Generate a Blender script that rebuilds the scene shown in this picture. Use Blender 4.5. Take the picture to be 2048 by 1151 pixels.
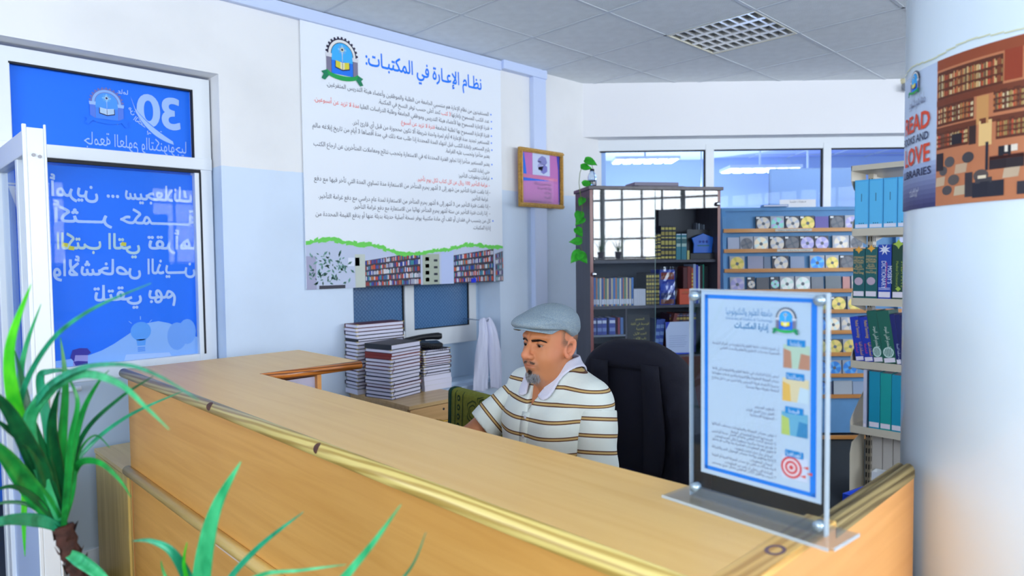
import bpy, bmesh, math, random
import numpy as np
from mathutils import Vector, Matrix

for o in list(bpy.data.objects):
    bpy.data.objects.remove(o, do_unlink=True)
S = bpy.context.scene
COL = S.collection
PI = math.pi
rnd = random.Random(7)

# ------------------------------------------------------------------ camera
CAMH = 1.48
FPX = 1354.9
YAW, PITCH, ROLL = math.radians(45.6751), math.radians(-2.4619), math.radians(-0.6548)
_cp, _sp = math.cos(PITCH), math.sin(PITCH)
FW = Vector((math.cos(YAW)*_cp, math.sin(YAW)*_cp, _sp))
_r = Vector((math.sin(YAW), -math.cos(YAW), 0)); _u = _r.cross(FW)
RT = _r*math.cos(ROLL) + _u*math.sin(ROLL)
UP = _u*math.cos(ROLL) - _r*math.sin(ROLL)
cam = bpy.data.cameras.new('camera'); camo = bpy.data.objects.new('camera', cam); COL.objects.link(camo)
camo.matrix_world = Matrix(((RT.x, UP.x, -FW.x, 0), (RT.y, UP.y, -FW.y, 0), (RT.z, UP.z, -FW.z, CAMH), (0, 0, 0, 1)))
cam.sensor_width = 36; cam.lens = FPX*36/2048
cam.clip_start = .05
cam.dof.use_dof = True; cam.dof.focus_distance = 2.25; cam.dof.aperture_fstop = 3.2
S.camera = camo

# ------------------------------------------------------------------ world, lights, exposure
S.view_settings.view_transform = 'Standard'; S.view_settings.look = 'None'
S.view_settings.gamma = 1; S.view_settings.use_curve_mapping = False
S.view_settings.exposure = -0.42
S.cycles.use_denoising = True
S.cycles.max_bounces = 8; S.cycles.diffuse_bounces = 4; S.cycles.transparent_max_bounces = 24
S.cycles.sample_clamp_indirect = 6
S.cycles.caustics_reflective = False; S.cycles.caustics_refractive = False
w = bpy.data.worlds.new('sky'); S.world = w; w.use_nodes = True
bg = w.node_tree.nodes['Background']; bg.inputs[0].default_value = (.80, .90, 1, 1); bg.inputs[1].default_value = 1.3
def area(name, loc, target, sx, sy, radiance, col=(1, 1, 1)):
    l = bpy.data.lights.new(name, 'AREA'); l.shape = 'RECTANGLE'; l.size = sx; l.size_y = sy
    l.energy = radiance*sx*sy*PI; l.color = col
    o = bpy.data.objects.new(name, l); COL.objects.link(o); o.location = loc
    d = Vector(target)-Vector(loc); o.rotation_euler = d.to_track_quat('-Z', 'Y').to_euler()
    return o
# daylight outside the long window wall behind the camera and outside the windows at the left
DAY = (.90, .95, 1.0)
area('daylight_rear', (1.9, -4.75, 1.95), (1.9, 0, 1.95), 9.6, 2.3, 22, DAY)
area('daylight_side', (-3.6, -.4, 1.75), (0, -.4, 1.75), 5.6, 2.0, 8, DAY)
area('hall_fill', (8.70, 6.15, 1.4), (6.4, 3.9, 2.9), 4.0, 1.6, 14, (.82, .87, 1))  # added fill that brightens the hall ceiling; no window stands there
area('daylight_right', (9.2, -1.0, 2.0), (5, 0, 1.4), 4.0, 2.0, 7, DAY)

# ------------------------------------------------------------------ pixel rays (measuring the photograph)
def ray(u, v):
    return FW + RT*((u-1024)/FPX) + UP*((575.5-v)/FPX)
def at_d(u, v, d):
    p = ray(u, v)*d; return Vector((p.x, p.y, p.z+CAMH))
def at_x(u, v, x):
    r = ray(u, v); t = x/r.x; return Vector((x, r.y*t, r.z*t+CAMH))
def at_y(u, v, y):
    r = ray(u, v); t = y/r.y; return Vector((r.x*t, y, r.z*t+CAMH))
def at_z(u, v, z):
    r = ray(u, v); t = (z-CAMH)/r.z; return Vector((r.x*t, r.y*t, z))
def at_l(u, v, A, B):
    r = ray(u, v); n = Vector((-(B[1]-A[1]), B[0]-A[0], 0)); t = (n.x*A[0]+n.y*A[1])/(n.x*r.x+n.y*r.y)
    return Vector((r.x*t, r.y*t, r.z*t+CAMH))

# ------------------------------------------------------------------ materials
def lin(c):
    return tuple(((x/255)/12.92 if x/255 <= .04045 else ((x/255+.055)/1.055)**2.4) for x in c)
MATS = {}
def mat(name, col=(200, 200, 200), rough=.5, metal=0, noise=0, nscale=20, bump=0, bscale=60, spec=.5, trans=0, ior=1.45, emit=None, estr=0, alpha=1, stretch=None, col2=None, coat=0):
    if name in MATS: return MATS[name]
    m = bpy.data.materials.new(name); m.use_nodes = True; MATS[name] = m
    nt = m.node_tree; N = nt.nodes; L = nt.links; b = N['Principled BSDF']
    c = lin(col)
    b.inputs['Base Color'].default_value = (*c, 1)
    b.inputs['Roughness'].default_value = rough; b.inputs['Metallic'].default_value = metal
    b.inputs['Specular IOR Level'].default_value = spec; b.inputs['IOR'].default_value = ior
    b.inputs['Transmission Weight'].default_value = trans; b.inputs['Alpha'].default_value = alpha
    b.inputs['Coat Weight'].default_value = coat
    if emit: b.inputs['Emission Color'].default_value = (*lin(emit), 1); b.inputs['Emission Strength'].default_value = estr
    if noise or bump:
        tc = N.new('ShaderNodeTexCoord'); src = tc.outputs['Object']
        if stretch:
            mp = N.new('ShaderNodeMapping'); mp.inputs['Scale'].default_value = stretch; L.new(src, mp.inputs[0]); src = mp.outputs[0]
    if noise:
        n = N.new('ShaderNodeTexNoise'); n.inputs['Scale'].default_value = nscale; n.inputs['Detail'].default_value = 5; L.new(src, n.inputs['Vector'])
        r = N.new('ShaderNodeValToRGB'); r.color_ramp.elements[0].position = .3; r.color_ramp.elements[1].position = .7
        d = lin(col2) if col2 else tuple(x*(1-noise) for x in c)
        r.color_ramp.elements[0].color = (*d, 1); r.color_ramp.elements[1].color = (*tuple(min(1, x*(1+noise*.3)) for x in c), 1)
        L.new(n.outputs[0], r.inputs[0]); L.new(r.outputs[0], b.inputs['Base Color'])
    if bump:
        n2 = N.new('ShaderNodeTexNoise'); n2.inputs['Scale'].default_value = bscale; n2.inputs['Detail'].default_value = 3; L.new(src, n2.inputs['Vector'])
        bp = N.new('ShaderNodeBump'); bp.inputs['Strength'].default_value = bump; bp.inputs['Distance'].default_value = .01
        L.new(n2.outputs[0], bp.inputs['Height']); L.new(bp.outputs[0], b.inputs['Normal'])
    return m
def glass_mat(name, tint=(245, 250, 255), refl=.0, rough=0.0, ior=1.5):
    """thin pane: transparent body with a fresnel mirror coat"""
    if name in MATS: return MATS[name]
    m = bpy.data.materials.new(name); m.use_nodes = True; MATS[name] = m
    nt = m.node_tree; N = nt.nodes; L = nt.links
    for n in list(N):
        if n.type != 'OUTPUT_MATERIAL': N.remove(n)
    out = [n for n in N if n.type == 'OUTPUT_MATERIAL'][0]
    t = N.new('ShaderNodeBsdfTransparent'); t.inputs[0].default_value = (*lin(tint), 1)
    g = N.new('ShaderNodeBsdfGlossy'); g.inputs['Roughness'].default_value = rough
    ge = N.new('ShaderNodeNewGeometry'); dt = N.new('ShaderNodeVectorMath'); dt.operation = 'DOT_PRODUCT'; L.new(ge.outputs['Normal'], dt.inputs[0]); L.new(ge.outputs['Incoming'], dt.inputs[1])
    ab = N.new('ShaderNodeMath'); ab.operation = 'ABSOLUTE'; L.new(dt.outputs['Value'], ab.inputs[0])
    om = N.new('ShaderNodeMath'); om.operation = 'SUBTRACT'; om.inputs[0].default_value = 1; L.new(ab.outputs[0], om.inputs[1])
    pw = N.new('ShaderNodeMath'); pw.operation = 'POWER'; pw.inputs[1].default_value = 5; L.new(om.outputs[0], pw.inputs[0])
    f0 = ((ior-1)/(ior+1))**2+refl
    a = N.new('ShaderNodeMath'); a.operation = 'MULTIPLY_ADD'; a.inputs[1].default_value = 1-f0; a.inputs[2].default_value = f0; L.new(pw.outputs[0], a.inputs[0])
    mx = N.new('ShaderNodeMixShader'); L.new(a.outputs[0], mx.inputs[0]); L.new(t.outputs[0], mx.inputs[1]); L.new(g.outputs[0], mx.inputs[2])
    L.new(mx.outputs[0], out.inputs[0])
    return m
def attr_mat(name, rough=.6, attr='col', bump=0, bscale=100, spec=.4, sss=0, coat=0):
    """base colour from a colour attribute of the mesh (each piece its own colour)"""
    if name in MATS: return MATS[name]
    m = bpy.data.materials.new(name); m.use_nodes = True; MATS[name] = m
    N = m.node_tree.nodes; L = m.node_tree.links; b = N['Principled BSDF']
    a = N.new('ShaderNodeVertexColor'); a.layer_name = attr; L.new(a.outputs[0], b.inputs['Base Color'])
    b.inputs['Roughness'].default_value = rough; b.inputs['Specular IOR Level'].default_value = spec
    if sss: b.inputs['Subsurface Weight'].default_value = sss; b.inputs['Subsurface Radius'].default_value = (.012, .005, .003); b.inputs['Subsurface Scale'].default_value = 1
    if bump:
        tc = N.new('ShaderNodeTexCoord'); n2 = N.new('ShaderNodeTexNoise'); n2.inputs['Scale'].default_value = bscale; L.new(tc.outputs['Object'], n2.inputs['Vector'])
        bp = N.new('ShaderNodeBump'); bp.inputs['Strength'].default_value = bump; bp.inputs['Distance'].default_value = .003
        L.new(n2.outputs[0], bp.inputs['Height']); L.new(bp.outputs[0], b.inputs['Normal'])
    return m
def wood_mat(name, c1, c2, along='Y', rough=.35, scale=1.0, rings=0, coat=.2, dark=.0):
    if name in MATS: return MATS[name]
    m = bpy.data.materials.new(name); m.use_nodes = True; MATS[name] = m
    N = m.node_tree.nodes; L = m.node_tree.links; b = N['Principled BSDF']
    tc = N.new('ShaderNodeTexCoord'); mp = N.new('ShaderNodeMapping'); L.new(tc.outputs['Object'], mp.inputs[0])
    k = {'X': (1.2, 22, 22), 'Y': (22, 1.2, 22), 'Z': (22, 22, 1.2)}[along]
    mp.inputs['Scale'].default_value = tuple(scale*x for x in k)
    n = N.new('ShaderNodeTexNoise'); n.inputs['Scale'].default_value = 1.6; n.inputs['Detail'].default_value = 6; n.inputs['Distortion'].default_value = .6
    L.new(mp.outputs[0], n.inputs['Vector'])
    src = n.outputs[0]
    if rings:
        w2 = N.new('ShaderNodeTexWave'); w2.inputs['Scale'].default_value = rings; w2.inputs['Distortion'].default_value = 6; w2.inputs['Detail'].default_value = 2; w2.bands_direction = 'DIAGONAL'
        L.new(mp.outputs[0], w2.inputs['Vector'])
        mm = N.new('ShaderNodeMath'); mm.operation = 'ADD'; L.new(n.outputs[0], mm.inputs[0]); L.new(w2.outputs['Fac'], mm.inputs[1])
        m2 = N.new('ShaderNodeMath'); m2.operation = 'MULTIPLY'; m2.inputs[1].default_value = .5; L.new(mm.outputs[0], m2.inputs[0]); src = m2.outputs[0]
    r = N.new('ShaderNodeValToRGB'); r.color_ramp.elements[0].position = .32; r.color_ramp.elements[1].position = .66
    r.color_ramp.elements[0].color = (*lin(c2), 1); r.color_ramp.elements[1].color = (*lin(c1), 1)
    L.new(src, r.inputs[0]); L.new(r.outputs[0], b.inputs['Base Color'])
    b.inputs['Roughness'].default_value = rough; b.inputs['Coat Weight'].default_value = coat; b.inputs['Coat Roughness'].default_value = .15
    return m

# ------------------------------------------------------------------ mesh helpers
class MB:
    def __init__(s): s.v = []; s.f = []; s.m = []; s.c = []
    def add(s, vs, fs, mi=0, col=None, M=None):
        b = len(s.v)
        if M is not None: vs = [M @ Vector(p) for p in vs]
        s.v += [tuple(p) for p in vs]
        s.f += [tuple(b+i for i in f) for f in fs]; s.m += [mi]*len(fs); s.c += [col]*len(fs)
        return s
    def box(s, x0, x1, y0, y1, z0, z1, mi=0, col=None, M=None):
        e = (len(s.f)//6 % 7)*.00011; x0 -= e; x1 += e; y0 -= e; y1 += e; z0 -= e; z1 += e
        vs = [(x0, y0, z0), (x1, y0, z0), (x1, y1, z0), (x0, y1, z0), (x0, y0, z1), (x1, y0, z1), (x1, y1, z1), (x0, y1, z1)]
        return s.add(vs, [(0, 3, 2, 1), (4, 5, 6, 7), (0, 1, 5, 4), (1, 2, 6, 5), (2, 3, 7, 6), (3, 0, 4, 7)], mi, col, M)
    def prism(s, pts, z0, z1, mi=0, col=None, M=None):
        """polygon pts (x,y) extruded in z"""
        n = len(pts); vs = [(x, y, z0) for x, y in pts]+[(x, y, z1) for x, y in pts]
        fs = [tuple(range(n-1, -1, -1)), tuple(range(n, 2*n))]+[(i, (i+1) % n, n+(i+1) % n, n+i) for i in range(n)]
        return s.add(vs, fs, mi, col, M)
    def poly(s, pts, mi=0, col=None, M=None):
        return s.add(pts, [tuple(range(len(pts)))], mi, col, M)
    def tube(s, path, r, n=10, mi=0, col=None, M=None, cap=True):
        P = [Vector(p) for p in path]; R = r if isinstance(r, (list, tuple)) else [r]*len(P)
        vs = []; fs = []
        T0 = (P[1]-P[0]).normalized(); a = Vector((0, 0, 1)) if abs(T0.z) < .9 else Vector((1, 0, 0)); nx = T0.cross(a).normalized()
        for i, p in enumerate(P):
            T = (P[min(i+1, len(P)-1)]-P[max(i-1, 0)]).normalized()
            nx = (nx-T*nx.dot(T)).normalized(); ny = T.cross(nx)
            for k in range(n):
                t = 2*PI*k/n; vs.append(p+(nx*math.cos(t)+ny*math.sin(t))*R[i])
        for i in range(len(P)-1):
            for k in range(n):
                fs.append((i*n+k, i*n+(k+1) % n, (i+1)*n+(k+1) % n, (i+1)*n+k))
        if cap: fs += [tuple(range(n-1, -1, -1)), tuple((len(P)-1)*n+k for k in range(n))]
        return s.add(vs, fs, mi, col, M)
    def lathe(s, prof, n=24, mi=0, col=None, M=None):
        vs = []; fs = []
        for r, z in prof:
            for k in range(n): vs.append((r*math.cos(2*PI*k/n), r*math.sin(2*PI*k/n), z))
        for i in range(len(prof)-1):
            for k in range(n): fs.append((i*n+k, i*n+(k+1) % n, (i+1)*n+(k+1) % n, (i+1)*n+k))
        if prof[0][0] > 1e-4: fs.append(tuple(range(n-1, -1, -1)))
        if prof[-1][0] > 1e-4: fs.append(tuple((len(prof)-1)*n+k for k in range(n)))
        return s.add(vs, fs, mi, col, M)
    def grid(s, G, mi=0, col=None, M=None, closed=False):
        """G: rows of points"""
        h = len(G); wd = len(G[0]); vs = [p for row in G for p in row]; fs = []
        for i in range(h-1):
            for k in range(wd if closed else wd-1):
                fs.append((i*wd+k, i*wd+(k+1) % wd, (i+1)*wd+(k+1) % wd, (i+1)*wd+k))
        return s.add(vs, fs, mi, col, M)
    def build(s, name, mats, parent=None, smooth=False, bevel=0, solid=0, sub=0, loc=None, bseg=2):
        me = bpy.data.meshes.new(name); me.from_pydata(s.v, [], s.f)
        if not isinstance(mats, (list, tuple)): mats = [mats]
        for m in mats: me.materials.append(m)
        me.polygons.foreach_set('material_index', s.m)
        if any(c is not None for c in s.c):
            ca = me.color_attributes.new('col', 'FLOAT_COLOR', 'CORNER')
            arr = []
            for f, c in zip(s.f, s.c):
                cc = lin(c) if c is not None else (.8, .8, .8)
                arr += [*cc, 1]*len(f)
            ca.data.foreach_set('color', arr)
        me.validate(); me.update()
        if smooth: me.polygons.foreach_set('use_smooth', [True]*len(me.polygons))
        o = bpy.data.objects.new(name, me); COL.objects.link(o)
        if parent is not None: o.parent = parent
        if loc is not None: o.location = loc
        if solid: md = o.modifiers.new('solid', 'SOLIDIFY'); md.thickness = solid; md.offset = 0
        if sub: md = o.modifiers.new('sub', 'SUBSURF'); md.levels = sub; md.render_levels = sub
        if bevel:
            md = o.modifiers.new('bevel', 'BEVEL'); md.width = bevel; md.segments = bseg; md.limit_method = 'ANGLE'
            md.harden_normals = False
        return o
def empty(name, loc=(0, 0, 0), rz=0, label=None, cat=None, group=None, kind=None):
    o = bpy.data.objects.new(name, None); COL.objects.link(o); o.location = loc; o.rotation_euler = (0, 0, rz)
    o.empty_display_size = .05
    return tag(o, label, cat, group, kind)
def tag(o, label=None, cat=None, group=None, kind=None):
    if label: o['label'] = label
    if cat: o['category'] = cat
    if group: o['group'] = group
    if kind: o['kind'] = kind
    return o
def lab(o, label): o['label'] = label; return o
def frame(O, ux, uy):
    """matrix mapping local x along ux, y along uy, z out of the face"""
    ux = Vector(ux).normalized(); uy = Vector(uy).normalized(); n = ux.cross(uy)
    return Matrix(((ux.x, uy.x, n.x, O[0]), (ux.y, uy.y, n.y, O[1]), (ux.z, uy.z, n.z, O[2]), (0, 0, 0, 1)))
ORD = ['first', 'second', 'third', 'fourth', 'fifth', 'sixth', 'seventh', 'eighth', 'ninth', 'tenth', 'eleventh', 'twelfth', 'thirteenth', 'fourteenth', 'fifteenth', 'sixteenth', 'seventeenth', 'eighteenth', 'nineteenth', 'twentieth', 'twenty-first', 'twenty-second', 'twenty-third', 'twenty-fourth', 'twenty-fifth']

# ------------------------------------------------------------------ Arabic shaping and flat print
_AR = {'ا': (0xFE8D, 2), 'أ': (0xFE83, 2), 'إ': (0xFE87, 2), 'آ': (0xFE81, 2), 'ب': (0xFE8F, 4), 'ت': (0xFE95, 4), 'ث': (0xFE99, 4), 'ج': (0xFE9D, 4), 'ح': (0xFEA1, 4), 'خ': (0xFEA5, 4),
       'د': (0xFEA9, 2), 'ذ': (0xFEAB, 2), 'ر': (0xFEAD, 2), 'ز': (0xFEAF, 2), 'س': (0xFEB1, 4), 'ش': (0xFEB5, 4), 'ص': (0xFEB9, 4), 'ض': (0xFEBD, 4), 'ط': (0xFEC1, 4), 'ظ': (0xFEC5, 4),
       'ع': (0xFEC9, 4), 'غ': (0xFECD, 4), 'ف': (0xFED1, 4), 'ق': (0xFED5, 4), 'ك': (0xFED9, 4), 'ل': (0xFEDD, 4), 'م': (0xFEE1, 4), 'ن': (0xFEE5, 4), 'ه': (0xFEE9, 4), 'و': (0xFEED, 2),
       'ي': (0xFEF1, 4), 'ى': (0xFEEF, 2), 'ة': (0xFE93, 2), 'ؤ': (0xFE85, 2), 'ئ': (0xFE89, 4), 'ء': (0xFE80, 1)}
_LA = {'ا': 0xFEFB, 'أ': 0xFEF7, 'إ': 0xFEF9, 'آ': 0xFEF5}
def shape(t):
    t = t.replace('ً', '').replace('ُ', '')
    out = []; i = 0
    def joins_next(c): return (c == 'ـ') or (c in _AR and _AR[c][1] == 4)
    def can_prev(c): return (c == 'ـ') or (c in _AR and _AR[c][1] >= 2)
    while i < len(t):
        c = t[i]; prev = i > 0 and joins_next(t[i-1]) and can_prev(c)
        if c == 'ل' and i+1 < len(t) and t[i+1] in _LA:
            out.append(chr(_LA[t[i+1]]+(1 if prev else 0))); i += 2; continue
        if c in _AR:
            base, n = _AR[c]; nxt = n == 4 and i+1 < len(t) and can_prev(t[i+1])
            k = (3 if prev and nxt else 2 if nxt else 1 if prev else 0)
            out.append(chr(base+k))
        else: out.append('ـ' if c == 'ـ' else c)
        i += 1
    s = ''.join(out)[::-1]
    # digits read left to right
    import re
    s = re.sub(r'[0-9]+', lambda m: m.group(0)[::-1], s)
    return s.translate(str.maketrans('()', ')('))
_TC = {}; _TZ = {}; _GC = {}
from mathutils.geometry import delaunay_2d_cdt
def _outline(body, res):
    cu = bpy.data.curves.new('t', 'FONT'); cu.body = body; cu.resolution_u = res; cu.fill_mode = 'NONE'
    o = bpy.data.objects.new('t', cu); COL.objects.link(o)
    dg = bpy.context.evaluated_depsgraph_get(); dg.update()
    me = bpy.data.meshes.new_from_object(o.evaluated_get(dg))
    V = [(v.co.x, v.co.y) for v in me.vertices]; nx = {}
    for e in me.edges: a_, b_ = e.vertices; nx.setdefault(a_, []).append(b_); nx.setdefault(b_, []).append(a_)
    bpy.data.objects.remove(o); bpy.data.curves.remove(cu); bpy.data.meshes.remove(me)
    loops = []; seen = set()
    for i in range(len(V)):
        if i in seen or i not in nx: continue
        lp_ = [i]; seen.add(i); cur = i
        while True:
            n_ = [j for j in nx[cur] if j not in seen]
            if not n_: break
            n_.sort(key=lambda j: (j != cur+1, j)); cur = n_[0]; seen.add(cur); lp_.append(cur)
        P_ = []
        for j in lp_:
            if not P_ or abs(V[j][0]-P_[-1][0])+abs(V[j][1]-P_[-1][1]) > 1e-5: P_.append(V[j])
        if len(P_) > 2: loops.append(P_)
    return loops
def _glyph(ch, bold, res):
    """one letter: filled by the non-zero winding rule, plus its advance width"""
    key = (ch, bold, res)
    if key in _GC: return _GC[key]
    ref = _outline('|', 1); rx = min(p[0] for l in ref for p in l)
    both = _outline(ch+'|', 1); adv = min(p[0] for p in both[-1])-rx
    if ch == ' ': _GC[key] = ([], [], adv); return _GC[key]
    loops = _outline(ch, res)
    if not loops: _GC[key] = ([], [], adv); return _GC[key]
    big = max(loops, key=lambda l: abs(sum(l[i-1][0]*l[i][1]-l[i][0]*l[i-1][1] for i in range(len(l)))))
    sg = 1 if sum(big[i-1][0]*big[i][1]-big[i][0]*big[i-1][1] for i in range(len(big))) > 0 else -1
    VV = []; EE = []; seg = []
    for l in loops:
        n_ = len(l); Q = []
        for i in range(n_):
            (ax_, ay_), (bx_, by_), (cx_, cy_) = l[i-1], l[i], l[(i+1) % n_]
            d1 = Vector((bx_-ax_, by_-ay_)); d2 = Vector((cx_-bx_, cy_-by_))
            if d1.length > 0: d1.normalize()
            if d2.length > 0: d2.normalize()
            nn = Vector((d1.y+d2.y, -d1.x-d2.x))*sg
            if nn.length > 1e-6: nn.normalize()
            Q.append((bx_+nn.x*bold, by_+nn.y*bold))
        b_ = len(VV); VV += [Vector(q) for q in Q]; EE += [(b_+i, b_+(i+1) % n_) for i in range(n_)]; seg += [(Q[i], Q[(i+1) % n_]) for i in range(n_)]
    ov, oe, of_, *_r = delaunay_2d_cdt(VV, EE, [], 0, 1e-6)
    A_ = np.array([s_[0] for s_ in seg]); B_ = np.array([s_[1] for s_ in seg]); F = []
    for f in of_:
        c_ = sum((ov[i] for i in f), Vector((0, 0)))/len(f)
        ya, yb = A_[:, 1] > c_.y, B_[:, 1] > c_.y; m_ = ya != yb
        if not m_.any(): continue
        xc_ = A_[m_, 0]+(c_.y-A_[m_, 1])/(B_[m_, 1]-A_[m_, 1])*(B_[m_, 0]-A_[m_, 0])
        wn = np.sum(np.where(xc_ > c_.x, np.where(yb[m_], 1, -1), 0))
        if wn != 0: F.append(tuple(f))
    _GC[key] = ([(v.x, v.y) for v in ov], F, adv); return _GC[key]
def text_geo(body, bold=0.0, res=2):
    key = (body, bold, res)
    if key in _TC: return _TC[key]
    V = []; F = []; Z_ = []; x = 0
    for k, ch in enumerate(body):
        gv, gf, adv = _glyph(ch, bold, res); b = len(V)
        V += [(p[0]+x, p[1]) for p in gv]; F += [tuple(b+i for i in f) for f in gf]; Z_ += [k % 3*.00007]*len(gv); x += adv
    _TZ[key] = Z_; _TC[key] = (V, F); return V, F
def put_text(mb, body, M, x, y, size, align='L', arabic=False, bold=0.0, width=None, mi=0, col=None, z=.0, mirror=False, fn=None, rot=0, maxw=None, res=2):
    """flat print: size = letter height unit; x,y in the local frame M"""
    if arabic: body = shape(body)
    V, F = text_geo(body, bold, res)
    if not V: return 0
    xs = [v[0] for v in V]; x0, x1 = min(xs), max(xs); W = (x1-x0)
    sx = (width/W) if width else size
    if maxw and W*sx > maxw: sx = maxw/W
    off = {'L': 0, 'C': -.5, 'R': -1}[align]
    pts = []
    cr, sr = math.cos(rot), math.sin(rot)
    for (a, b), dz in zip(V, _TZ[(body, bold, res)]):
        px = (a-x0+off*W)*sx; py = b*size
        if mirror: px = -px
        px, py = px*cr-py*sr, px*sr+py*cr
        q = (x+px, y+py, z+dz)
        if fn: q = fn(*q)
        pts.append(q)
    mb.add(pts, F, mi, col, M if fn is None else None)
    return W*sx
# ------------------------------------------------------------------ common materials
LINE = lambda a, b, t: a+(b-a)*t
def two_tone(name, top, bot, zsplit, rough=.55):
    m = bpy.data.materials.new(name); m.use_nodes = True; MATS[name] = m
    N = m.node_tree.nodes; L = m.node_tree.links; b = N['Principled BSDF']
    g = N.new('ShaderNodeNewGeometry'); sx = N.new('ShaderNodeSeparateXYZ'); L.new(g.outputs['Position'], sx.inputs[0])
    nz = N.new('ShaderNodeTexNoise'); nz.inputs['Scale'].default_value = 9; nz.inputs['Detail'].default_value = 4; L.new(g.outputs['Position'], nz.inputs['Vector'])
    ad = N.new('ShaderNodeMath'); ad.operation = 'MULTIPLY_ADD'; ad.inputs[1].default_value = .012; L.new(nz.outputs[0], ad.inputs[0]); L.new(sx.outputs['Z'], ad.inputs[2])
    gt = N.new('ShaderNodeMath'); gt.operation = 'GREATER_THAN'; gt.inputs[1].default_value = zsplit; L.new(ad.outputs[0], gt.inputs[0])
    mx = N.new('ShaderNodeMix'); mx.data_type = 'RGBA'; L.new(gt.outputs[0], mx.inputs['Factor'])
    mx.inputs['A'].default_value = (*lin(bot), 1); mx.inputs['B'].default_value = (*lin(top), 1)
    # faint scuffs
    n2 = N.new('ShaderNodeTexNoise'); n2.inputs['Scale'].default_value = 2.2; n2.inputs['Detail'].default_value = 6; L.new(g.outputs['Position'], n2.inputs['Vector'])
    r = N.new('ShaderNodeValToRGB'); r.color_ramp.elements[0].position = .3; r.color_ramp.elements[0].color = (.93, .93, .93, 1); r.color_ramp.elements[1].position = .55; L.new(n2.outputs[0], r.inputs[0])
    ml = N.new('ShaderNodeMix'); ml.data_type = 'RGBA'; ml.blend_type = 'MULTIPLY'; ml.inputs['Factor'].default_value = 1
    L.new(mx.outputs['Result'], ml.inputs['A']); L.new(r.outputs[0], ml.inputs['B']); L.new(ml.outputs['Result'], b.inputs['Base Color'])
    b.inputs['Roughness'].default_value = rough
    return m
m_wall = two_tone('wall_paint', (238, 239, 241), (214, 231, 252), 1.985, .42)
m_white = mat('white_paint', (238, 239, 244), .5, bump=.03, bscale=40)
m_trim = mat('trunking_plastic', (205, 220, 252), .35)
m_alu = mat('white_aluminium', (232, 238, 244), .3)
m_gasket = mat('black_gasket', (18, 20, 30), .6)
m_carpet = mat('dark_carpet', (62, 70, 76), .95, noise=.55, nscale=420, bump=.3, bscale=500)
m_tile = mat('ceiling_tile', (240, 246, 250), .8, noise=.06, nscale=14, bump=.35, bscale=160)
m_tbar = mat('ceiling_tbar', (212, 219, 226), .5)
m_glass = glass_mat('window_glass', (225, 238, 255), 0, ior=1.16)
m_clear = glass_mat('clear_glass', (250, 252, 255), .0, ior=1.12)

HC = 2.8957; YW = 3.577
AX0, AY0 = 3.1892*1.0, 3.0487      # a node of the ceiling grid
def wbox(name, x0, x1, y0, y1, z0, z1, m, parent=None, bevel=0):
    o = MB().box(x0, x1, y0, y1, z0, z1).build(name, m, parent, bevel=bevel)
    return o
def W(a, b, z0, z1, name, m, depth, bevel=0, parent=None, z=0):
    """slab standing on line a->b (room side on the right hand), depth thick away from the room"""
    a = Vector((a[0], a[1], 0)); b = Vector((b[0], b[1], 0)); d = (b-a); n = Vector((-d.y, d.x, 0)).normalized()*depth
    pts = [a, b, b+n, a+n]
    return MB().prism([(p.x, p.y) for p in pts], z0, z1).build(name, m, parent, bevel=bevel)

# ------------------------------------------------------------------ floor
fl = MB().box(-3.4, 12.5, -4.6, 9.5, -.12, 0).build('floor', m_carpet); tag(fl, 'dark grey-blue flecked carpet floor', kind='structure')
# ------------------------------------------------------------------ ceiling: tiles in a T-bar grid
cl = MB().box(-3.4, 9.6, -4.6, 8.3, HC+.10, HC+.2).build('ceiling', m_white); tag(cl, 'suspended ceiling of grey-white square tiles', kind='structure')
tile_me = MB().box(-.2935, .2935, -.2935, .2935, 0, .015).build('tile', m_tile, bevel=.004)
tile_me.parent = cl
LAMPS = {(1, 1), (4, -3), (-3, 4), (1, 5), (5, 2), (-3, -2), (-2, 1)}
first = True; far_tiles = MB(); bars = MB()
def in_room(cx_, cy_):
    return cy_ < YW+.2 and cx_+cy_ < 8.15 and cx_ > -3.4 and cy_ > -4.55 and cx_ < 9.2
for i in range(-12, 12):
    for j in range(-4, 14):
        cx_ = AX0+.6*(i+.5); cy_ = AY0-.6*(j+.5)
        if not in_room(cx_, cy_) or (i, j) in LAMPS: continue
        near = (cx_*FW.x+cy_*FW.y) > .8
        if near:
            if first: o = tile_me; first = False
            else: o = tile_me.copy(); COL.objects.link(o)
            o.location = (cx_, cy_, HC+rnd.uniform(0, .002))
        else: far_tiles.box(cx_-.288, cx_+.288, cy_-.288, cy_+.288, HC, HC+.015)
tag(far_tiles.build('rear_tiles', m_tile, cl), kind='stuff')
for i in range(-12, 12):
    x = AX0+.6*i; y1 = min(YW, 7.95-x)
    if -3.4 < x < 9.3 and y1 > -4.5: bars.box(x-.009, x+.009, -4.6, y1, HC-.001, HC+.008); bars.box(x-.002, x+.002, -4.6, y1, HC+.006, HC+.04)
for j in range(-4, 14):
    y = AY0-.6*j
    if -4.55 < y < YW: bars.box(-3.4, min(9.3, 7.95-y), y-.009, y+.009, HC-.001, HC+.009)
bars.build('grid_bars', m_tbar, cl)

# ------------------------------------------------------------------ wall_left (the poster wall) with the door opening and the window niche
wl = MB()
T = .32
D0, D1, DZ = -1.3, 1.397, 2.448
N0, N1, NZ0, NZ1 = 2.158, 3.372, .60, 2.2
for (x0, x1, z0, z1) in [(-3.4, D0, 0, HC+.05), (D0, D1, DZ, HC+.05), (D1, N0, 0, HC+.05), (N0, N1, 0, NZ0), (N0, N1, NZ1, HC+.05), (N1, 4.62, 0, HC+.05)]:
    wl.box(x0, x1, YW, YW+T, z0, z1)
tag(wl.build('wall_left', m_wall), 'white wall with pale blue dado carrying the poster', kind='structure')
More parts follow.
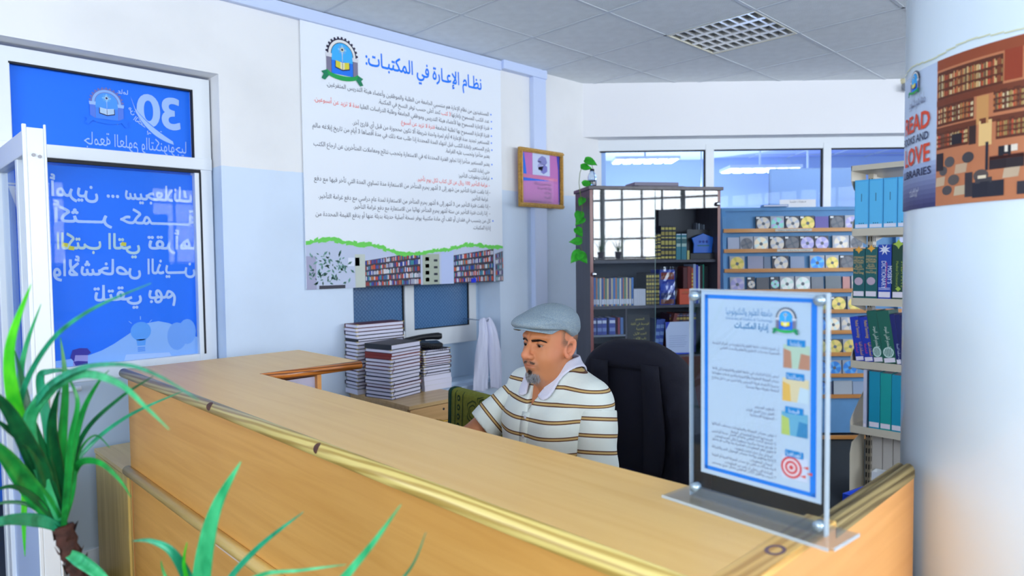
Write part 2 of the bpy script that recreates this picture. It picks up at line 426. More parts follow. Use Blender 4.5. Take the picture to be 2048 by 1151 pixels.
# header over the clerestory and the diagonal back wall
q = 1/math.sqrt(2)
def dg(s, t):                       # diagonal frame: s to the right, t away
    return (t*q+s*q, t*q-s*q)
HT = 7.90*q; WT = 8.10*q; S0 = (4.33-3.577)*q
hd = MB().prism([dg(S0-.02, HT), dg(S0-.02, WT+.1), dg(9, WT+.1), dg(9, HT)], 2.465, HC+.05).build('wall_back_header', m_white); tag(hd, 'white header wall above the back windows', kind='structure')
lw = MB().prism([dg(.6, WT+.02), dg(.6, WT+.22), dg(9, WT+.22), dg(9, WT+.02)], 0, 1.66).build('wall_back', mat('back_wall_paint', (214, 220, 250), .5)); tag(lw, 'white wall below the back windows', kind='structure')
# window_1 : clerestory frame with panes
wn = empty('window_1', (0, 0, 0), label='long row of white-framed back windows', kind='structure')
fr = MB()
def drect(mb, s0, s1, t0, t1, z0, z1, mi=0): mb.prism([dg(s0, t0), dg(s0, t1), dg(s1, t1), dg(s1, t0)], z0, z1, mi)
def sat(u):  # s coordinate on the window plane of a pixel column
    p = at_l(u, 380, (8.1, 0), (0, 8.1)); return (p.x-p.y)*q
sL = sat(1197)-.02
ed = [sL, sat(1411), sat(1428), sat(1646), sat(1662)]
ed += [ed[4]+(ed[3]-ed[2]), ed[4]+(ed[3]-ed[2])+.11]; ed += [ed[6]+1.0]
drect(fr, sL-.1, ed[-1], WT, WT+.06, 2.372, 2.465)
drect(fr, sL-.1, ed[-1], WT, WT+.06, 1.62, 1.70)
for a, b in [(ed[1], ed[2]), (ed[3], ed[4]), (ed[5], ed[6]), (sL-.1, sL+.012)]: drect(fr, a, b, WT-.003, WT+.06, 1.66, 2.42)
fr.build('window_frame', m_alu, wn, bevel=.004)
gk = MB()
for a, b in [(ed[0], ed[1]), (ed[2], ed[3]), (ed[4], ed[5])]:
    drect(gk, a, b, WT+.012, WT+.03, 2.362, 2.373); drect(gk, b-.011, b, WT+.012, WT+.03, 1.7, 2.372)
gk.build('gasket', m_gasket, wn)
for a, b in [(ed[0], ed[1]), (ed[2], ed[3]), (ed[4], ed[5])]:
    p = MB(); drect(p, a, b, WT+.026, WT+.03, 1.69, 2.375); p.build('pane', m_glass, wn)
sl = MB(); drect(sl, sL-.12, 7, WT-.06, WT+.02, 1.635, 1.665); tag(sl.build('window_sill', mat('sill_stone', (150, 150, 160), .4)), 'grey stone sill under the back windows', kind='structure')
# hall beyond the clerestory
h_c = mat('hall_ceiling', (188, 200, 250), .6); h_w = mat('hall_wall', (205, 222, 250), .6)
hc = MB(); drect(hc, -4, 7.5, WT+.12, WT+5.2, 3.02, 3.1); tag(hc.build('ceiling_hall', h_c), 'bluish white ceiling of the hall behind the windows', kind='structure')
hw = MB(); drect(hw, -4, 7.5, WT+5.0, WT+5.2, 0, 3.1)
tag(hw.build('wall_hall', h_w), 'pale wall of the hall behind the windows', kind='structure')
hs = MB()
for k in range(9): drect(hs, -4, 7, WT+.5+k*.6, WT+.515+k*.6, 3.008, 3.02)
for k in range(16): drect(hs, -3.6+k*.6, -3.585+k*.6, WT+.12, WT+5, 3.008, 3.02)
hs.build('ceiling_strips', m_tbar, hc and bpy.data.objects['ceiling_hall'])

# ------------------------------------------------------------------ other walls of the room, with the big rear window row (seen in reflections)
rw = MB()
RY = -4.4
rw.box(-3.4, 9.6, RY-.2, RY, 0, 1.46); rw.box(-3.4, 9.6, RY-.2, RY, 2.72, HC+.05); rw.box(-3.4, -2.6, RY-.2, RY, 1.46, 2.72); rw.box(6.6, 9.6, RY-.2, RY, 1.46, 2.72)
tag(rw.build('wall_rear', m_wall), 'white wall with blue dado behind the viewer', kind='structure')
w3 = empty('window_2', (0, RY, 0), label='long multi-pane window row behind the viewer', kind='structure')
f3 = MB()
k = 0; x = -2.6
while x < 6.6:
    wd_ = .07 if k % 4 == 0 else .026
    f3.box(x-wd_/2, x+wd_/2, -.12, -.06, 1.46, 2.72); x += .34; k += 1
for z in (1.48, 1.80, 2.13, 2.46, 2.70): f3.box(-2.6, 6.6, -.12, -.06, z-.014, z+.014)
f3.build('window_frame', m_alu, w3)
wbox('window_sill', -2.6, 6.6, RY-.06, RY+.18, 1.43, 1.46, m_white, None); tag(bpy.data.objects['window_sill.001'] if 'window_sill.001' in bpy.data.objects else bpy.data.objects['window_sill'], 'white sill under the rear windows', kind='structure')
sw = MB()
SX = -3.2
sw.box(SX-.2, SX, -4.6, YW+.3, 0, 1.0); sw.box(SX-.2, SX, -4.6, YW+.3, 2.6, HC+.05); sw.box(SX-.2, SX, -4.6, -3.0, 1.0, 2.6); sw.box(SX-.2, SX, 2.2, YW+.3, 1.0, 2.6)
tag(sw.build('wall_side', m_wall), 'white side wall left of the viewer', kind='structure')
rr = MB(); rr.box(9.4, 9.6, -4.6, -2.9, 0, HC+.05); rr.box(9.4, 9.6, -2.9, 1, 0, .9); rr.box(9.4, 9.6, -2.9, 1, 2.7, HC+.05)
tag(rr.build('wall_right', m_wall), 'white wall at the far right', kind='structure')

# ------------------------------------------------------------------ cable trunking (trim)
t1 = MB(); t1.box(-3.2, 3.385, YW-.035, YW, 2.825, 2.892); tag(t1.build('trim_1', m_trim, bevel=.003), 'long pale blue-white cable trunking under the ceiling', kind='structure')
t1 = MB(); t1.box(3.385, 3.84, YW-.055, YW, 2.835, 2.905); tag(t1.build('trim_2', m_trim, bevel=.003), 'short raised trunking box at the top corner', kind='structure')
t1 = MB(); t1.box(3.70, 3.836, YW-.045, YW, .02, 2.836); tag(t1.build('trim_3', m_trim, bevel=.004), 'vertical pale blue trunking behind the framed print', kind='structure')
bb = MB(); bb.box(1.42, N0, YW-.012, YW, 0, .09); bb.box(N1, 4.3, YW-.012, YW, 0, .09); tag(bb.build('baseboard_left', m_white), 'white baseboard along the poster wall', kind='structure')

# ------------------------------------------------------------------ window_3 in the niche below the poster
wn2 = empty('window_3', (0, YW+.20, 0), label='two obscured blue panes in white frame below the poster', kind='structure')
f = MB()
zb, zt = .99, 2.2
f.box(N0, N1-.1, -.02, .04, .88, zb+.012); f.box(2.66, 2.735, -.025, .04, .95, zt); f.box(3.235, 3.30, -.0195, .0395, .88, zt)
f.build('window_frame', m_alu, wn2, bevel=.004)
g = MB(); g.box(2.652, 2.66, -.01, .02, zb, zt); g.box(3.228, 3.235, -.01, .02, zb, zt); g.box(2.74, 3.235, -.01, .02, zb+.01, zb+.018); g.build('gasket', m_gasket, wn2)
def obscure():
    m = bpy.data.materials.new('obscured_glass'); m.use_nodes = True
    N = m.node_tree.nodes; L = m.node_tree.links; b = N['Principled BSDF']
    tc = N.new('ShaderNodeTexCoord'); mp = N.new('ShaderNodeMapping'); mp.inputs['Scale'].default_value = (55, 55, 55); mp.inputs['Rotation'].default_value = (0, PI/4, 0); L.new(tc.outputs['Object'], mp.inputs[0])
    vo = N.new('ShaderNodeTexVoronoi'); vo.inputs['Randomness'].default_value = .12; L.new(mp.outputs[0], vo.inputs['Vector']); vo.inputs['Scale'].default_value = 1
    r = N.new('ShaderNodeValToRGB'); r.color_ramp.elements[0].color = (*lin((96, 140, 186)), 1); r.color_ramp.elements[1].color = (*lin((66, 104, 150)), 1); r.color_ramp.elements[1].position = .6
    L.new(vo.outputs['Distance'], r.inputs[0]); L.new(r.outputs[0], b.inputs['Base Color'])
    bp = N.new('ShaderNodeBump'); bp.inputs['Strength'].default_value = .25; bp.inputs['Distance'].default_value = .004; L.new(vo.outputs['Distance'], bp.inputs['Height']); L.new(bp.outputs[0], b.inputs['Normal'])
    b.inputs['Roughness'].default_value = .22
    return m
m_obs = obscure()
for a, b in ((N0, 2.655), (2.735, 3.232)):
    MB().box(a, b, 0, .008, zb, zt).build('pane', m_obs, wn2)
nb = MB(); nb.box(N0, N1, YW+.245, YW+.29, NZ0, 2.2); nb.box(N0, N1, YW+.1, YW+.3, NZ0-.001, NZ0+.02)
tag(nb.build('wall_niche', mat('niche_paint', (205, 226, 246), .45)), 'pale blue back of the window niche', kind='structure')

# ------------------------------------------------------------------ door_1: fixed glazed leaf and transom with the blue banners behind the glass
YF = 3.68
dr = empty('door_1', (0, YF, 0), label='white aluminium door panel with blue banners behind its glass', kind='structure')
f = MB()
X0, X1, TT = .46, 1.388, 2.435
f.box(X0-.01, X0+.075, 0, .06, 0, TT); f.box(1.30, X1, 0, .06, 0, TT)      # jambs
f.box(X0, X1, 0, .06, 2.37, TT); f.box(X0, X1, -.006, .06, 1.962, 2.022)       # head, transom
f.box(-1.3, X0, 0, .06, 2.35, TT)
f.box(X0+.07, 1.31, .004, .05, .925, 1.0); f.box(X0+.07, 1.31, .004, .05, 0, .12)
f.build('door_frame', m_alu, dr, bevel=.004)
f = MB(); f.box(1.295, 1.302, -.002, .02, 2.022, 2.37); f.box(.53, 1.3, .0, .02, 2.362, 2.37); f.box(.53, 1.33, .0, .02, 1.945, 1.962); f.box(1.322, 1.33, -.004, .02, 1.0, 1.95)
f.build('gasket', m_gasket, dr)
MB().box(.53, 1.31, .012, .03, .12, .925).build('lower_panel', mat('door_panel', (196, 210, 222), .35), dr)
MB().box(.535, 1.297, .018, .022, 2.022, 2.364).build('upper_pane', m_clear, dr)
MB().box(.535, 1.322, .018, .022, 1.0, 1.95).build('lower_pane', glass_mat('door_glass', (250, 252, 255), 0, ior=1.18), dr)
hn = MB(); hn.tube([(.655, -.0, .905), (.655, -.05, .905), (.71, -.052, .905), (.745, -.05, .905)], .014, 10); hn.build('door_handle', m_alu, dr, smooth=True)
# ------------------------------------------------------------------ banners behind the door glass (printed on the far side, so they read mirrored)
m_banner = mat('banner_blue', (22, 122, 250), .6)
m_print = attr_mat('flat_print', .55)
LB = (176, 205, 250)
def emblem(mb, M, cx, cy, s, fn=None, pal=None, mirror=False, z0=.0006):
    """arched seal with toothed rim, two pillars, open book and green ribbon; s = height"""
    P = dict(rim=(30, 22, 60), band=(235, 235, 235), sky=(60, 180, 250), sky2=(20, 120, 240), pil=(130, 125, 150), cap=(225, 225, 232), book=(225, 215, 60), page=(235, 232, 190), rib=(20, 165, 80), rib2=(10, 130, 90), ink=(20, 30, 90))
    if pal: P.update(pal)
    u = s/1.0
    lay = [0]
    def pl(pts, col):
        lay[0] += 1; z = z0+lay[0]*.00012
        out = []
        for x, y in pts:
            if mirror: x = -x
            q_ = (cx+x*u, cy+y*u, z); out.append(fn(*q_) if fn else q_)
        mb.poly(out, 0, col, None if fn else M)
    n = 20
    # teeth
    for k in range(13):
        a = PI*(k+.5)/13; c0, s0 = math.cos(a), math.sin(a); r0, r1, w_ = .335, .39, .028
        pl([(c0*r0-s0*w_, .08+s0*r0+c0*w_), (c0*r1-s0*w_*.7, .08+s0*r1+c0*w_*.7), (c0*r1+s0*w_*.7, .08+s0*r1-c0*w_*.7), (c0*r0+s0*w_, .08+s0*r0-c0*w_)], P['rim'])
    def arch(r, yb, col): pl([(r*math.cos(PI*k/n), .08+r*math.sin(PI*k/n)) for k in range(n+1)]+[(-r, yb), (r, yb)], col)
    arch(.352, .03, P['rim']); arch(.325, .03, P['band']); arch(.268, -.33, P['rim']); arch(.255, -.33, P['sky'])
    pl([(-.255, -.05), (.255, -.05), (.255, -.33), (-.255, -.33)], P['sky2'])
    for sx in (-1, 1):
        a, b = sorted((sx*.262, sx*.375))
        pl([(a, -.33), (b, -.33), (b, .02), (a, .02)], P['pil']); pl([(a-.01, .0), (b+.01, .0), (b+.02, .08), (a-.02, .08)], P['cap'])
    def disc(x, y, r, col, m_=14): pl([(x+r*math.cos(2*PI*k/m_), y+r*math.sin(2*PI*k/m_)) for k in range(m_)], col)
    for k in range(4):
        a = PI*k/4; e = [(.105*math.cos(t)*math.cos(a)-.035*math.sin(t)*math.sin(a), .2+.105*math.cos(t)*math.sin(a)+.035*math.sin(t)*math.cos(a)) for t in [2*PI*j/16 for j in range(16)]]
        pl(e, (110, 175, 235) if k % 2 else (140, 205, 250))
    disc(0, .2, .045, P['page']); disc(0, .2, .026, P['ink'])
    pl([(-.008, .14), (.008, .14), (.004, -.06), (-.004, -.06)], P['cap'])
    pl([(-.175, -.2), (0, -.245), (.175, -.2), (.175, -.06), (0, -.09), (-.175, -.06)], P['ink'])
    pl([(-.16, -.18), (-.005, -.22), (-.005, -.07), (-.16, -.045)], P['book']); pl([(.16, -.18), (.005, -.22), (.005, -.07), (.16, -.045)], P['book'])
    pl([(-.05, -.205), (-.005, -.22), (-.005, -.07), (-.05, -.062)], P['page']); pl([(.05, -.205), (.005, -.22), (.005, -.07), (.05, -.062)], P['page'])
    for sx in (-1, 1):
        pl([(sx*.36, -.27), (sx*.5, -.33), (sx*.45, -.38), (sx*.5, -.47), (sx*.42, -.5), (sx*.3, -.36)][::sx], P['rib2'])
    pl([(-.38, -.26)]+[(-.38+.76*k/8, -.30-.05*math.sin(PI*k/8)) for k in range(1, 8)]+[(.38, -.26), (.34, -.38)]+[(.34-.68*k/8, -.39-.06*math.sin(PI*k/8)) for k in range(1, 8)]+[(-.34, -.38)], P['rib'])
    put_text(mb, 'جامعة العلوم والتكنولوجيا', M, cx, cy-.41*u, .09*u, 'C', True, width=.5*u*(1), col=(230, 250, 120), z=z0+.004, mirror=mirror, fn=fn)

# upper banner
Mb = frame((0, YF+.036, 0), (1, 0, 0), (0, 0, 1))   # local x -> X, y -> Z, normal -> -Y
ub = empty('banner', (0, 0, 0), label='blue banner above the transom with a mirrored 30 and seal', cat='banner')
MB().box(.515, 1.31, YF+.038, YF+.042, 2.0, 2.372).build('sheet', m_banner, ub)
pr_ = MB()
emblem(pr_, Mb, .915, 2.235, .19, mirror=True, pal=dict(rim=(120, 120, 190), band=(150, 190, 245), sky=(80, 160, 250), sky2=(70, 140, 245), pil=(90, 130, 230), cap=(170, 200, 245), book=(190, 215, 235), page=(200, 220, 240), rib=(20, 120, 248), rib2=(20, 120, 248)), z0=.0004)
for t, x, y, s in (('3', 1.205, 2.165, .22), ('0', 1.10, 2.165, .22)):
    put_text(pr_, t, Mb, x, y, s, 'C', col=LB, z=.001, mirror=True, bold=.026, res=5)
# swoosh across the zero
sw_ = [(1.02+.19*k/10, 2.30-.20*(k/10)**.55) for k in range(11)]
pr_.poly([(x-.004, y+.008, .0018) for x, y in sw_]+[(x+.008, y-.026-.022*math.sin(PI*k/10), .0018) for k, (x, y) in list(enumerate(sw_))[::-1]], 0, (22, 122, 250), Mb)
pr_.poly([(x, y, .0022) for x, y in sw_]+[(x+.004, y-.016-.02*math.sin(PI*k/10), .0022) for k, (x, y) in list(enumerate(sw_))[::-1]], 0, LB, Mb)
put_text(pr_, 'عاماً', Mb, 1.01, 2.305, .03, 'L', True, col=LB, z=.001, mirror=True, bold=.02, rot=0)
for ch_, x, y, r_ in (('من', 1.02, 2.225, -.9), ('الحكمة', 1.065, 2.165, -.55), ('يمانية', 1.125, 2.125, -.1)):
    put_text(pr_, ch_, Mb, x, y, .032, 'C', True, col=LB, z=.001, mirror=True, bold=.02, rot=r_)
put_text(pr_, 'جامعة العلوم والتكنولوجيا', Mb, 1.045, 2.045, .085, 'C', True, width=.46, col=LB, z=.001, mirror=True)
pr_.build('lettering', m_print, ub)
# lower banner
lb = empty('banner', (0, 0, 0), label='tall blue banner behind the door glass with mirrored white lettering and bulb', cat='banner')
MB().box(.515, 1.318, YF+.038, YF+.042, .985, 1.935).build('sheet', m_banner, lb)
pr_ = MB()
def row(t, xl, xr, y, s, col=(190, 214, 250)):
    put_text(pr_, t, Mb, (xl+xr)/2, y, s, 'C', True, width=(xr-xl), col=col, z=.0012, mirror=True, bold=.024)
row('سيجعلانك', .98, 1.295, 1.795, .105); row('...', .90, .955, 1.80, .1); row('أمرين', .672, .865, 1.795, .105)
row('حكمـــــــة', .955, 1.312, 1.675, .105); row('أكثـــر', .68, .92, 1.675, .105)
row('تقرأها', 1.075, 1.312, 1.55, .105); row('التي', .90, 1.04, 1.55, .105, (190, 220, 225)); row('الكتب', .69, .87, 1.55, .105, (200, 222, 215))
row('الذيـــن', 1.07, 1.30, 1.425, .105); row('والأشخاص', .67, 1.04, 1.425, .105)
row('بهم', 1.07, 1.20, 1.30, .105); row('تلتقي', .83, 1.04, 1.30, .105)
# yellow chips on the book line
for x, y in ((.72, 1.57), (.745, 1.555), (.965, 1.575)): pr_.poly([(x-.012, y-.008, .0016), (x+.012, y-.012, .0016), (x+.014, y+.006, .0016), (x-.006, y+.01, .0016)], 0, (225, 215, 60), Mb)
hill = [(.60, 1.0), (1.318, 1.0), (1.318, 1.10)]+[(1.318-.72*k/14, 1.03+.155*math.exp(-((k/14-.30)/.27)**2)) for k in range(15)]
pr_.poly([(max(.52, x), y, .0008) for x, y in hill], 0, (150, 195, 252), Mb)
# leaf shapes at right, bulb, paper, head of a printed figure
for a, b, c in ((1.20, 1.10, .06), (1.25, 1.12, .055)): pr_.poly([(a+c*math.cos(t)*.8, b+c*1.2*math.sin(t), .0011+(a-1.2)*.01) for t in [2*PI*k/16 for k in range(16)]], 0, (120, 175, 250), Mb)
bx, by = 1.03, 1.14
pr_.poly([(bx+.047*math.cos(t), by+.047*math.sin(t), .0013) for t in [2*PI*k/20 for k in range(20)]], 0, (95, 170, 250), Mb)
pr_.poly([(bx-.022, by-.04, .0013), (bx+.022, by-.04, .0013), (bx+.018, by-.072, .0013), (bx-.018, by-.072, .0013)], 0, (95, 170, 250), Mb)
for k in range(3): pr_.poly([(bx-.017, by-.085+k*-.008, .0013), (bx+.017, by-.085-k*.008, .0013), (bx+.017, by-.080-k*.008, .0013), (bx-.017, by-.080-k*.008, .0013)], 0, (80, 150, 245), Mb)
for dx, dy in ((0, 1), (-.7, .72), (.7, .72)): pr_.poly([(bx+dx*.058-.002, by+dy*.058, .0013), (bx+dx*.058+.002, by+dy*.058, .0013), (bx+dx*.075+.002, by+dy*.075, .0013), (bx+dx*.075-.002, by+dy*.075, .0013)], 0, (150, 200, 255), Mb)
pr_.poly([(.95, 1.0, .0012), (1.17, 1.0, .0012), (1.16, 1.02, .0012), (.96, 1.03, .0012)], 0, (185, 212, 252), Mb)
fx, fy = .765, 1.02
pr_.poly([(fx-.03, fy-.02, .0014), (fx+.03, fy-.02, .0014), (fx+.032, fy+.03, .0014), (fx-.028, fy+.03, .0014)], 0, (170, 160, 220), Mb)
pr_.poly([(fx+x*1.0, fy+y, .0016) for x, y in ((-.04, .02), (-.03, .055), (.0, .062), (.03, .058), (.045, .035), (.03, .025), (-.02, .03), (-.025, .0))], 0, (55, 50, 160), Mb)
pr_.poly([(fx+x*1.0, fy+y, .0016) for x, y in ((-.028, .0), (-.01, .002), (.03, -.005), (.03, -.02), (-.02, -.02))], 0, (60, 50, 150), Mb)
pr_.build('lettering', m_print, lb)

# ------------------------------------------------------------------ door_2: open leaf swung into the room
lf = empty('door_2', (.455, 3.66, 0), label='open white glazed door leaf at the left edge', kind='structure')
f = MB(); Lw = .80; ZT = 1.955
def lbox(mb, y0, y1, z0, z1, x0=0, x1=.05, mi=0): mb.box(x0, x1, -y1, -y0, z0, z1, mi)
lbox(f, Lw-.075, Lw, .03, ZT); lbox(f, 0, .07, .03, ZT); lbox(f, 0, Lw, ZT-.085, ZT); lbox(f, 0, Lw, .03, .12); lbox(f, 0, Lw, .56, .64)
lbox(f, Lw-.275, Lw-.235, .6, ZT, .004, .046)
f.box(-.012, 0, -Lw+.0, -Lw+.012, .03, ZT+.01); f.box(.05, .058, -Lw, -Lw+.01, .03, ZT+.015)
f.build('leaf_frame', m_alu, lf, bevel=.003)
lbox(MB(), 0, 0, 0, 0)
p = MB(); lbox(p, .07, Lw-.07, .12, .56, .015, .035); p.build('lower_panel', mat('leaf_panel', (190, 208, 240), .4), lf)
p = MB(); lbox(p, .07, Lw-.07, .64, ZT-.085, .022, .027); p.build('pane', m_glass, lf)
p = MB(); p.box(.012, .036, -Lw-.004, -Lw+.001, .78, 1.03); p.build('lock_plate', mat('lock_steel', (150, 140, 140), .4, 1), lf)
p = MB(); p.lathe([(.009, 0), (.009, .03)], 12, M=Matrix.Translation((0, -Lw+.035, .86)) @ Matrix.Rotation(-PI/2, 4, 'Y')); p.box(-.02, -.004, -Lw+.027, -Lw+.043, .835, .86); p.build('key_cylinder', mat('brass', (190, 150, 60), .25, 1), lf)
p = MB(); p.tube([(0, -Lw+.035, .97), (-.05, -Lw+.035, .97), (-.055, -Lw+.06, .97), (-.05, -Lw+.14, .965)], .011, 10); p.box(-.012, 0, -Lw+.02, -Lw+.05, .90, 1.02); p.build('door_handle', m_alu, lf, smooth=False)
p = MB(); [p.lathe([(.006, 0), (.006, .003)], 10, M=Matrix.Translation((.018+.018*k, -Lw-.001, 1.86-.004*k)) @ Matrix.Rotation(PI/2, 4, 'X')) for k in range(2)]; p.build('screw', mat('screw_grey', (120, 120, 125), .4, 1), lf)
# outside the doorway: porch floor is the floor slab; blue hoarding with a string of green pennants
ho = MB(); ho.box(-3.0, 2.0, 5.2, 5.3, 0, 2.6); tag(ho.build('hoarding', mat('hoarding_blue', (50, 120, 240), .6)), 'pale blue hoarding seen through the open door leaf', 'hoarding')
bu = empty('bunting', (0, 5.0, 0), label='string of green and white pennants outside the door', cat='bunting')
MB().tube([(-2.0, 0, 2.02), (-.6, 0, 1.93), (1.2, 0, 2.0)], .006, 6).build('string', m_white, bu)
for k in range(8):
    x = -1.5+k*.24; MB().prism([(x-.08, 0), (x+.08, 0), (x, -.28)], -.001, .001, M=Matrix.Translation((0, 0, 1.95)) @ Matrix.Rotation(PI/2, 4, 'X')).build('pennant', mat('pennant_green', (60, 190, 110), .6) if k % 2 == 0 else m_white, bu)

# ------------------------------------------------------------------ the lending-rules poster
ps = empty('rules_poster', (0, 0, 0), label='large white Arabic lending rules poster on the left wall', cat='poster')
PX0, PX1, PZ0, PZ1 = 1.850, 3.389, 1.318, 2.826
PY = YW-.016
MB().box(PX0, PX1, PY, PY+.008, PZ0, PZ1).build('panel', mat('poster_white', (240, 246, 255), .45), ps, bevel=.001)
Mp = frame((0, PY-.0004, 0), (1, 0, 0), (0, 0, 1))
lt = MB()
def pt(u, v): p = at_y(u, v, PY); return p.x, p.z
INK = (45, 48, 75); RED = (240, 70, 60); BLU = (10, 125, 250)
x, z = pt(963, 180); x0, _ = pt(731, 130)
hd_ = MB(); put_text(hd_, 'نظـام الإعـارة في المكتبـات:', Mp, x, z-.0, .118, 'R', True, width=x-x0, col=BLU, z=.0006, bold=.02); hd_.build('heading', m_print, ps)
# (segments, right pixel, left pixel)
rows = [
 ([('المستفيدون من نظام الإعارة هم منتسبي الجامعة من الطلبة والموظفين وأعضاء هيئة التدريس المتفرغين.', INK)], (977, 229), (653, 172), 1),
 ([('عدد الكتب المسموح بإعارتها ', INK), ('3 كتب', RED), (' كحد أعلى حسب توفر النسخ في المكتبة.', INK)], (978, 243), (757, 207), 1),
 ([('فترة الإعارة المسموح بها لأعضاء هيئة التدريس وموظفي الجامعة وطلبة الدراسات العليا ', INK), ('مدة لا تزيد عن أسبوعين.', RED)], (978, 257), (628, 203), 1),
 ([('فترة الإعارة المسموح بها لطلبة الجامعة ', INK), ('فترة لا تزيد عن أسبوع.', RED)], (978, 272), (801, 247), 1),
 ([('للمستعير تجديد مدة الإعارة 4 أيام لمرة واحدة شريطة ألا تكون محجوزة من قبل أي قارئ آخر.', INK)], (978, 286), (705, 249), 1),
 ([('يلزم المستعير بإعادة الكتب قبل انتهاء المدة المحددة إذا طلب منه ذلك في مدة أقصاها 3 أيام من تاريخ إبلاغه مالم', INK)], (979, 300), (625, 257), 1),
 ([('يعتبر متأخراً وتحسب عليه الغرامة.', INK)], (979, 313), (891, 304), 0),
 ([('يعتبر المستعير متأخراً إذا تجاوز الفترة المحددة له في الاستعارة وتحجب نتائج ومعاملات المتأخرين عن ارجاع الكتب', INK)], (979, 329), (627, 292), 1),
 ([('حتى إعادة الكتب.', INK)], (979, 344), (936, 338), 0),
 ([('غرامات وعقوبات التأخير:', INK)], (979, 357), (917, 351), 1),
 ([('- غرامة التأخير 100 ريال عن كل كتاب لكل يوم تأخير.', RED)], (979, 371), (834, 359), 0),
 ([('- إذا بلغت فترة التأخير من شهر إلى 3 أشهر يحرم المتأخر من الاستعارة مدة تساوي المدة التي تأخر فيها مع دفع', INK)], (980, 385), (628, 359), 0),
 ([('غرامة التأخير.', INK)], (976, 399), (943, 396), 0),
 ([('- إذا بلغت فترة التأخير من 3 أشهر إلى 6 أشهر يحرم المتأخر من الاستعارة لمدة عام دراسي مع دفع غرامة التأخير.', INK)], (980, 413), (637, 393), 0),
 ([('-  إذا زادت فترة التأخير عن ستة أشهر يحرم المتأخر نهائياً من الاستعارة مع دفع غرامة التأخير.', INK)], (980, 427), (707, 413), 0),
 ([('كل من يتسبب في فقدان أو تلف أي مادة مكتبية يوفر نسخة أصلية حديثة بديلة عنها أو يدفع القيمة المحددة من', INK)], (981, 442), (631, 429), 1),
 ([('إدارة المكتبات.', INK)], (981, 456), (946, 454), 0)]
for segs, (ru, rv), (lu, lv), bul in rows:
    xr, zr = pt(ru, rv); xl, zl = pt(lu, lv)
    zz = zr-.002
    tot = sum(len(s) for s, _ in segs); xx = xr
    Ws = []
    for s, c in segs:
        V, F = text_geo(shape(s.strip()), 0); xs_ = [a for a, b in V]; Ws.append(max(xs_)-min(xs_))
    gap = .25*(len(segs)-1); sc_ = (xr-xl)/(sum(Ws)+gap)
    for (s, c), wd_ in zip(segs, Ws):
        put_text(lt, s.strip(), Mp, xx, zz-.008, min(.046, max(.037, sc_*1.1)), 'R', True, width=wd_*sc_, col=c, z=.0006, bold=0); xx -= (wd_+.25)*sc_
    if bul: lt.poly([(xr+.022+.006*math.cos(t), zz+.004+.006*math.sin(t), .0006) for t in [2*PI*k/8 for k in range(8)]], 0, BLU, Mp)
lt.build('lettering', m_print, ps)
em = MB(); ex, ez = pt(684, 119); emblem(em, Mp, ex, ez, .275); em.build('seal', m_print, ps)
# photo strip of book shelves along the bottom
st = MB(); SZ = 1.318; r2 = random.Random(3)
def edge(t):   # top of the strip
    return SZ+.245+.035*math.sin(t*9+.5)*math.exp(-2*abs(t-.1))-.03*math.sin(PI*min(1, max(0, (t-.3)/.45)))+.02*math.sin(t*25)*.3
n = 60
for k in range(n):
    t0, t1 = k/n, (k+1)/n; xa, xb = LINE(PX0, PX1, t0), LINE(PX0, PX1, t1)
    st.poly([(xa, SZ, .0004), (xb, SZ, .0004), (xb, edge(t1), .0004), (xa, edge(t0), .0004)], 0, (196, 206, 232), Mp)
    st.poly([(xa, edge(t0)-.002-.014*r2.random(), .0016), (xb, edge(t1)-.002-.014*r2.random(), .0016), (xb, edge(t1)+.006+.018*r2.random(), .0016), (xa, edge(t0)+.006+.018*r2.random(), .0016)], 0, (110, 215, 90), Mp)
def shelves(t0, t1, rows_, top0, top1, dark=(60, 55, 70)):
    xa, xb = LINE(PX0, PX1, t0), LINE(PX0, PX1, t1)
    st.poly([(xa, SZ, .0007), (xb, SZ, .0007), (xb, SZ+top1, .0007), (xa, SZ+top0, .0007)], 0, dark, Mp)
    for r_ in range(rows_):
        f0, f1 = r_/rows_, (r_+1)/rows_; x_ = xa+.003
        while x_ < xb-.006:
            wd_ = r2.uniform(.006, .012); g_ = (x_-xa)/(xb-xa); H = LINE(top0, top1, g_); zb_ = SZ+H*f0+.008; hh = H*(f1-f0)*r2.uniform(.55, .8)
            c_ = r2.choice([(150, 60, 60), (70, 90, 170), (200, 200, 215), (60, 120, 150), (190, 120, 70), (90, 60, 110), (170, 175, 200), (210, 80, 60), (60, 150, 160), (40, 60, 160), (225, 225, 235)])
            st.poly([(x_, zb_, .001), (x_+wd_*.85, zb_, .001), (x_+wd_*.85, zb_+hh, .001), (x_, zb_+hh, .001)], 0, c_, Mp); x_ += wd_
shelves(.25, .52, 5, .16, .215); shelves(.70, .94, 5, .19, .235); shelves(.95, 1.0, 5, .2, .22, (110, 120, 135))
def strip_rect(t0, t1, z0, z1, c, l=.0013): st.poly([(LINE(PX0, PX1, t0), SZ+z0, l), (LINE(PX0, PX1, t1), SZ+z0, l), (LINE(PX0, PX1, t1), SZ+z1, l), (LINE(PX0, PX1, t0), SZ+z1, l)], 0, c, Mp)
strip_rect(.63, .70, 0, .23, (190, 205, 245)); strip_rect(.53, .62, 0, .2, (175, 185, 170)); strip_rect(.205, .25, 0, .2, (200, 208, 200)); strip_rect(.175, .225, .13, .18, (225, 232, 250))
for k in range(4): strip_rect(.545, .565, .02+k*.045, .045+k*.045, (225, 225, 200)); strip_rect(.59, .61, .015+k*.045, .03+k*.045, (40, 45, 60), .0014)
strip_rect(0.0, .04, 0, .19, (170, 170, 200))
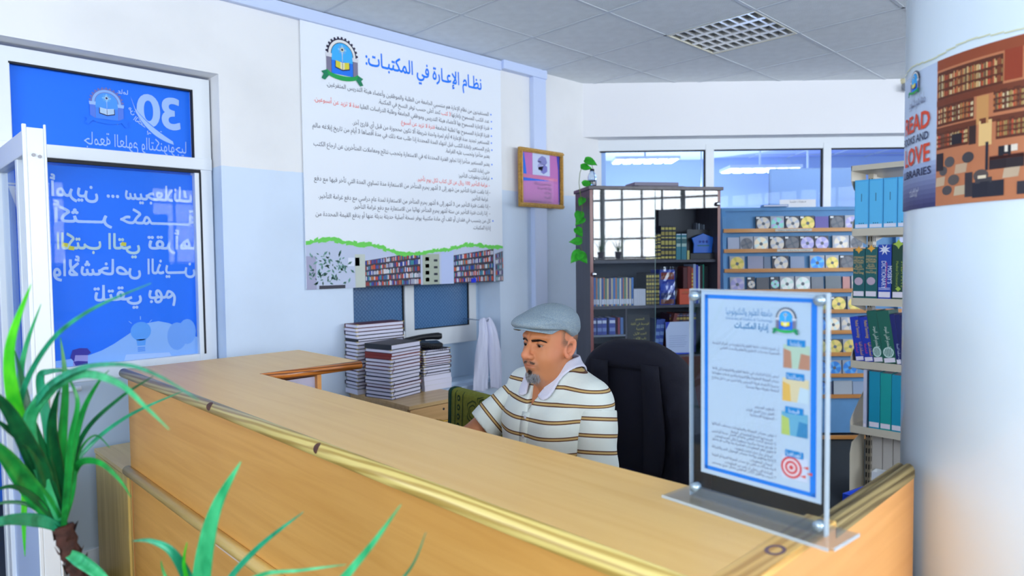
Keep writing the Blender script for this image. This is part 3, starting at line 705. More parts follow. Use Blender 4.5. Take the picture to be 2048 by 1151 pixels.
for k in range(90):
    t = r2.gauss(.085, .045); z_ = r2.uniform(.03, .21)
    if not 0.005 < t < .2: continue
    a = r2.uniform(0, 6.28); s_ = r2.uniform(.008, .02); x_ = LINE(PX0, PX1, t)
    st.poly([(x_+s_*math.cos(a), SZ+z_+s_*math.sin(a), .0018), (x_-s_*.4*math.sin(a), SZ+z_+s_*.4*math.cos(a), .0018), (x_-s_*math.cos(a), SZ+z_-s_*math.sin(a), .0018), (x_+s_*.4*math.sin(a), SZ+z_-s_*.4*math.cos(a), .0018)], 0, r2.choice([(60, 110, 100), (90, 140, 130), (50, 90, 80), (110, 160, 150)]), Mp)
strip_rect(.05, .16, 0, .02, (60, 60, 75), .0019); strip_rect(.80, .83, .0, .03, (20, 50, 220), .0019)
st.build('shelf_photo', m_print, ps)

# ------------------------------------------------------------------ framed print
fp = empty('framed_print', (0, 0, 0), label='gold-framed pink print of a turbaned bearded man on the wall', cat='picture')
a = at_y(1036, 293, YW-.05); b = at_y(1121, 418, YW-.05); c_ = at_y(1123, 304, YW-.05)
FX0, FX1, FZ0, FZ1 = a.x, c_.x, (b.z), a.z
m_gold = mat('gilt_wood', (196, 150, 70), .35, .4, noise=.4, nscale=80, bump=.4, bscale=120)
f = MB(); t_ = .032
for k, (x0, x1, z0, z1) in enumerate([(FX0, FX1, FZ1-t_, FZ1), (FX0, FX1, FZ0, FZ0+t_), (FX0, FX0+t_, FZ0+t_, FZ1-t_), (FX1-t_, FX1, FZ0+t_, FZ1-t_)]):
    f.box(x0, x1, YW-.07, YW-.045, z0, z1); e_ = .009
    f.box(x0+(e_ if x0 == FX0 and k < 2 else 0)*0+0, x1, YW-.078, YW-.07, z0+e_ if k < 2 else z0, z1-e_ if k < 2 else z1) if k < 2 else f.box(x0+e_, x1-e_, YW-.078, YW-.07, z0, z1)
f.build('frame', m_gold, fp, bevel=.003)
Mf = frame((0, YW-.056, 0), (1, 0, 0), (0, 0, 1)); pr_ = MB()
MB().box(FX0+.02, FX1-.02, YW-.0555, YW-.048, FZ0+.02, FZ1-.02).build('print', mat('print_pink', (216, 120, 190), .5), fp)
def fr_(x, z): return (LINE(FX0+t_, FX1-t_, x), LINE(FZ0+t_, FZ1-t_, z))
def fpoly(pts, col, l): pr_.poly([(*fr_(x, z), l) for x, z in pts], 0, col, Mf)
fpoly([(0, .57), (.12, .57), (.06, .98), (0, 1)], (10, 120, 240), .0002); fpoly([(.92, 1), (1, 1), (1, 0), (.97, 0), (.96, .7)], (70, 70, 190), .0002)
fpoly([(0, .43), (.7, .47), (.7, .5), (0, .52)], (20, 110, 235), .0003); fpoly([(0, .5), (.93, .475), (.95, .53), (0, .575)], (238, 130, 170), .0005)
fpoly([(.80, .02), (.93, .02), (.93, .42), (.8, .43)], (226, 130, 200), .0005)
fpoly([(.27, .57), (.73, .57), (.73, 1.0), (.27, 1.0)], (225, 228, 248), .0007)
for pts, c in (([(.42, .9), (.52, .97), (.62, .94), (.66, .84), (.6, .78), (.46, .8), (.4, .84)], (150, 145, 200)), ([(.42, .8), (.4, .74), (.44, .68), (.52, .7), (.54, .8)], (185, 180, 222)), ([(.42, .73), (.42, .68), (.52, .66), (.56, .76), (.5, .75)], (70, 65, 120)), ([(.56, .8), (.66, .76), (.66, .66), (.56, .6), (.48, .64), (.52, .7)], (140, 132, 205)), ([(.42, .86), (.5, .85), (.5, .83), (.42, .84)], (80, 75, 140))): fpoly(pts, c, .0009)
for k, (t, w_) in enumerate([('ابن سينا', .45), ('الاسم', .36), ('الولادة', .18), ('الوفاة', .18), ('نبذة', .7)]):
    x, z = fr_(.76, .38-.09*k); put_text(pr_, {0: 'اسمه الحسين بن عبدالله', 1: 'ولادته سنة', 2: 'وفاته', 3: 'لقبه', 4: 'برع في الطب والفلسفة والعلوم الطبيعية'}[k], Mf, x, z, .03, 'R', True, width=w_*(FX1-FX0-2*t_), col=(80, 20, 90), z=.0007)
pr_.build('portrait_drawing', m_print, fp)
MB().box(FX0+.02, FX1-.02, YW-.0625, YW-.0605, FZ0+.02, FZ1-.02).build('cover_glass', m_clear, fp)
# ------------------------------------------------------------------ service counter
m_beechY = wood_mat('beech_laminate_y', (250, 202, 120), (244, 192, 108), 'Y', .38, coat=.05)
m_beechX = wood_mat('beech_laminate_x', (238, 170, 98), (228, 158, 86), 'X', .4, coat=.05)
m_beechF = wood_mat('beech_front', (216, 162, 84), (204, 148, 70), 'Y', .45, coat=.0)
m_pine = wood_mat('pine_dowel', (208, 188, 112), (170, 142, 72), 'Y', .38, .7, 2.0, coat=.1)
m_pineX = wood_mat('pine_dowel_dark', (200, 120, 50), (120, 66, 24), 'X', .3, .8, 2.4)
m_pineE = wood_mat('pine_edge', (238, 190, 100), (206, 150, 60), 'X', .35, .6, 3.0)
m_knot = mat('wood_knot', (96, 60, 40), .5, noise=.5, nscale=60)
CZ = 1.06; CXF, CXI, CYE, CYI, CXE = .7676, 1.0896, 3.006, 2.468, 1.514
CYR = .418        # near right end
ct = empty('service_counter', (0, 0, 0), label='L-shaped beech service counter with pine half-round edging', cat='counter')
MB().prism([(CXF+.005, CYR), (CXI, CYR), (CXI, CYI), (CXE, CYI), (CXE, CYE), (CXF+.005, CYE)], CZ-.028, CZ).build('counter_top', m_beechY, ct, bevel=.0015)
MB().box(CXF+.012, CXF+.03, CYR, CYE, .66, CZ-.028).build('upper_front_panel', m_beechF, ct)
MB().box(CXF+.012, CXF+.03, CYR, CYE-.012, .0, .632).build('lower_front_panel', m_beechF, ct)
MB().box(CXF+.0125, CXF+.03, CYE-.012, CYE, .0, .632).build('edge_strip', mat('orange_edge_tape', (236, 150, 84), .5), ct)
d = MB(); d.tube([(CXF, CYR-.002, CZ-.017), (CXF, CYE+.004, CZ-.017)], .0185, 18); lab(d.build('rounded_edge', m_pine, ct, smooth=True), 'yellow pine half-round edging with dark knots')
for y, s_ in ((2.07, .013), (1.42, .008)):
    kn = MB(); rr0 = .0188
    G = [[(CXF-rr0*math.cos(t), y+s_*1.3*(j/4-1)*math.sqrt(max(0, 1-((t-.5)/.8)**2)), CZ-.017+rr0*math.sin(t)) for j in range(9)] for t in [-.3+1.6*i/8 for i in range(9)]]
    kn.grid(G); lab(kn.build('knot', m_knot, ct), 'dark brown knot in the pine edging')
MB().tube([(CXF+.002, CYR, .648), (CXF+.002, CYE+.01, .648)], .0195, 16).build('middle_rail', wood_mat('rail_wood', (222, 190, 110), (206, 168, 88), 'Y', .35), ct, smooth=True)
gp = MB(); gp.box(CXF+.008, CXF+.014, 1.75, 2.78, .622, .63); gp.box(CXF+.010, CXF+.0125, 2.2, 2.202, .50, .622); tag(gp.build('worn_gap', mat('dark_gap', (60, 50, 50), .8), ct), kind='stuff')
gs = MB(); gs.box(CXF+.009, CXF+.0125, 2.28, 2.46, .612, .62); gs.box(CXF+.009, CXF+.0125, 1.93, 2.12, .606, .622); tag(gs.build('chipped_edge', mat('chipped_laminate', (206, 186, 170), .7), ct), kind='stuff')
# return leg
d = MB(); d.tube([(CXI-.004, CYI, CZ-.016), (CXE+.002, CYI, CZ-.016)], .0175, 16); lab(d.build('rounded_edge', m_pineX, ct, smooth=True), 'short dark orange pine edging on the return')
MB().box(CXI+.25, CXI+.268, CYI+.04, CYE-.02, 0, CZ-.028).build('return_panel', m_beechX, ct)
MB().box(CXF+.03, CXE-.03, CYE-.02, CYE-.002, 0, CZ-.028).build('return_back_panel', m_beechX, ct)
MB().box(CXI+.02, CXI+.25, CYI+.06, CYI+.07, .70, CZ-.05).build('notice_paper', mat('pale_paper', (206, 206, 236), .6), ct)
# staff-side work surface, inner side
MB().box(CXI-.25, CXI+.36, .50, CYI+.03, .715, .74).build('work_surface', m_beechY, ct, bevel=.002)
MB().box(CXI-.27, CXI-.252, CYR+.03, CYE-.03, 0, CZ-.028).build('inner_panel', m_beechF, ct)
MB().box(CXI+.02, CXI+.34, .5, .518, 0, .715).build('end_support', m_beechF, ct); MB().box(CXI+.02, CXI+.34, CYI-.04, CYI-.022, 0, .715).build('end_support', m_beechF, ct)
# right end wing: front face plane y=.40, top strip
EX1 = 1.515
MB().box(CXF+.012, EX1, CYR-.018, CYR, 0, CZ-.012).build('end_panel', m_beechX, ct)
MB().box(CXF+.02, 1.102, CYR-.020, CYR+.028, CZ-.012, CZ+.0005).build('end_edge', m_pineE, ct, bevel=.003)
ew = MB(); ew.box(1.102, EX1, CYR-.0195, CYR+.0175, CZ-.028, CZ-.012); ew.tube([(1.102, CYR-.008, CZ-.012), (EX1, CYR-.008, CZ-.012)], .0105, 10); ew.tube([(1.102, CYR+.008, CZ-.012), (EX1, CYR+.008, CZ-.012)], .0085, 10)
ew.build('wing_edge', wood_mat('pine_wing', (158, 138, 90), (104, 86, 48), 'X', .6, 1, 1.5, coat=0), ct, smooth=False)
kn = MB(); kn.grid([[(.93+r_*1.5*math.cos(2*PI*k/20), CYR+.002+r_*math.sin(2*PI*k/20), CZ+.0009) for k in range(20)] for r_ in (.0085, .0135)], closed=True)
lab(kn.build('knot', mat('knot_ring', (120, 92, 100), .5), ct), 'ring-shaped dark knot at the near corner')
# low cabinet behind the left end
lc = empty('low_cabinet', (0, 0, 0), label='low beech cabinet against the far end of the counter', cat='cabinet')
LX0, LX1, LY0, LY1, LZ = .772, 1.19, CYE+.035, 3.545, .632
MB().box(LX0+.012, LX1, LY0, LY1, .02, LZ-.018).build('body', wood_mat('cab_side', (228, 194, 118), (206, 170, 96), 'Z', .45), lc)
MB().box(LX0, LX1+.01, LY0-.005, LY1+.005, LZ-.018, LZ).build('top', wood_mat('cab_top', (236, 200, 132), (222, 182, 112), 'Y', .4), lc)
MB().box(LX0+.002, LX0+.011, LY0+.004, LY1-.004, .03, LZ-.022).build('door', wood_mat('cab_door', (236, 204, 118), (212, 176, 92), 'Z', .45), lc)

# ------------------------------------------------------------------ drawer unit with books
DZ_ = .70
dx0, dx1, dy0, dy1 = 2.112, 2.522, 2.955, 3.555
m_drw = wood_mat('drawer_front', (222, 176, 118), (206, 158, 98), 'X', .4); m_drt = wood_mat('drawer_top', (216, 180, 124), (200, 160, 104), 'X', .4)
du = empty('drawer_unit', (0, 0, 0), label='beech drawer unit with brass bow handle under the book stacks', cat='drawer unit')
MB().box(dx0, dx1, dy0+.02, dy1, .03, DZ_-.02).build('body', m_drt, du)
MB().box(dx0-.006, dx1+.008, dy0-.004, dy1, DZ_-.02, DZ_).build('top', m_drt, du, bevel=.0015)
zt_ = DZ_-.024
for k in range(4):
    z1 = zt_-k*.15; z0 = z1-.146
    o = MB().box(dx0+.003, dx1-.003, dy0, dy0+.019, z0, z1).build('drawer', m_drw, du, bevel=.001)
    h = MB(); cxm = (dx0+dx1)/2+.035; zc = (z0+z1)/2-.012
    if k == 0: zc = z1-.085
    P = [(cxm-.06, dy0-.002, zc), (cxm-.055, dy0-.02, zc+.004), (cxm-.03, dy0-.027, zc-.004), (cxm, dy0-.03, zc-.002), (cxm+.03, dy0-.027, zc-.004), (cxm+.055, dy0-.02, zc+.004), (cxm+.06, dy0-.002, zc)]
    h.tube(P, [.004, .005, .0035, .005, .0035, .005, .004], 8)
    for s_ in (-1, 1): h.lathe([(.009, 0), (.008, .003), (.004, .005)], 10, M=Matrix.Translation((cxm+s_*.06, dy0, zc)) @ Matrix.Rotation(PI/2, 4, 'X')); h.tube([(cxm+s_*.06, dy0-.003, zc), (cxm+s_*.075, dy0-.003, zc+.01)], [.005, .002], 6)
    h.build('handle', MATS['brass'], o, smooth=True)
    kh = MB(); kh.lathe([(.007, 0), (.007, .002)], 10, M=Matrix.Translation((cxm-.01, dy0+.001, z1-.028)) @ Matrix.Rotation(PI/2, 4, 'X')); kh.build('keyhole', m_gasket, o)
# thesis volumes: cover, page block, ribbon
m_pages = mat('book_pages', (226, 226, 246), .8, noise=.07, nscale=300, stretch=(1, 1, 30))
m_rib = mat('ribbon', (25, 22, 60), .6); m_ribr = mat('ribbon_red', (120, 25, 45), .6); m_brassc = mat('corner_gold', (200, 180, 90), .4, .6)
COV = {'navy': mat('cover_navy', (28, 30, 66), .45), 'black': mat('cover_black', (34, 36, 44), .42, bump=.2, bscale=200), 'maroon': mat('cover_maroon', (96, 34, 50), .45), 'red': mat('cover_red', (128, 44, 40), .45, bump=.15, bscale=200), 'white': mat('cover_white', (222, 222, 232), .55), 'teal': mat('cover_teal', (206, 214, 216), .55)}
def volume(name_, kind, w_, l_, t_, loc, rz, label, group, ribbon=0, spine='-x'):
    """lying book; spine at local -x, length along y"""
    o = empty('bound_volume', loc, rz, label, 'book', group)
    c = .0022 if kind not in ('white', 'teal') else .0008
    m = MB(); m.box(-w_/2, w_/2, -l_/2, l_/2, 0, c); m.box(-w_/2, w_/2, -l_/2, l_/2, t_-c, t_); m.box(-w_/2, -w_/2+c*1.4, -l_/2, l_/2, c*.5, t_-c*.5)
    m.build('cover', COV[kind], o)
    e = .004 if kind not in ('white', 'teal') else .001
    p = MB(); p.box(-w_/2+c, w_/2-e, -l_/2+e, l_/2-e, c, t_-c); p.build('page_block', m_pages, o)
    if c > .002:
        g = MB()
        for sx in (1,):
            for sy in (-1, 1):
                g.box(sx*w_/2-.012, sx*w_/2+.001, sy*l_/2-.012*(sy > 0)-.001*(sy < 0), sy*l_/2+.012*(sy < 0)+.001*(sy > 0), t_-c-.0006, t_+.0004)
        tag(g.build('corner_caps', m_brassc, o), kind='stuff')
    if ribbon:
        yy = -l_/2+.002; x = ribbon*w_*.3
        r = MB(); r.tube([(w_/2-.004, yy+.03, t_*.5), (w_/2+.006, yy+.02, t_*.45), (w_/2+.010, yy+.012, t_*.1), (w_/2+.012, yy, -.012)], .0016, 5); r.build('ribbon_marker', m_ribr if kind in ('red', 'maroon') else m_rib, o)
    return o
r4 = random.Random(11)
def stack(kinds, ths, cx, cy, rz, w_, l_, z, where, group, jig=.004, sizes=None, ribs=()):
    n_ = len(kinds); out = []
    for k, (kd, t_) in enumerate(zip(kinds, ths)):
        pos = 'topmost' if k == n_-1 else 'lowest' if k == 0 else ORD[k]+' from the bottom'
        sw_, sl_ = (sizes[k] if sizes else (w_, l_))
        nm = {'navy': 'white-paged navy-edged', 'black': 'black-covered', 'maroon': 'maroon-edged', 'red': 'brick-red covered', 'white': 'plain white-covered', 'teal': 'thick pale'}[kd]
        o = volume('v', kd, sw_, sl_, t_-.0006, (cx+r4.uniform(-jig, jig), cy+r4.uniform(-jig, jig), z), rz+r4.uniform(-.02, .02), '%s volume, %s of %s' % (nm, pos, where), group, ribbon=1 if k in ribs else 0)
        z += t_; out.append(o)
    return z
# centre stack
def bounds_stack(kinds, ths, C, rz, w_, l_, z, where, group, ribs=()):
    """C: front-left corner; w_ along rz, l_ away"""
    ux_ = Vector((math.cos(rz), math.sin(rz))); uy_ = Vector((-ux_.y, ux_.x)); n_ = len(kinds)
    for k, (kd, t_) in enumerate(zip(kinds, ths)):
        pos = 'topmost' if k == n_-1 else 'lowest' if k == 0 else ORD[k]+' from the bottom'
        nm = {'navy': 'navy-edged', 'black': 'black-covered', 'maroon': 'maroon-edged', 'red': 'brick-red', 'white': 'plain white', 'teal': 'thick pale'}[kd]
        c_ = Vector(C)+ux_*w_/2+uy_*l_/2+Vector((r4.uniform(-.004, .004), r4.uniform(-.004, .004)))
        if kd in ('black', 'red') and k > 4: volume('v', kd, w_, l_, t_-.0006, (c_.x, c_.y, z), rz+r4.uniform(-.02, .02), '%s volume, %s of %s' % (nm, pos, where), group, ribbon=1 if k in ribs else 0)
        elif k % 2: volume('v', kd, w_, l_, t_-.0006, (c_.x, c_.y, z), rz+r4.uniform(-.02, .02)+PI, '%s volume, %s of %s' % (nm, pos, where), group)
        else: volume('v', kd, l_, w_, t_-.0006, (c_.x, c_.y, z), rz-PI/2+r4.uniform(-.02, .02), '%s volume, %s of %s' % (nm, pos, where), group, ribbon=1 if k in ribs else 0)
        z += t_
    return z
k1 = ['navy']*2+['navy', 'maroon', 'navy', 'navy']+['navy', 'navy']+['maroon', 'maroon', 'navy', 'red', 'red', 'navy', 'black']
th = [.017, .021, .02, .017, .019, .021, .020, .019, .019, .0185, .019, .0165, .0165, .019, .027]
tgt = at_x(783, 690, 2.133).z; f_ = (tgt-DZ_)/sum(th); th = [t*f_ for t in th]
bounds_stack(k1, th, (2.136, 3.158), math.radians(12), .25, .205, DZ_, 'the middle stack', 'bound volumes in the middle stack', ribs=(0, 2, 4, 8, 10))
k2 = ['teal']+['navy']*5+['maroon', 'navy', 'navy', 'maroon', 'navy', 'navy', 'navy', 'navy', 'black', 'navy', 'navy', 'maroon', 'maroon']
th2 = [.03]+[.0215]*18; th2[14] = .014
tgt = at_y(758, 645, 3.43).z
f_ = (tgt-DZ_)/sum(th2); th2 = [t*f_ for t in th2]
bounds_stack(k2, th2, (2.085, 3.425), 0, .33, .135, DZ_, 'the tall rear stack by the window', 'bound volumes in the rear stack')
k3 = ['teal', 'white', 'white', 'navy', 'navy', 'navy', 'navy', 'maroon', 'navy', 'maroon', 'navy', 'navy', 'navy']
th3 = [.036, .03, .032, .017, .02, .02, .012, .014, .016, .014, .019, .02, .014]
tgt = at_y(865, 698, 3.22).z; f_ = (tgt-DZ_)/sum(th3); th3 = [t*f_ for t in th3]
zt3 = bounds_stack(k3, th3, (2.405, 3.215), 0, .205, .19, DZ_, 'the right-hand stack under the telephone', 'bound volumes in the right-hand stack', ribs=(4, 12))
# ------------------------------------------------------------------ telephone lying on the stacks
m_ph = mat('phone_black', (22, 24, 30), .35); m_phk = mat('phone_keys', (52, 54, 62), .4)
PH = at_y(835, 694, 3.30)
tp = empty('telephone', (2.475, 3.32, zt3+.006), -.45, 'black corded telephone lying on the book stacks', 'telephone')
b_ = MB(); b_.prism([(-.11, -.085), (.11, -.085), (.115, .085), (-.115, .085)], 0, .028); b_.build('base', m_ph, tp, bevel=.008)
b_ = MB(); b_.box(-.10, .03, -.07, .07, .028, .034); b_.build('keypad_plate', m_phk, tp, bevel=.002)
hs_ = MB(); pth = []; rad = []
for k in range(13):
    t = k/12; x = -.12+.24*t; zz = .05+.012*math.sin(PI*t); pth.append((x, -.03, zz)); rad.append(.024-.006*math.sin(PI*t) if 0 < k < 12 else .016)
hs_.tube(pth, rad, 12, M=Matrix.Rotation(-.12, 4, 'Y')); hs_.build('handset', m_ph, tp, smooth=True)
co = MB(); cp_ = []
for k in range(150):
    t = k/149; ax = Vector((-.11+.24*t, -.095-.02*math.sin(PI*t), .03-.035*t)); an = k*2*PI/7; cp_.append(ax+Vector((0, math.cos(an)*.009, math.sin(an)*.009)))
co.tube(cp_, .0022, 5); co.build('coiled_cord', m_ph, tp, smooth=True)
# ------------------------------------------------------------------ dark glazed bookcase
BA = Vector((3.379, 2.743)); BD = math.radians(-33.64); BW, BDp, BH = .897, .33, 1.936
bdir = Vector((math.cos(BD), math.sin(BD))); bnor = Vector((-bdir.y, bdir.x))
bk = empty('bookcase', (BA.x, BA.y, 0), BD, 'tall dark bookcase with glass doors and red-brown lower doors', 'bookcase')
m_dark = wood_mat('wenge', (62, 58, 70), (46, 42, 54), 'Z', .45); m_red = wood_mat('mahogany_edge', (120, 62, 62), (86, 40, 44), 'Z', .35); m_low = wood_mat('mahogany_door', (82, 30, 26), (56, 18, 16), 'Z', .3)
m_in = mat('bookcase_inside', (42, 46, 58), .6)
def bp(u, v, y=0):
    """pixel -> local bookcase coords on the plane at depth y"""
    A_ = (BA.x+bnor.x*y, BA.y+bnor.y*y); B_ = (A_[0]+bdir.x, A_[1]+bdir.y)
    p = at_l(u, v, A_, B_); d_ = Vector((p.x-BA.x, p.y-BA.y)); return d_.dot(bdir), p.z
o = MB(); o.box(0, .018, .006, BDp, .0, BH-.02); o.build('side_panel', m_dark, bk)
o = MB(); o.box(BW-.018, BW, .006, BDp, .0, BH-.02); o.build('side_panel', m_dark, bk)
o = MB(); o.box(-.012, BW+.012, -.02, BDp, BH-.022, BH); o.build('top_panel', m_dark, bk, bevel=.002)
MB().box(.018, BW-.018, BDp-.008, BDp-.001, .02, BH-.022).build('back_panel', m_in, bk)
for x in (0, BW-.02): MB().box(x, x+.020, -.0, .006, .03, BH-.023).build('edge_strip', m_red, bk)
MB().box(.018, BW-.018, .01, BDp-.01, .80, .835).build('fixed_shelf', m_dark, bk)
MB().box(.02, BW/2-.003, -.014, .004, .05, .825).build('lower_door', m_low, bk, bevel=.002)
MB().box(BW/2+.003, BW-.02, -.014, .004, .05, .825).build('lower_door', m_low, bk, bevel=.002)
MB().box(.018, BW-.018, .02, BDp-.02, .0, .05).build('plinth', m_dark, bk)
SHZ = [.835, 0, 1.192, 1.478]
for z in (1.165, 1.462): MB().box(.018, BW-.018, .03, BDp-.01, z-.018, z).build('shelf', m_dark, bk)
SA, SB = 1.462, 1.165; SC = .835
m_bglass = glass_mat('bookcase_glass', (225, 232, 240), .04)
xm = bp(1310, 500)[0]
for x0, x1 in ((.022, xm-.002), (xm+.002, BW-.022)):
    q_ = MB(); q_.poly([(x0, -.004, .838), (x1, -.004, .838), (x1, -.004, BH-.024), (x0, -.004, BH-.024)]); g_ = q_.build('glass_door', m_bglass, bk)
e_ = MB(); e_.box(xm-.002, xm+.001, -.006, -.001, .84, BH-.026); e_.build('glass_edge', mat('glass_edge', (90, 120, 125), .2), bk)
for u, v in ((1434, 408), (1187, 548)):
    x, z = bp(u, v); k_ = MB(); k_.lathe([(.006, 0), (.006, .008), (.014, .012), (.014, .02), (.008, .024)], 16, M=Matrix.Translation((x, -.004, z)) @ Matrix.Rotation(PI/2, 4, 'X')); k_.build('knob', mat('chrome', (200, 205, 215), .12, 1), bk, smooth=True)
# contents -------------------------------------------------------
def bworld(x, y, z): return Vector((BA.x+bdir.x*x+bnor.x*y, BA.y+bdir.y*x+bnor.y*y, z))
r5 = random.Random(5)
COVC = {}
def cmat(c, rough=.5):
    k = 'cover_%d_%d_%d' % c
    return mat(k, c, rough)
def upright(name, x, y0, z, w_, h, dp, col, label, group, bands=None, tilt=0, parent_rz=BD, world=None, base=bworld, pages=True, text=None, tcol=(225, 205, 120), lay=None):
    """standing book, spine towards the viewer (local -y); x = left edge"""
    o = empty(name, base(x, y0, z), parent_rz, label, 'book', group)
    if tilt: o.rotation_euler[1] = tilt
    m = MB(); c = .002
    m.box(0, w_, 0, c, 0, h); m.box(0, c, c, dp, 0, h); m.box(w_-c, w_, c, dp, 0, h); m.build('cover', cmat(col), o, bevel=.0012 if w_ > .02 else 0, bseg=1)
    if pages: MB().box(c, w_-c, c, dp-.004, .003, h-.003).build('page_block', m_pages, o)
    if bands or text:
        b_ = MB(); Ms = frame((0, -.0004, 0), (1, 0, 0), (0, 0, 1))
        for (z0, z1, cc_) in (bands or []): b_.poly([(w_*.06, h*z0, .0005), (w_*.94, h*z0, .0005), (w_*.94, h*z1, .0005), (w_*.06, h*z1, .0005)], 0, cc_, Ms)
        for t in (text or []):
            s_, zc, sz, cc_, ar, rt = t
            if rt:   # running down the spine
                Mt = frame((0, -.0004, 0), (0, 0, -1), (1, 0, 0))
                put_text(b_, s_, Mt, -h*zc, w_*rt[0], sz, 'C', ar, width=rt[1]*h, col=cc_, z=.0011)
            else: put_text(b_, s_, Ms, w_*.5, h*zc, sz, 'C', ar, col=cc_, z=.0011, maxw=w_*.86)
        b_.build('spine_print', m_print, o)
    return o
GB = (205, 185, 90); GD = (26, 28, 44)
# top shelf: dark gold-banded encyclopedia, teal pair
def gold_bands(n_=7):
    return [(.04, .1, GB), (.16, .26, (170, 150, 70)), (.34, .38, GB), (.44, .56, (190, 172, 84)), (.63, .67, GB), (.72, .82, (170, 150, 70)), (.88, .95, GB)]
xs = [bp(u, 503, .06)[0] for u in (1291, 1299, 1307, 1314.5, 1322, 1330, 1337, 1344.5, 1352)]
hs = [bp(1300, v, .06)[1]-SA for v in (474, 472, 468, 466, 451, 451, 451, 451)]
for k in range(8):
    upright('encyclopedia_volume', xs[k], .06, SA, xs[k+1]-xs[k]-.0015, max(.1, hs[k]), .17, GD, 'dark gold-banded volume, %s from the left on the top shelf' % ORD[k], 'gold-banded volumes on the top bookcase shelf', gold_bands())
for k, (u0, u1) in enumerate(((1352.5, 1362), (1363, 1373.5))):
    x0, x1 = bp(u0, 503, .06)[0], bp(u1, 503, .06)[0]
    upright('reference_book', x0, .06, SA, x1-x0-.001, .172, .17, (50, 128, 140), '%s teal book with white oval on the top shelf' % ('left' if k == 0 else 'right'), 'teal books on the top bookcase shelf', [(.5, .86, (180, 205, 190)), (.62, .80, (50, 128, 140)), (.95, .99, (220, 225, 235))])
x0, x1 = bp(1374.5, 503, .06)[0], bp(1379, 503, .06)[0]
upright('small_book', x0, .06, SA, x1-x0, .06, .1, (206, 196, 120), 'small yellow book beside the blue house plaque', None)
# black box shaped for the dark part of the glass reflection; slim cases
x0, _ = bp(1321, 440, .2); x1, _ = bp(1394, 440, .2); zt = bp(1350, 409, .2)[1]
bx_ = empty('dark_reflection_box', bworld(x0, .235, SA), BD, 'black box standing in for the dark reflection behind the gold-banded volumes', 'box'); MB().box(0, x1-x0, 0, .07, 0, zt-SA).build('body', mat('box_black', (22, 24, 34), .4), bx_, bevel=.003); MB().box(-.002, x1-x0+.002, -.003, .073, zt-SA-.03, zt-SA).build('lid', mat('box_lid', (30, 32, 44), .4), bx_, bevel=.002)
for k in range(5):
    x, _ = bp(1396+5*k, 440, .16); upright('slim_case', x, .19, SA, .011, .25-.004*k, .10, (150, 160, 172) if k % 2 else (90, 96, 108), 'slim grey case, %s from the left beside the black box' % ORD[k], 'slim grey cases on the top shelf', None)
# black stand with the blue house-shaped plaque
x0, _ = bp(1381, 497, .05); x1, _ = bp(1434, 497, .05)
pq = empty('house_plaque', bworld(x0, .05, SA), BD, 'blue house-shaped award plaque on a black case', 'plaque'); wq = x1-x0
MB().box(0, wq, 0, .09, 0, .042).build('base', mat('plaque_base', (14, 15, 22), .3), pq, bevel=.002)
MB().prism([(wq*.0, 0), (wq, 0), (wq*.93, .16), (wq*.03, .16)], 0, .008, M=Matrix.Translation((0, .07, .042)) @ Matrix.Rotation(PI/2, 4, 'X')).build('case_back', MATS['plaque_base'], pq)
hp = [(.16, 0), (.86, 0), (.88, .06), (.96, .10), (.53, .13), (.10, .10), (.18, .06)]
MB().prism([(a*wq, b) for a, b in hp], 0, .012, M=Matrix.Translation((0, .03, .043)) @ Matrix.Rotation(PI/2, 4, 'X')).build('plaque', mat('plaque_blue', (26, 104, 205), .25), pq, bevel=.002)
b_ = MB(); Ms = frame((0, .0175, .043), (1, 0, 0), (0, 0, 1))
for k in range(3): b_.poly([(wq*(.40+.13*k)+.009*math.cos(t), .075+.009*math.sin(t), .0005) for t in [2*PI*j/10 for j in range(10)]], 0, (16, 60, 150), Ms)
b_.poly([(wq*.3, .045, .0005), (wq*.75, .045, .0005), (wq*.75, .053, .0005), (wq*.3, .053, .0005)], 0, (60, 120, 130), Ms); b_.build('plaque_print', m_print, pq)
# middle shelf: thin magazines with white labels
MG = [(206, 190, 160), (60, 120, 190), (200, 130, 80), (90, 150, 170), (225, 215, 200), (40, 90, 160), (190, 110, 70), (80, 140, 120), (220, 200, 150), (70, 60, 120)]
u = 1184.0; k = 0
while u < 1265:
    w_ = r5.uniform(3.0, 4.6); x0, x1 = bp(u, 602, .07)[0], bp(u+w_, 602, .07)[0]; c_ = MG[k % 10] if k else (200, 60, 50)
    upright('magazine', x0, .07+r5.uniform(0, .006), SB, x1-x0-.0008, .183+r5.uniform(-.004, .004), .16, c_, 'thin magazine with white label, %s from the left on the middle shelf' % ORD[min(k, 24)], 'thin magazines on the middle bookcase shelf', [(.06, .24, (226, 228, 236))], pages=False); u += w_; k += 1
for k in range(6):
    x0, x1 = bp(1268+3.9*k, 602, .06)[0], bp(1271.6+3.9*k, 602, .06)[0]
    upright('booklet', x0, .06, SB, x1-x0, .108, .12, (214, 214, 222), 'short white booklet, %s from the left on the middle shelf' % ORD[k], 'short white booklets on the middle shelf', None, pages=False)
for k in range(5):
    x0, x1 = bp(1292.5+5.4*k, 602, .06)[0], bp(1297.4+5.4*k, 602, .06)[0]
    upright('history_volume', x0, .06, SB, x1-x0, .208, .17, (28, 26, 34), 'black gold-ornamented volume, %s of five on the middle shelf' % ORD[k], 'black gold-ornamented volumes on the middle shelf', [(.03+.12*j, .11+.12*j, GB if j % 2 else (150, 132, 66)) for j in range(8)])
x0, x1 = bp(1320, 602, .05)[0], bp(1350, 602, .05)[0]
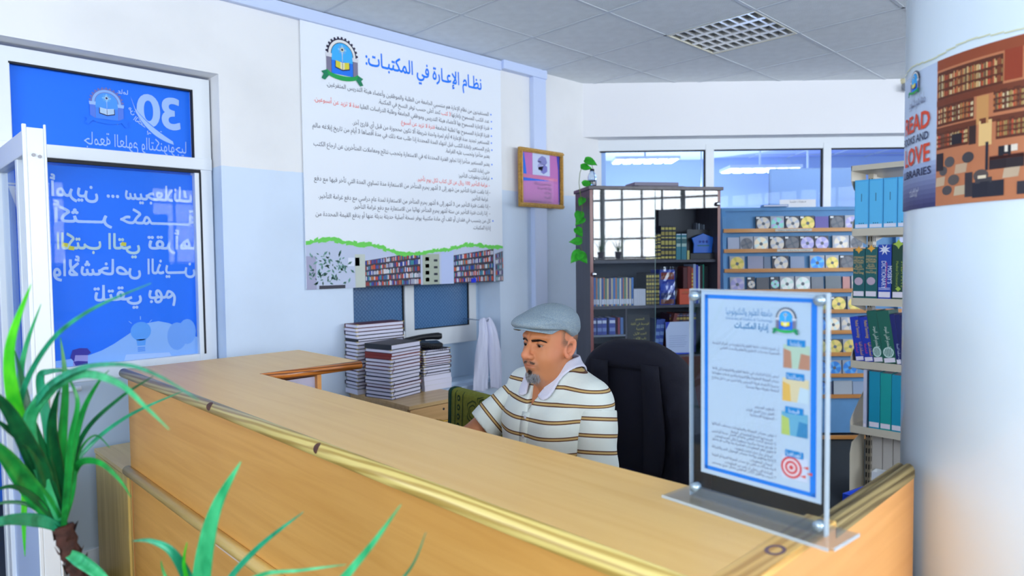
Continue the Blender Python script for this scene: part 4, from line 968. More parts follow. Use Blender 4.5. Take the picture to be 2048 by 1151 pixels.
o = upright('boxed_set', x0, .05, SB, x1-x0, .232, .16, (30, 60, 170), 'blue boxed book set with red title in a plastic bag', None, [(.72, .92, (170, 62, 40)), (.40, .60, (50, 90, 200)), (.18, .34, (20, 40, 110)), (.02, .16, (150, 70, 30))], text=[('كتاب', .81, .03, (230, 170, 60), True, None)])
o['category'] = 'book set'
G = []
for i in range(9):
    z_ = i/8*.25; G.append([(-.015+.13*j/8+r5.uniform(-.003, .003), -.012-.01*math.sin(PI*j/8)+r5.uniform(-.004, .004), z_) for j in range(9)])
pb = empty('plastic_bag', bworld(x0, .05, SB+.002), BD, 'crinkled clear plastic bag around the boxed set', 'plastic bag'); bgm = glass_mat('bag_film', (232, 238, 248), .06, .12); MB().grid(G).build('film', bgm, pb, smooth=False)
x0, x1 = bp(1358.5, 602, .05)[0], bp(1383, 602, .05)[0]
cb = empty('card_box', bworld(x0, .045, SB), BD, 'small orange card box on the middle shelf', 'box'); MB().box(0, x1-x0, 0, .06, 0, .103).build('body', mat('box_orange', (226, 84, 44), .45), cb, bevel=.002)
b_ = MB(); Ms = frame((0, -.001, 0), (1, 0, 0), (0, 0, 1)); put_text(b_, 'كتيبات', Ms, (x1-x0)/2, .078, .02, 'C', True, col=(120, 120, 60), z=.0004); b_.poly([(.012, .068, .0003), (x1-x0-.012, .068, .0003), (x1-x0-.012, .071, .0003), (.012, .071, .0003)], 0, (150, 40, 20), Ms); b_.build('box_print', m_print, cb)
x = bp(1366, 602, .13)[0]
for k, (w_, h, c_) in enumerate([(.03, .245, (96, 34, 34)), (.028, .25, (140, 44, 34)), (.012, .24, (205, 96, 46)), (.018, .265, (170, 185, 215)), (.016, .26, (40, 60, 190)), (.012, .25, (215, 220, 235)), (.018, .255, (60, 30, 40)), (.010, .262, (30, 140, 110)), (.03, .25, (24, 28, 32))]):
    nm = ['maroon', 'brick red', 'narrow orange-gilt', 'pale blue', 'royal blue', 'white', 'dark brown', 'green spiral-bound', 'black'][k]
    upright('binder', x, .125, SB, w_, h, .15, c_, nm+' binding at the right end of the middle shelf', 'bindings at the right end of the middle shelf', [(.1+.1*j, .15+.1*j, (230, 200, 90)) for j in range(8)] if k == 2 else None); x += w_+.001
# lower glazed shelf
SD = .978
MB().box(.018, bp(1250, 667, .06)[0], .05, BDp-.01, SD-.012, SD).build('half_shelf', mat('half_shelf', (120, 128, 140), .35), bk)
MB().box(bp(1250, 667, .06)[0], bp(1250, 667, .06)[0]+.012, .05, BDp-.01, SC+.0, 1.145).build('divider', m_dark, bk)
for k, (u0, u1, c_) in enumerate([(1184, 1193, (40, 60, 140)), (1194.5, 1204, (46, 62, 150)), (1204.5, 1213.5, (52, 70, 160)), (1218.5, 1231, (44, 66, 156)), (1236, 1240, (150, 40, 60)), (1241, 1247, (70, 110, 170))]):
    x0, x1 = bp(u0, 664, .06)[0], bp(u1, 664, .06)[0]
    upright('dictionary', x0, .06, SD, x1-x0, .11, .14, c_, ['leftmost dark blue', 'second dark blue', 'third dark blue', 'wide dark blue', 'thin red', 'pale blue'][k]+' book on the short glass shelf', 'books on the short glass shelf', [(.68, .86, (214, 220, 240)), (.2, .42, (120, 140, 200))] if k < 4 else None)
x0, x1 = bp(1255, 690, .05)[0], bp(1300, 690, .05)[0]
o = upright('atlas', x0, .05, SC, x1-x0, .27, .035, (22, 22, 28), 'large black book with yellow lettering facing out', None)
b_ = MB(); Ms = frame((0, -.001, 0), (1, 0, 0), (0, 0, 1))
for k, t in enumerate(['المعجم', 'الوسيط في اللغة', 'العربية', 'الجزء الأول', 'باب الألف', 'حتى باب الخاء', 'مجلد واحد']):
    put_text(b_, t, Ms, (x1-x0)*.55, .235-.032*k, .022, 'C', True, col=(196, 186, 90), z=.0004, maxw=(x1-x0)*.8)
b_.build('cover_print', m_print, o)
x = bp(1306, 708, .07)[0]
for k in range(2): upright('leaning_book', x+.034*k, .06+.01*k, SC+.001, .03, .235, .13, (52, 80, 160), '%s leaning blue book with pale lettering' % ('left' if k == 0 else 'right'), 'leaning blue books', [(.15+.2*j, .25+.2*j, (120, 150, 205)) for j in range(4)], tilt=.10)
upright('leaning_book', x+.085, .06, SC+.001, .022, .28, .13, (128, 62, 56), 'leaning brown leather book', None, None, tilt=.24)
x += .135
for k in range(8):
    c_ = [(70, 40, 60), (30, 36, 60), (110, 48, 44), (40, 40, 64), (92, 50, 40), (60, 34, 50), (120, 60, 40), (40, 44, 130)][k]; w_ = .023
    upright('thesis', x, .11, SC, w_, .265, .15, c_, 'dark gilt-lettered binding, %s from the left behind the plastic sleeve' % ORD[k], 'dark bindings behind the plastic sleeve', [(.84, .9, (190, 160, 80)), (.93, .96, (120, 110, 140))]); x += w_+.001
x0, x1 = bp(1334, 706, .03)[0], bp(1382, 706, .03)[0]
ds = empty('document_sleeve', bworld(x0, .035, SC+.001), BD, 'white document in a shiny blue-edged plastic sleeve', 'document')
d_ = MB(); d_.box(0, x1-x0, 0, .006, 0, .215); d_.build('sheet', mat('doc_white', (212, 222, 248), .2, coat=.6), ds); ds.rotation_euler[0] = -.09
b_ = MB(); Ms = frame((0, -.0012, 0), (1, 0, 0), (0, 0, 1)); b_.poly([(0, .16, .0003), (.03, .215, .0003), (0, .215, .0003)], 0, (30, 60, 190), Ms); b_.poly([(0, .0, .0003), (x1-x0, 0, .0003), (x1-x0, .008, .0003), (0, .012, .0003)], 0, (40, 80, 210), Ms)
for k in range(6): b_.poly([(.02, .12-.014*k, .0003), (x1-x0-.02-.01*(k % 3), .12-.014*k, .0003), (x1-x0-.02-.01*(k % 3), .122-.014*k, .0003), (.02, .122-.014*k, .0003)], 0, (150, 160, 200), Ms)
b_.build('sheet_print', m_print, ds)
# on top of the bookcase: jar with trailing pothos, flat boxes
x0, _ = bp(1267, 370, .12); x1, _ = bp(1366, 370, .12)
fb = empty('flat_case', bworld(x0, .10, BH+.004), BD, 'flat grey-brown folded case on top of the bookcase', 'case')
MB().box(.03, x1-x0, 0, .2, 0, .012).build('lower_sheet', mat('case_grey', (120, 112, 124), .5), fb); MB().prism([(0, 0), (.10, 0), (.31, 0), (.31, .18), (0, .18)], .0125, .036).build('upper_case', mat('case_dark', (112, 108, 130), .4), fb, bevel=.003)
vj = at_l(1191, 371, (BA.x, BA.y), (BA.x+bdir.x, BA.y+bdir.y)); jx = bp(1192, 370, .08)[0]
jr = empty('glass_jar', bworld(.045, .09, BH), BD, 'small glass jar of water on the bookcase corner', 'jar')
gm_ = mat('jar_glass', (235, 245, 255), .03, trans=1, ior=1.45)
j_ = MB(); j_.lathe([(.001, .002), (.026, .002), (.028, .01), (.029, .07), (.022, .09), (.015, .098), (.014, .118), (.0125, .118), (.0135, .096), (.020, .088), (.0265, .07), (.0255, .012), (.001, .006)], 20); j_.build('jar_body', gm_, jr, smooth=True)
j_ = MB(); j_.lathe([(.001, .0065), (.0250, .0125), (.026, .045), (.001, .045)], 16); j_.build('water', mat('jar_water', (200, 215, 235), .05, trans=1, ior=1.33), jr, smooth=True)
m_vine = mat('vine_stem', (110, 130, 60), .5); m_leaf = mat('pothos_leaf', (52, 170, 40), .35, noise=.35, nscale=30, col2=(30, 120, 30))
vp = empty('pothos_vine', bworld(.045, .09, BH+.05), 0, 'green pothos vine trailing down the bookcase side', 'plant'); v0 = Vector(vp.location)
def on_side(u, v, off=.03):   # plane of the bookcase left side, offset outwards
    A_ = (BA.x-bdir.x*off, BA.y-bdir.y*off); return at_l(u, v, A_, (A_[0]+bnor.x, A_[1]+bnor.y))
def at_jar(u, v): d_ = (v0-camo.matrix_world.translation).dot(FW); return at_d(u, v, d_)
path = [at_jar(1192, 372), at_jar(1189, 350), at_jar(1184, 330), at_jar(1176, 322), at_jar(1166, 328), at_jar(1160, 345), at_d(1158, 365, 4.35), at_d(1160, 384, 4.3)]
path += [at_d(u, v, 4.38) for u, v in ((1163, 400), (1165, 415), (1162, 432), (1165, 450), (1163, 470), (1160, 490), (1166, 505))]
MB().tube([p-v0 for p in path], .0022, 6).build('stem', m_vine, vp, smooth=True)
def leaf_mesh():
    G = []
    for i in range(7):
        t = i/6; w_ = .034*(math.sin(PI*min(1, t*.9+.12))**.8)*(1.15-.55*t)*(0 if i == 6 else 1)+.0005
        G.append([((j/4-.5)*2*w_, t*.085, .006*abs(j/4-.5)*2-.02*t*t) for j in range(5)])
    return MB().grid(G)
lf0 = None
for u, v, d_, ang_, sc_ in ((1181, 323, 4.38, -1.9, 1.05), (1172, 334, 4.37, -1.6, .9), (1175, 366, 4.36, -1.2, .9), (1163, 402, 4.37, 2.6, .8), (1158, 432, 4.37, 2.9, 1.0), (1160, 441, 4.36, 2.2, .9), (1158, 463, 4.37, -2.5, .9), (1152, 482, 4.36, 1.5, 1.0), (1153, 512, 4.35, 2.3, 1.25), (1165, 514, 4.35, -2.4, 1.1)):
    if lf0 is None: lf0 = leaf_mesh().build('leaf', m_leaf, vp, smooth=True); o = lf0
    else: o = lf0.copy(); COL.objects.link(o)
    p = at_d(u, v, d_)-v0
    X = RT*math.cos(ang_)+UP*math.sin(ang_); Y = -RT*math.sin(ang_)+UP*math.cos(ang_)
    nrm = (-FW*.8+Vector((0, 0, .5))).normalized(); X = (X-nrm*X.dot(nrm)).normalized(); Y = nrm.cross(X)
    o.matrix_local = Matrix(((X.x*sc_, Y.x*sc_, nrm.x*sc_, p.x-Y.x*.04*sc_), (X.y*sc_, Y.y*sc_, nrm.y*sc_, p.y-Y.y*.04*sc_), (X.z*sc_, Y.z*sc_, nrm.z*sc_, p.z-Y.z*.04*sc_), (0, 0, 0, 1)))

# ------------------------------------------------------------------ blue disc display rack against the back wall
RA = at_d(1451, 800, 5.44); RA.z = 0
RD = math.radians(-45); rdir = Vector((math.cos(RD), math.sin(RD))); rnor = Vector((-rdir.y, rdir.x))
rk = empty('disc_rack', (RA.x, RA.y, 0), RD, 'tall blue display rack with wooden ledges full of discs', 'display rack')
m_rblue = mat('rack_blue', (92, 150, 205), .5, noise=.12, nscale=6); m_ledge = wood_mat('ledge_wood', (206, 146, 78), (184, 120, 58), 'X', .4)
def rp(u, v, y=0):
    A_ = (RA.x+rnor.x*y, RA.y+rnor.y*y); p = at_l(u, v, A_, (A_[0]+rdir.x, A_[1]+rdir.y)); return (Vector((p.x, p.y))-Vector((RA.x, RA.y))).dot(rdir), p.z
RW = 1.42
def back_y(z): return .02+.12*z/1.86
sp = [(0, .0), (.0, .25), (.10, 1.80), (.16, 1.865), (.20, 1.865), (.20, 0)]
MB().prism([(y, z) for y, z in [(-.02, 0), (-.02, .22), (.10, 1.80), (.13, 1.865), (.17, 1.865), (.17, 0)]], 0, .03, M=Matrix(((0, 0, 1, 0), (1, 0, 0, 0), (0, 1, 0, 0), (0, 0, 0, 1)))).build('side_panel', m_rblue, rk)
MB().prism([(y, z) for y, z in [(-.02, 0), (-.02, .22), (.10, 1.80), (.13, 1.865), (.17, 1.865), (.17, 0)]], RW-.03, RW, M=Matrix(((0, 0, 1, 0), (1, 0, 0, 0), (0, 1, 0, 0), (0, 0, 0, 1)))).build('side_panel', m_rblue, rk)
MB().add([(.03, back_y(0)+.01, .05), (RW-.03, back_y(0)+.01, .05), (RW-.03, back_y(1.84)+.01, 1.845), (.03, back_y(1.84)+.01, 1.845), (.03, .165, .05), (RW-.03, .165, .05), (RW-.03, .168, 1.845), (.03, .168, 1.845)], [(0, 1, 2, 3), (5, 4, 7, 6), (0, 3, 7, 4), (1, 5, 6, 2), (3, 2, 6, 7), (0, 4, 5, 1)]).build('back_board', m_rblue, rk)
MB().box(.0, RW, .12, .18, 1.845, 1.872).build('top_board', m_rblue, rk)
LZs = [rp(1560, v, .0)[1] for v in (461, 502, 542, 584, 625.5, 667, 711, 753, 794)]
for z in LZs+[rp(1680, 873, 0)[1]]:
    y = back_y(z)-.055
    o = MB(); o.box(.005, RW-.005, y, y+.07, z-.008, z); o.box(.005, RW-.005, y-.004, y+.008, z-.008, z+.022); o.build('ledge', m_ledge, rk)
lb_ = MB()
for z, (u0, u1) in ((LZs[0], (1557, 1631)), (LZs[1], (1560, 1632))):
    x0, x1 = rp(u0, 460)[0], rp(u1, 460)[0]; y = back_y(z)-.0605; lb_.box(x0, x1, y-.0015, y, z-.003, z+.017)
    put_text(lb_, 'اسطوانات علمية وطبية متنوعة', frame((0, y-.002, 0), (1, 0, 0), (0, 0, 1)), (x0+x1)/2, z+.003, .012, 'C', True, width=(x1-x0)*.85, col=(60, 60, 70), z=.0003)
lb_2 = lb_; lb_2.c = [c if c is not None else (206, 206, 200) for c in lb_2.c]; tag(lb_2.build('shelf_label', m_print, rk), kind='stuff')
m_case = mat('disc_case', (170, 176, 190), .25); m_cdark = mat('case_insert_dark', (60, 64, 80), .35)
def disc_mat(nm, c1, c2, rough=.18):
    if nm in MATS: return MATS[nm]
    m = mat(nm, c1, rough+.17, .25); N = m.node_tree.nodes; L = m.node_tree.links; b = N['Principled BSDF']
    tc = N.new('ShaderNodeTexCoord'); gr = N.new('ShaderNodeTexGradient'); gr.gradient_type = 'RADIAL'; L.new(tc.outputs['Object'], gr.inputs[0])
    mp = N.new('ShaderNodeMath'); mp.operation = 'MULTIPLY'; mp.inputs[1].default_value = 25; L.new(gr.outputs['Fac'], mp.inputs[0]); sn = N.new('ShaderNodeMath'); sn.operation = 'SINE'; L.new(mp.outputs[0], sn.inputs[0])
    r = N.new('ShaderNodeValToRGB'); r.color_ramp.elements[0].color = (*lin(c1), 1); r.color_ramp.elements[1].color = (*lin(c2), 1); L.new(sn.outputs[0], r.inputs[0]); L.new(r.outputs[0], b.inputs['Base Color'])
    return m
DM = {'silver': disc_mat('disc_silver', (196, 190, 180), (160, 170, 190)), 'gold': disc_mat('disc_gold', (210, 190, 110), (180, 175, 90)), 'blue': disc_mat('disc_blue', (50, 130, 220), (90, 170, 235)), 'white': disc_mat('disc_white', (220, 226, 228), (190, 220, 215), .3), 'grey': disc_mat('disc_grey', (120, 124, 132), (100, 106, 120), .35), 'iri': disc_mat('disc_iridescent', (130, 200, 190), (170, 160, 210))}
DM['lilac'] = disc_mat('disc_lilac', (150, 150, 200), (180, 175, 205)); DM['multi'] = disc_mat('disc_multi', (226, 214, 190), (190, 215, 220))
hub = mat('disc_hub', (96, 106, 120), .4)
_cd = {}
def disc_case(x, z, w_, h, kind, dark, label, grp, coverc=None):
    z += .004
    y = back_y(z)-.006; o = empty('disc_case' if kind else 'booklet_case', bworldr(x, y, z), RD, label, 'disc' if kind else 'case', grp); o.rotation_euler[0] = -.065
    MB().box(0, w_, -.010, 0, 0, h).build('case', (m_cdark if dark else m_case) if not coverc else cmat(coverc, .3), o)
    if kind:
        r_ = min(w_, h)*.47; Mx = Matrix.Translation((w_/2+(.004 if dark else 0), -.0108, h/2-.002)) @ Matrix.Rotation(PI/2, 4, 'X')
        k = MB(); k.lathe([(r_*.26, 0), (r_, 0), (r_, .0012), (r_*.26, .0012), (r_*.26, 0)], 28); d_ = k.build('disc', DM[kind], o); d_.matrix_local = Mx
        k = MB(); k.lathe([(.001, .0006), (r_*.25, .0006), (r_*.25, .0014), (.001, .0014)], 16); d_ = k.build('hub', hub, o); d_.matrix_local = Mx
        if dark: t_ = MB(); t_.box(.004, .03, -.0115, -.0104, h-.02, h-.006); t_.build('tag', m_alu, o)
    return o
def bworldr(x, y, z): return Vector((RA.x+rdir.x*x+rnor.x*y, RA.y+rdir.y*x+rnor.y*y, z))
ROWS = [
 [(1522, 1551, 'silver', 1), (1552, 1580, 'iri', 0), (1582, 1611, 'silver', 1), (1612, 1642, 'gold', 1), (1643, 1671, None, 0, (88, 78, 170)), (1673, 1702, 'grey', 1), (1704, 1732, 'lilac', 0)],
 [(1464, 1488, None, 0, (176, 188, 214)), (1489, 1516, 'grey', 0), (1517, 1547, 'multi', 0), (1549, 1579, 'silver', 1), (1580, 1610, 'grey', 1), (1611, 1640, 'lilac', 1), (1641, 1670, 'lilac', 1), (1678, 1712, 'silver', 0), (1714, 1740, 'grey', 0)],
 [(1467, 1498, 'gold', 0), (1504, 1536, None, 0, (150, 156, 186)), (1537, 1551, None, 0, (110, 130, 160)), (1554, 1588, 'silver', 1), (1591, 1620, None, 0, (140, 160, 196)), (1631, 1661, 'blue', 0), (1663, 1690, 'gold', 0), (1692, 1720, 'grey', 1)],
 [(1467, 1497, 'lilac', 0), (1502, 1518, 'silver', 1), (1521, 1547, None, 0, (66, 74, 90)), (1549, 1567, 'iri', 1), (1569, 1598, 'white', 0), (1600, 1631, 'white', 0), (1633, 1658, None, 0, (106, 118, 136)), (1662, 1694, None, 0, (92, 108, 122)), (1697, 1712, None, 0, (190, 130, 130)), (1715, 1740, 'silver', 0)],
 [(1637, 1669, 'gold', 1), (1671, 1703, 'gold', 1), (1706, 1736, 'gold', 0)], [(1662, 1690, 'multi', 0), (1692, 1722, 'silver', 0)], [(1662, 1693, 'gold', 1), (1695, 1725, 'gold', 0)],
 [(1662, 1691, 'blue', 0), (1693, 1723, 'blue', 0)], [(1658, 1672, None, 0, (60, 70, 100)), (1674, 1712, None, 0, (170, 182, 196)), (1713, 1738, None, 0, (150, 170, 200))]]
for i in (4, 5, 6, 7, 8):   # left parts of the lower rows
    ROWS[i] = [(1468+33*k, 1497+33*k, r5.choice(['gold', 'silver', 'grey', 'blue']), k % 2) for k in range(5 if i == 4 else 6)]+ROWS[i]
for i, (row_, z) in enumerate(zip(ROWS, LZs)):
    for k, t in enumerate(row_):
        u0, u1, kd, dk = t[:4]; x0, x1 = rp(u0, 450)[0], rp(u1, 450)[0]; cc_ = t[4] if len(t) > 4 else None
        nm = ({'silver': 'silver disc', 'gold': 'golden disc', 'iri': 'iridescent disc', 'grey': 'grey disc', 'lilac': 'lilac disc', 'blue': 'blue disc', 'white': 'bright white disc', 'multi': 'many-toned disc'}[kd] if kd else 'flat booklet case')
        disc_case(x0, z, x1-x0-.002, .118 if kd or k % 2 else .112, kd, dk, '%s, %s from the left on the %s ledge of the blue rack' % (nm, ORD[k], ORD[i]), 'cases on the %s rack ledge' % ORD[i], cc_)
sc_ = empty('sign_card', bworldr(rp(1574, 412)[0], .15, 1.874), RD, 'white card with a printed line on top of the disc rack', 'sign')
wc = rp(1648, 412)[0]-rp(1574, 412)[0]; MB().box(0, wc, 0, .003, 0, .062).build('card', m_white, sc_)
b_ = MB(); put_text(b_, 'اسطوانات تعليمية', frame((0, -.0006, 0), (1, 0, 0), (0, 0, 1)), wc/2, .038, .02, 'C', True, width=wc*.45, col=(70, 70, 90), z=.0004); b_.build('card_print', m_print, sc_)
fc = empty('flat_folder', bworldr(rp(1535, 414)[0], .06, 1.874), RD, 'blue folder lying on top of the disc rack', 'folder'); MB().box(0, .2, .03, .1, 0, .018).build('cover', m_rblue, fc); MB().box(.004, .196, .028, .098, .004, .014).build('sheets', m_pages, fc)
# ------------------------------------------------------------------ things by the rear windows (seen mirrored in the bookcase glass)
cu_ = empty('blocker_cupboard', (2.47, -4.05, 0), 0, 'added tall black cupboard masking the rear windows in the reflection', 'cupboard')  # unseen, added to block part of the window reflected in the bookcase
MB().box(0, 1.15, -.3, 0, 0, 2.24).build('body', mat('blocker_black', (30, 32, 42), .5), cu_, bevel=.004)
for k in range(2): MB().box(.01+.57*k, .57+.57*k, 0, .018, .06, 2.2).build('door', MATS['blocker_black'], cu_, bevel=.003)
for k, x in enumerate((1.50, 1.80)):
    po = empty('potted_plant', (x, -4.29, 1.461), 0, '%s potted plant on the rear window sill' % ('slender' if k == 0 else 'bushy'), 'plant')
    MB().lathe([(.04, 0), (.055, .10), (.06, .10), (.06, .12), (.05, .12), (.045, .02), (.001, .02)], 16).build('pot', mat('pot_grey', (120, 110, 130), .5), po, smooth=True)
    for j in range(9):
        a = j*2.4; l_ = .16+.12*(j % 3); b_ = MB(); b_.grid([[(math.cos(a)*l_*t*.6+s_*.012*math.sin(a)*(1-t), math.sin(a)*l_*t*.4-s_*.012*math.cos(a)*(1-t), .1+l_*t*(1.3-.5*t)) for s_ in (-1, 0, 1)] for t in (0, .3, .6, .85, 1)]); b_.build('leaf', m_leaf, po, smooth=True)

# ------------------------------------------------------------------ ceiling louvre lamps
m_mir = mat('louvre_mirror', (246, 248, 250), .25, .45); m_tube = mat('lamp_tube', (235, 240, 245), .3)
def lamp(i, j, label, first=None):
    x = AX0+.6*(i+.5); y = AY0-.6*(j+.5)
    if first is not None:
        r = first.copy(); COL.objects.link(r); r.location = (x, y, HC); r['label'] = label
        for c in first.children: d = c.copy(); COL.objects.link(d); d.parent = r
        return r
    o = empty('ceiling_lamp', (x, y, HC), 0, label, 'lamp', 'square louvre ceiling lamps')
    h = MB(); h.box(-.29, .29, -.29, .29, .088, .095); 
    for a in (-1, 1): h.box(*sorted((a*.286, a*.293)), -.293, .293, -.003, .09); h.box(-.286, .286, *sorted((a*.286, a*.293)), -.003, .09)
    h.build('housing', mat('lamp_housing', (225, 222, 205), .5), o)
    for k in range(5):
        c = -.272+.136*k; hw_ = .017
        if k == 0: sec = [(c-.012, .0), (c+.006, 0), (c-.008, .055)]
        elif k == 4: sec = [(c-.006, 0), (c+.012, 0), (c+.008, .055)]
        else: sec = [(c-hw_, 0), (c-hw_*.45, .03), (c, .055), (c+hw_*.45, .03), (c+hw_, 0)]
        MB().prism(sec, -.283, .283, M=Matrix(((1, 0, 0, 0), (0, 0, 1, 0), (0, 1, 0, 0), (0, 0, 0, 1)))).build('reflector', m_mir, o)
    for k in range(4): MB().tube([(-.204+.136*k, -.27, .062), (-.204+.136*k, .27, .062)], .013, 12).build('tube', m_tube, o, smooth=True)
    for k in range(9):
        y_ = -.24+.06*k; bl = MB()
        bl.prism([(y_-.007, .001), (y_, .042), (y_+.007, .001)], -.27, .27, M=Matrix(((0, 0, 1, 0), (1, 0, 0, 0), (0, 1, 0, 0), (0, 0, 0, 1)))); bl.build('cross_blade', m_mir, o)
    return o
l0 = lamp(1, 1, 'square mirror-louvre lamp recessed in the ceiling above the poster wall')
for i, j, t in ((4, -3, 0), (1, 5, 'square louvre lamp over the counter end'), (5, 2, 'square louvre lamp near the metal shelf'), (-3, -2, 0), (-2, 1, 'square louvre lamp above the counter front'), (-3, 4, 'square louvre lamp above the viewer')):
    if t: lamp(i, j, t, l0)
# lamps of the hall behind the windows
def hallp(u, v, z):
    r = ray(u, v); t = (z-CAMH)/r.z; return (r.x*t, r.y*t, z)
ov = empty('oval_lamp', (0, 0, 0), 0, 'round glowing white lamp on the hall ceiling', 'lamp'); px_ = hallp(1519, 384, 3.0); 
m_glow = mat('lamp_glow', (255, 255, 255), .5, emit=(250, 252, 255), estr=9)
em_t = Vector(dg(px_ and sat(1519)+.1, WT+2.2)+(0,))
ov.location = (em_t.x, em_t.y, at_d(1519, 384, (em_t.x*FW.x+em_t.y*FW.y)).z)
MB().lathe([(.001, -.02), (.10, -.02), (.15, .0), (.15, .03), (.001, .03)], 28).build('diffuser', m_glow, ov, smooth=True); MB().tube([(0, 0, .03), (0, 0, 3.02-ov.location.z)], .008, 8).build('hanging_rod', m_alu, ov)
for k, (u, v, l_) in enumerate(((1520, 340, .9), (1615, 363, .6), (1290, 322, .9))):
    P = at_d(u, v, 8.6+k*.5); hl = empty('hall_lamp', (P.x, P.y, P.z), -PI/4, '%s strip lamp glowing in the hall' % ('long left' if k == 2 else 'nearest middle' if k == 0 else 'small right'), 'lamp', None)
    MB().box(-l_/2, l_/2, -.22, .22, 0, .04).build('body', m_alu, hl)
    for q_ in range(6): MB().box(-l_/2+.02+q_*l_/6, -l_/2+.02+q_*l_/6+l_/9, -.2, .2, -.012, -.001).build('tube', m_glow, hl)
    MB().box(-.01, .01, -.01, .01, .04, 3.02-P.z).build('hanging_rod', m_alu, hl)
for u0, u1, v0_, v1_, nm in ((1564, 1690, 322, 520, 'pale grey rounded partition board standing in the hall'),):
    A_ = dg(sat(u0)+.15, WT+.7); B_ = dg(sat(u1+60)+.2, WT+.7)
    b_ = empty('partition_board', (A_[0], A_[1], 0), -PI/4, nm, 'board'); w_ = (Vector(B_)-Vector(A_)).length; MB().box(0, w_, 0, .04, .3, 2.30).build('panel', mat('board_grey', (206, 216, 222), .5), b_, bevel=.02); [MB().box(x, x+.05, -.15, .2, 0, .32).build('foot', m_alu, b_) for x in (.2, w_-.3)]

# ------------------------------------------------------------------ wall-mounted camera by the column
cq = at_d(1806, 170, 5.52)
cc_ = empty('security_camera', (cq.x, cq.y, cq.z), math.radians(-135), 'small cream security camera high on the back wall', 'camera')
MB().lathe([(.001, 0), (.05, 0), (.055, .03), (.05, .05), (.001, .06)], 18, M=Matrix.Rotation(0, 4, 'X')).build('mount', mat('cam_cream', (214, 206, 170), .5), cc_, smooth=True)
MB().lathe([(.001, 0), (.03, 0), (.034, .02), (.034, .11), (.028, .12), (.001, .12)], 16, M=Matrix.Translation((.0, 0, -.01)) @ Matrix.Rotation(1.9, 4, 'Y')).build('barrel', mat('cam_grey', (150, 155, 165), .4), cc_, smooth=True)

# ------------------------------------------------------------------ cream metal shelving with reference books
MX, MY = 4.2, 1.447
ms = empty('metal_shelving', (MX, MY, 0), -PI/2, 'cream metal library shelving beside the column', 'shelving')
m_cream = mat('cream_metal', (206, 198, 180), .4)
SW = .92; SDp = .235
MZ = [.047, .470, .855, 1.223, 1.627, 1.998]
def mbase(x, y, z): return Vector((MX+y, MY-x, z))
for side in (0, 1):
    M_ = Matrix.Identity(4) if side == 0 else Matrix.Translation((0, .55, 0)) @ Matrix.Diagonal((1, -1, 1, 1))
    for k, z in enumerate(MZ):
        o = MB(); hgt = .045 if k else .05
        if k == 5: o.box(-.01, SW, 0, .275, z-.03, z, M=M_)
        else: o.box(0, SW, 0, SDp, z-.006, z, M=M_); o.box(0, SW, -.0, .004, z-hgt+.008, z+.006, M=M_)
        o.build('shelf_board', m_cream, ms)
        if k < 5:
            e_ = MB(); zz = (0 if k == 0 else z-.035)
            pts = [(0.001, zz), (0.001, z+.03 if k else z+.26), (.03, z+.06 if k else z+.32), (SDp+.005, z+.19 if k else z+.36), (SDp+.005, zz-.05 if k else 0)]
            e_.prism(pts, -.003, 0, M=M_ @ Matrix(((0, 0, 1, 0), (1, 0, 0, 0), (0, 1, 0, 0), (0, 0, 0, 1)))); e_.build('end_bracket', m_cream, ms)
            e_ = MB(); e_.prism(pts, SW, SW+.003, M=M_ @ Matrix(((0, 0, 1, 0), (1, 0, 0, 0), (0, 1, 0, 0), (0, 0, 0, 1)))); e_.build('end_bracket', m_cream, ms)
        else:
            e_ = MB(); e_.prism([(0, z-.002), (0, z-.09), (.05, z-.14), (SDp, z-.16), (SDp, z-.002)], -.010, -.006, M=M_ @ Matrix(((0, 0, 1, 0), (1, 0, 0, 0), (0, 1, 0, 0), (0, 0, 0, 1)))); e_.build('end_bracket', m_cream, ms)
for x in (.004, SW-.034):
    o = MB(); o.box(x, x+.03, SDp+.008, SDp+.07, 0, 1.995); o.build('upright_post', m_cream, ms)
    sl_ = MB()
    for zz in range(38):
        for yy in (.018, .046): sl_.box(x-.001, x+.031, SDp+yy, SDp+yy+.005, .06+.05*zz, .09+.05*zz)
        sl_.box(x+.005, x+.010, SDp+.0065, SDp+.0085, .06+.05*zz, .09+.05*zz); sl_.box(x+.02, x+.025, SDp+.0065, SDp+.0085, .06+.05*zz, .09+.05*zz)
    tag(sl_.build('slots', m_gasket, ms), kind='stuff')
MB().box(.03, SW-.03, SDp+.03, SDp+.045, .02, .08).build('base_rail', m_cream, ms)
def my(u, v=500, x=0): return MY-at_x(u, v, MX+x).y
RZS = -PI/2
WL = (232, 226, 240)
for k in range(5):
    u0 = 1709.5+28.6*k; x0 = my(u0, 400, .012); x1 = my(u0+27.6, 400, .012)
    o = upright('box_file', x0, .012, MZ[4]+.001, x1-x0, .285, .2, (76, 178, 238), 'light blue file with white label, %s from the left on the top shelf' % ORD[k], 'light blue files on the metal shelf', [(.03, .10, (225, 230, 250)), (.10, .965, (92, 192, 246))], parent_rz=RZS, base=mbase, text=[('...', .11, .05, (20, 40, 80), False, None), ('|', .6, .05, (60, 100, 140), False, None)]); o['category'] = 'file'; [tag(c, kind='stuff') for c in o.children if c.name.startswith('spine_print')]
SP = [('stedman', 1706, 1729.5, 497, (18, 92, 98)), ('stedman', 1730.5, 1754.5, 494, (20, 96, 100)), ('mosby', 1756, 1782.5, 489, (24, 66, 176)), ('sted2', 1784, 1810, 485, (16, 64, 50)), ('x', 1811, 1836, 487, (40, 60, 120))]
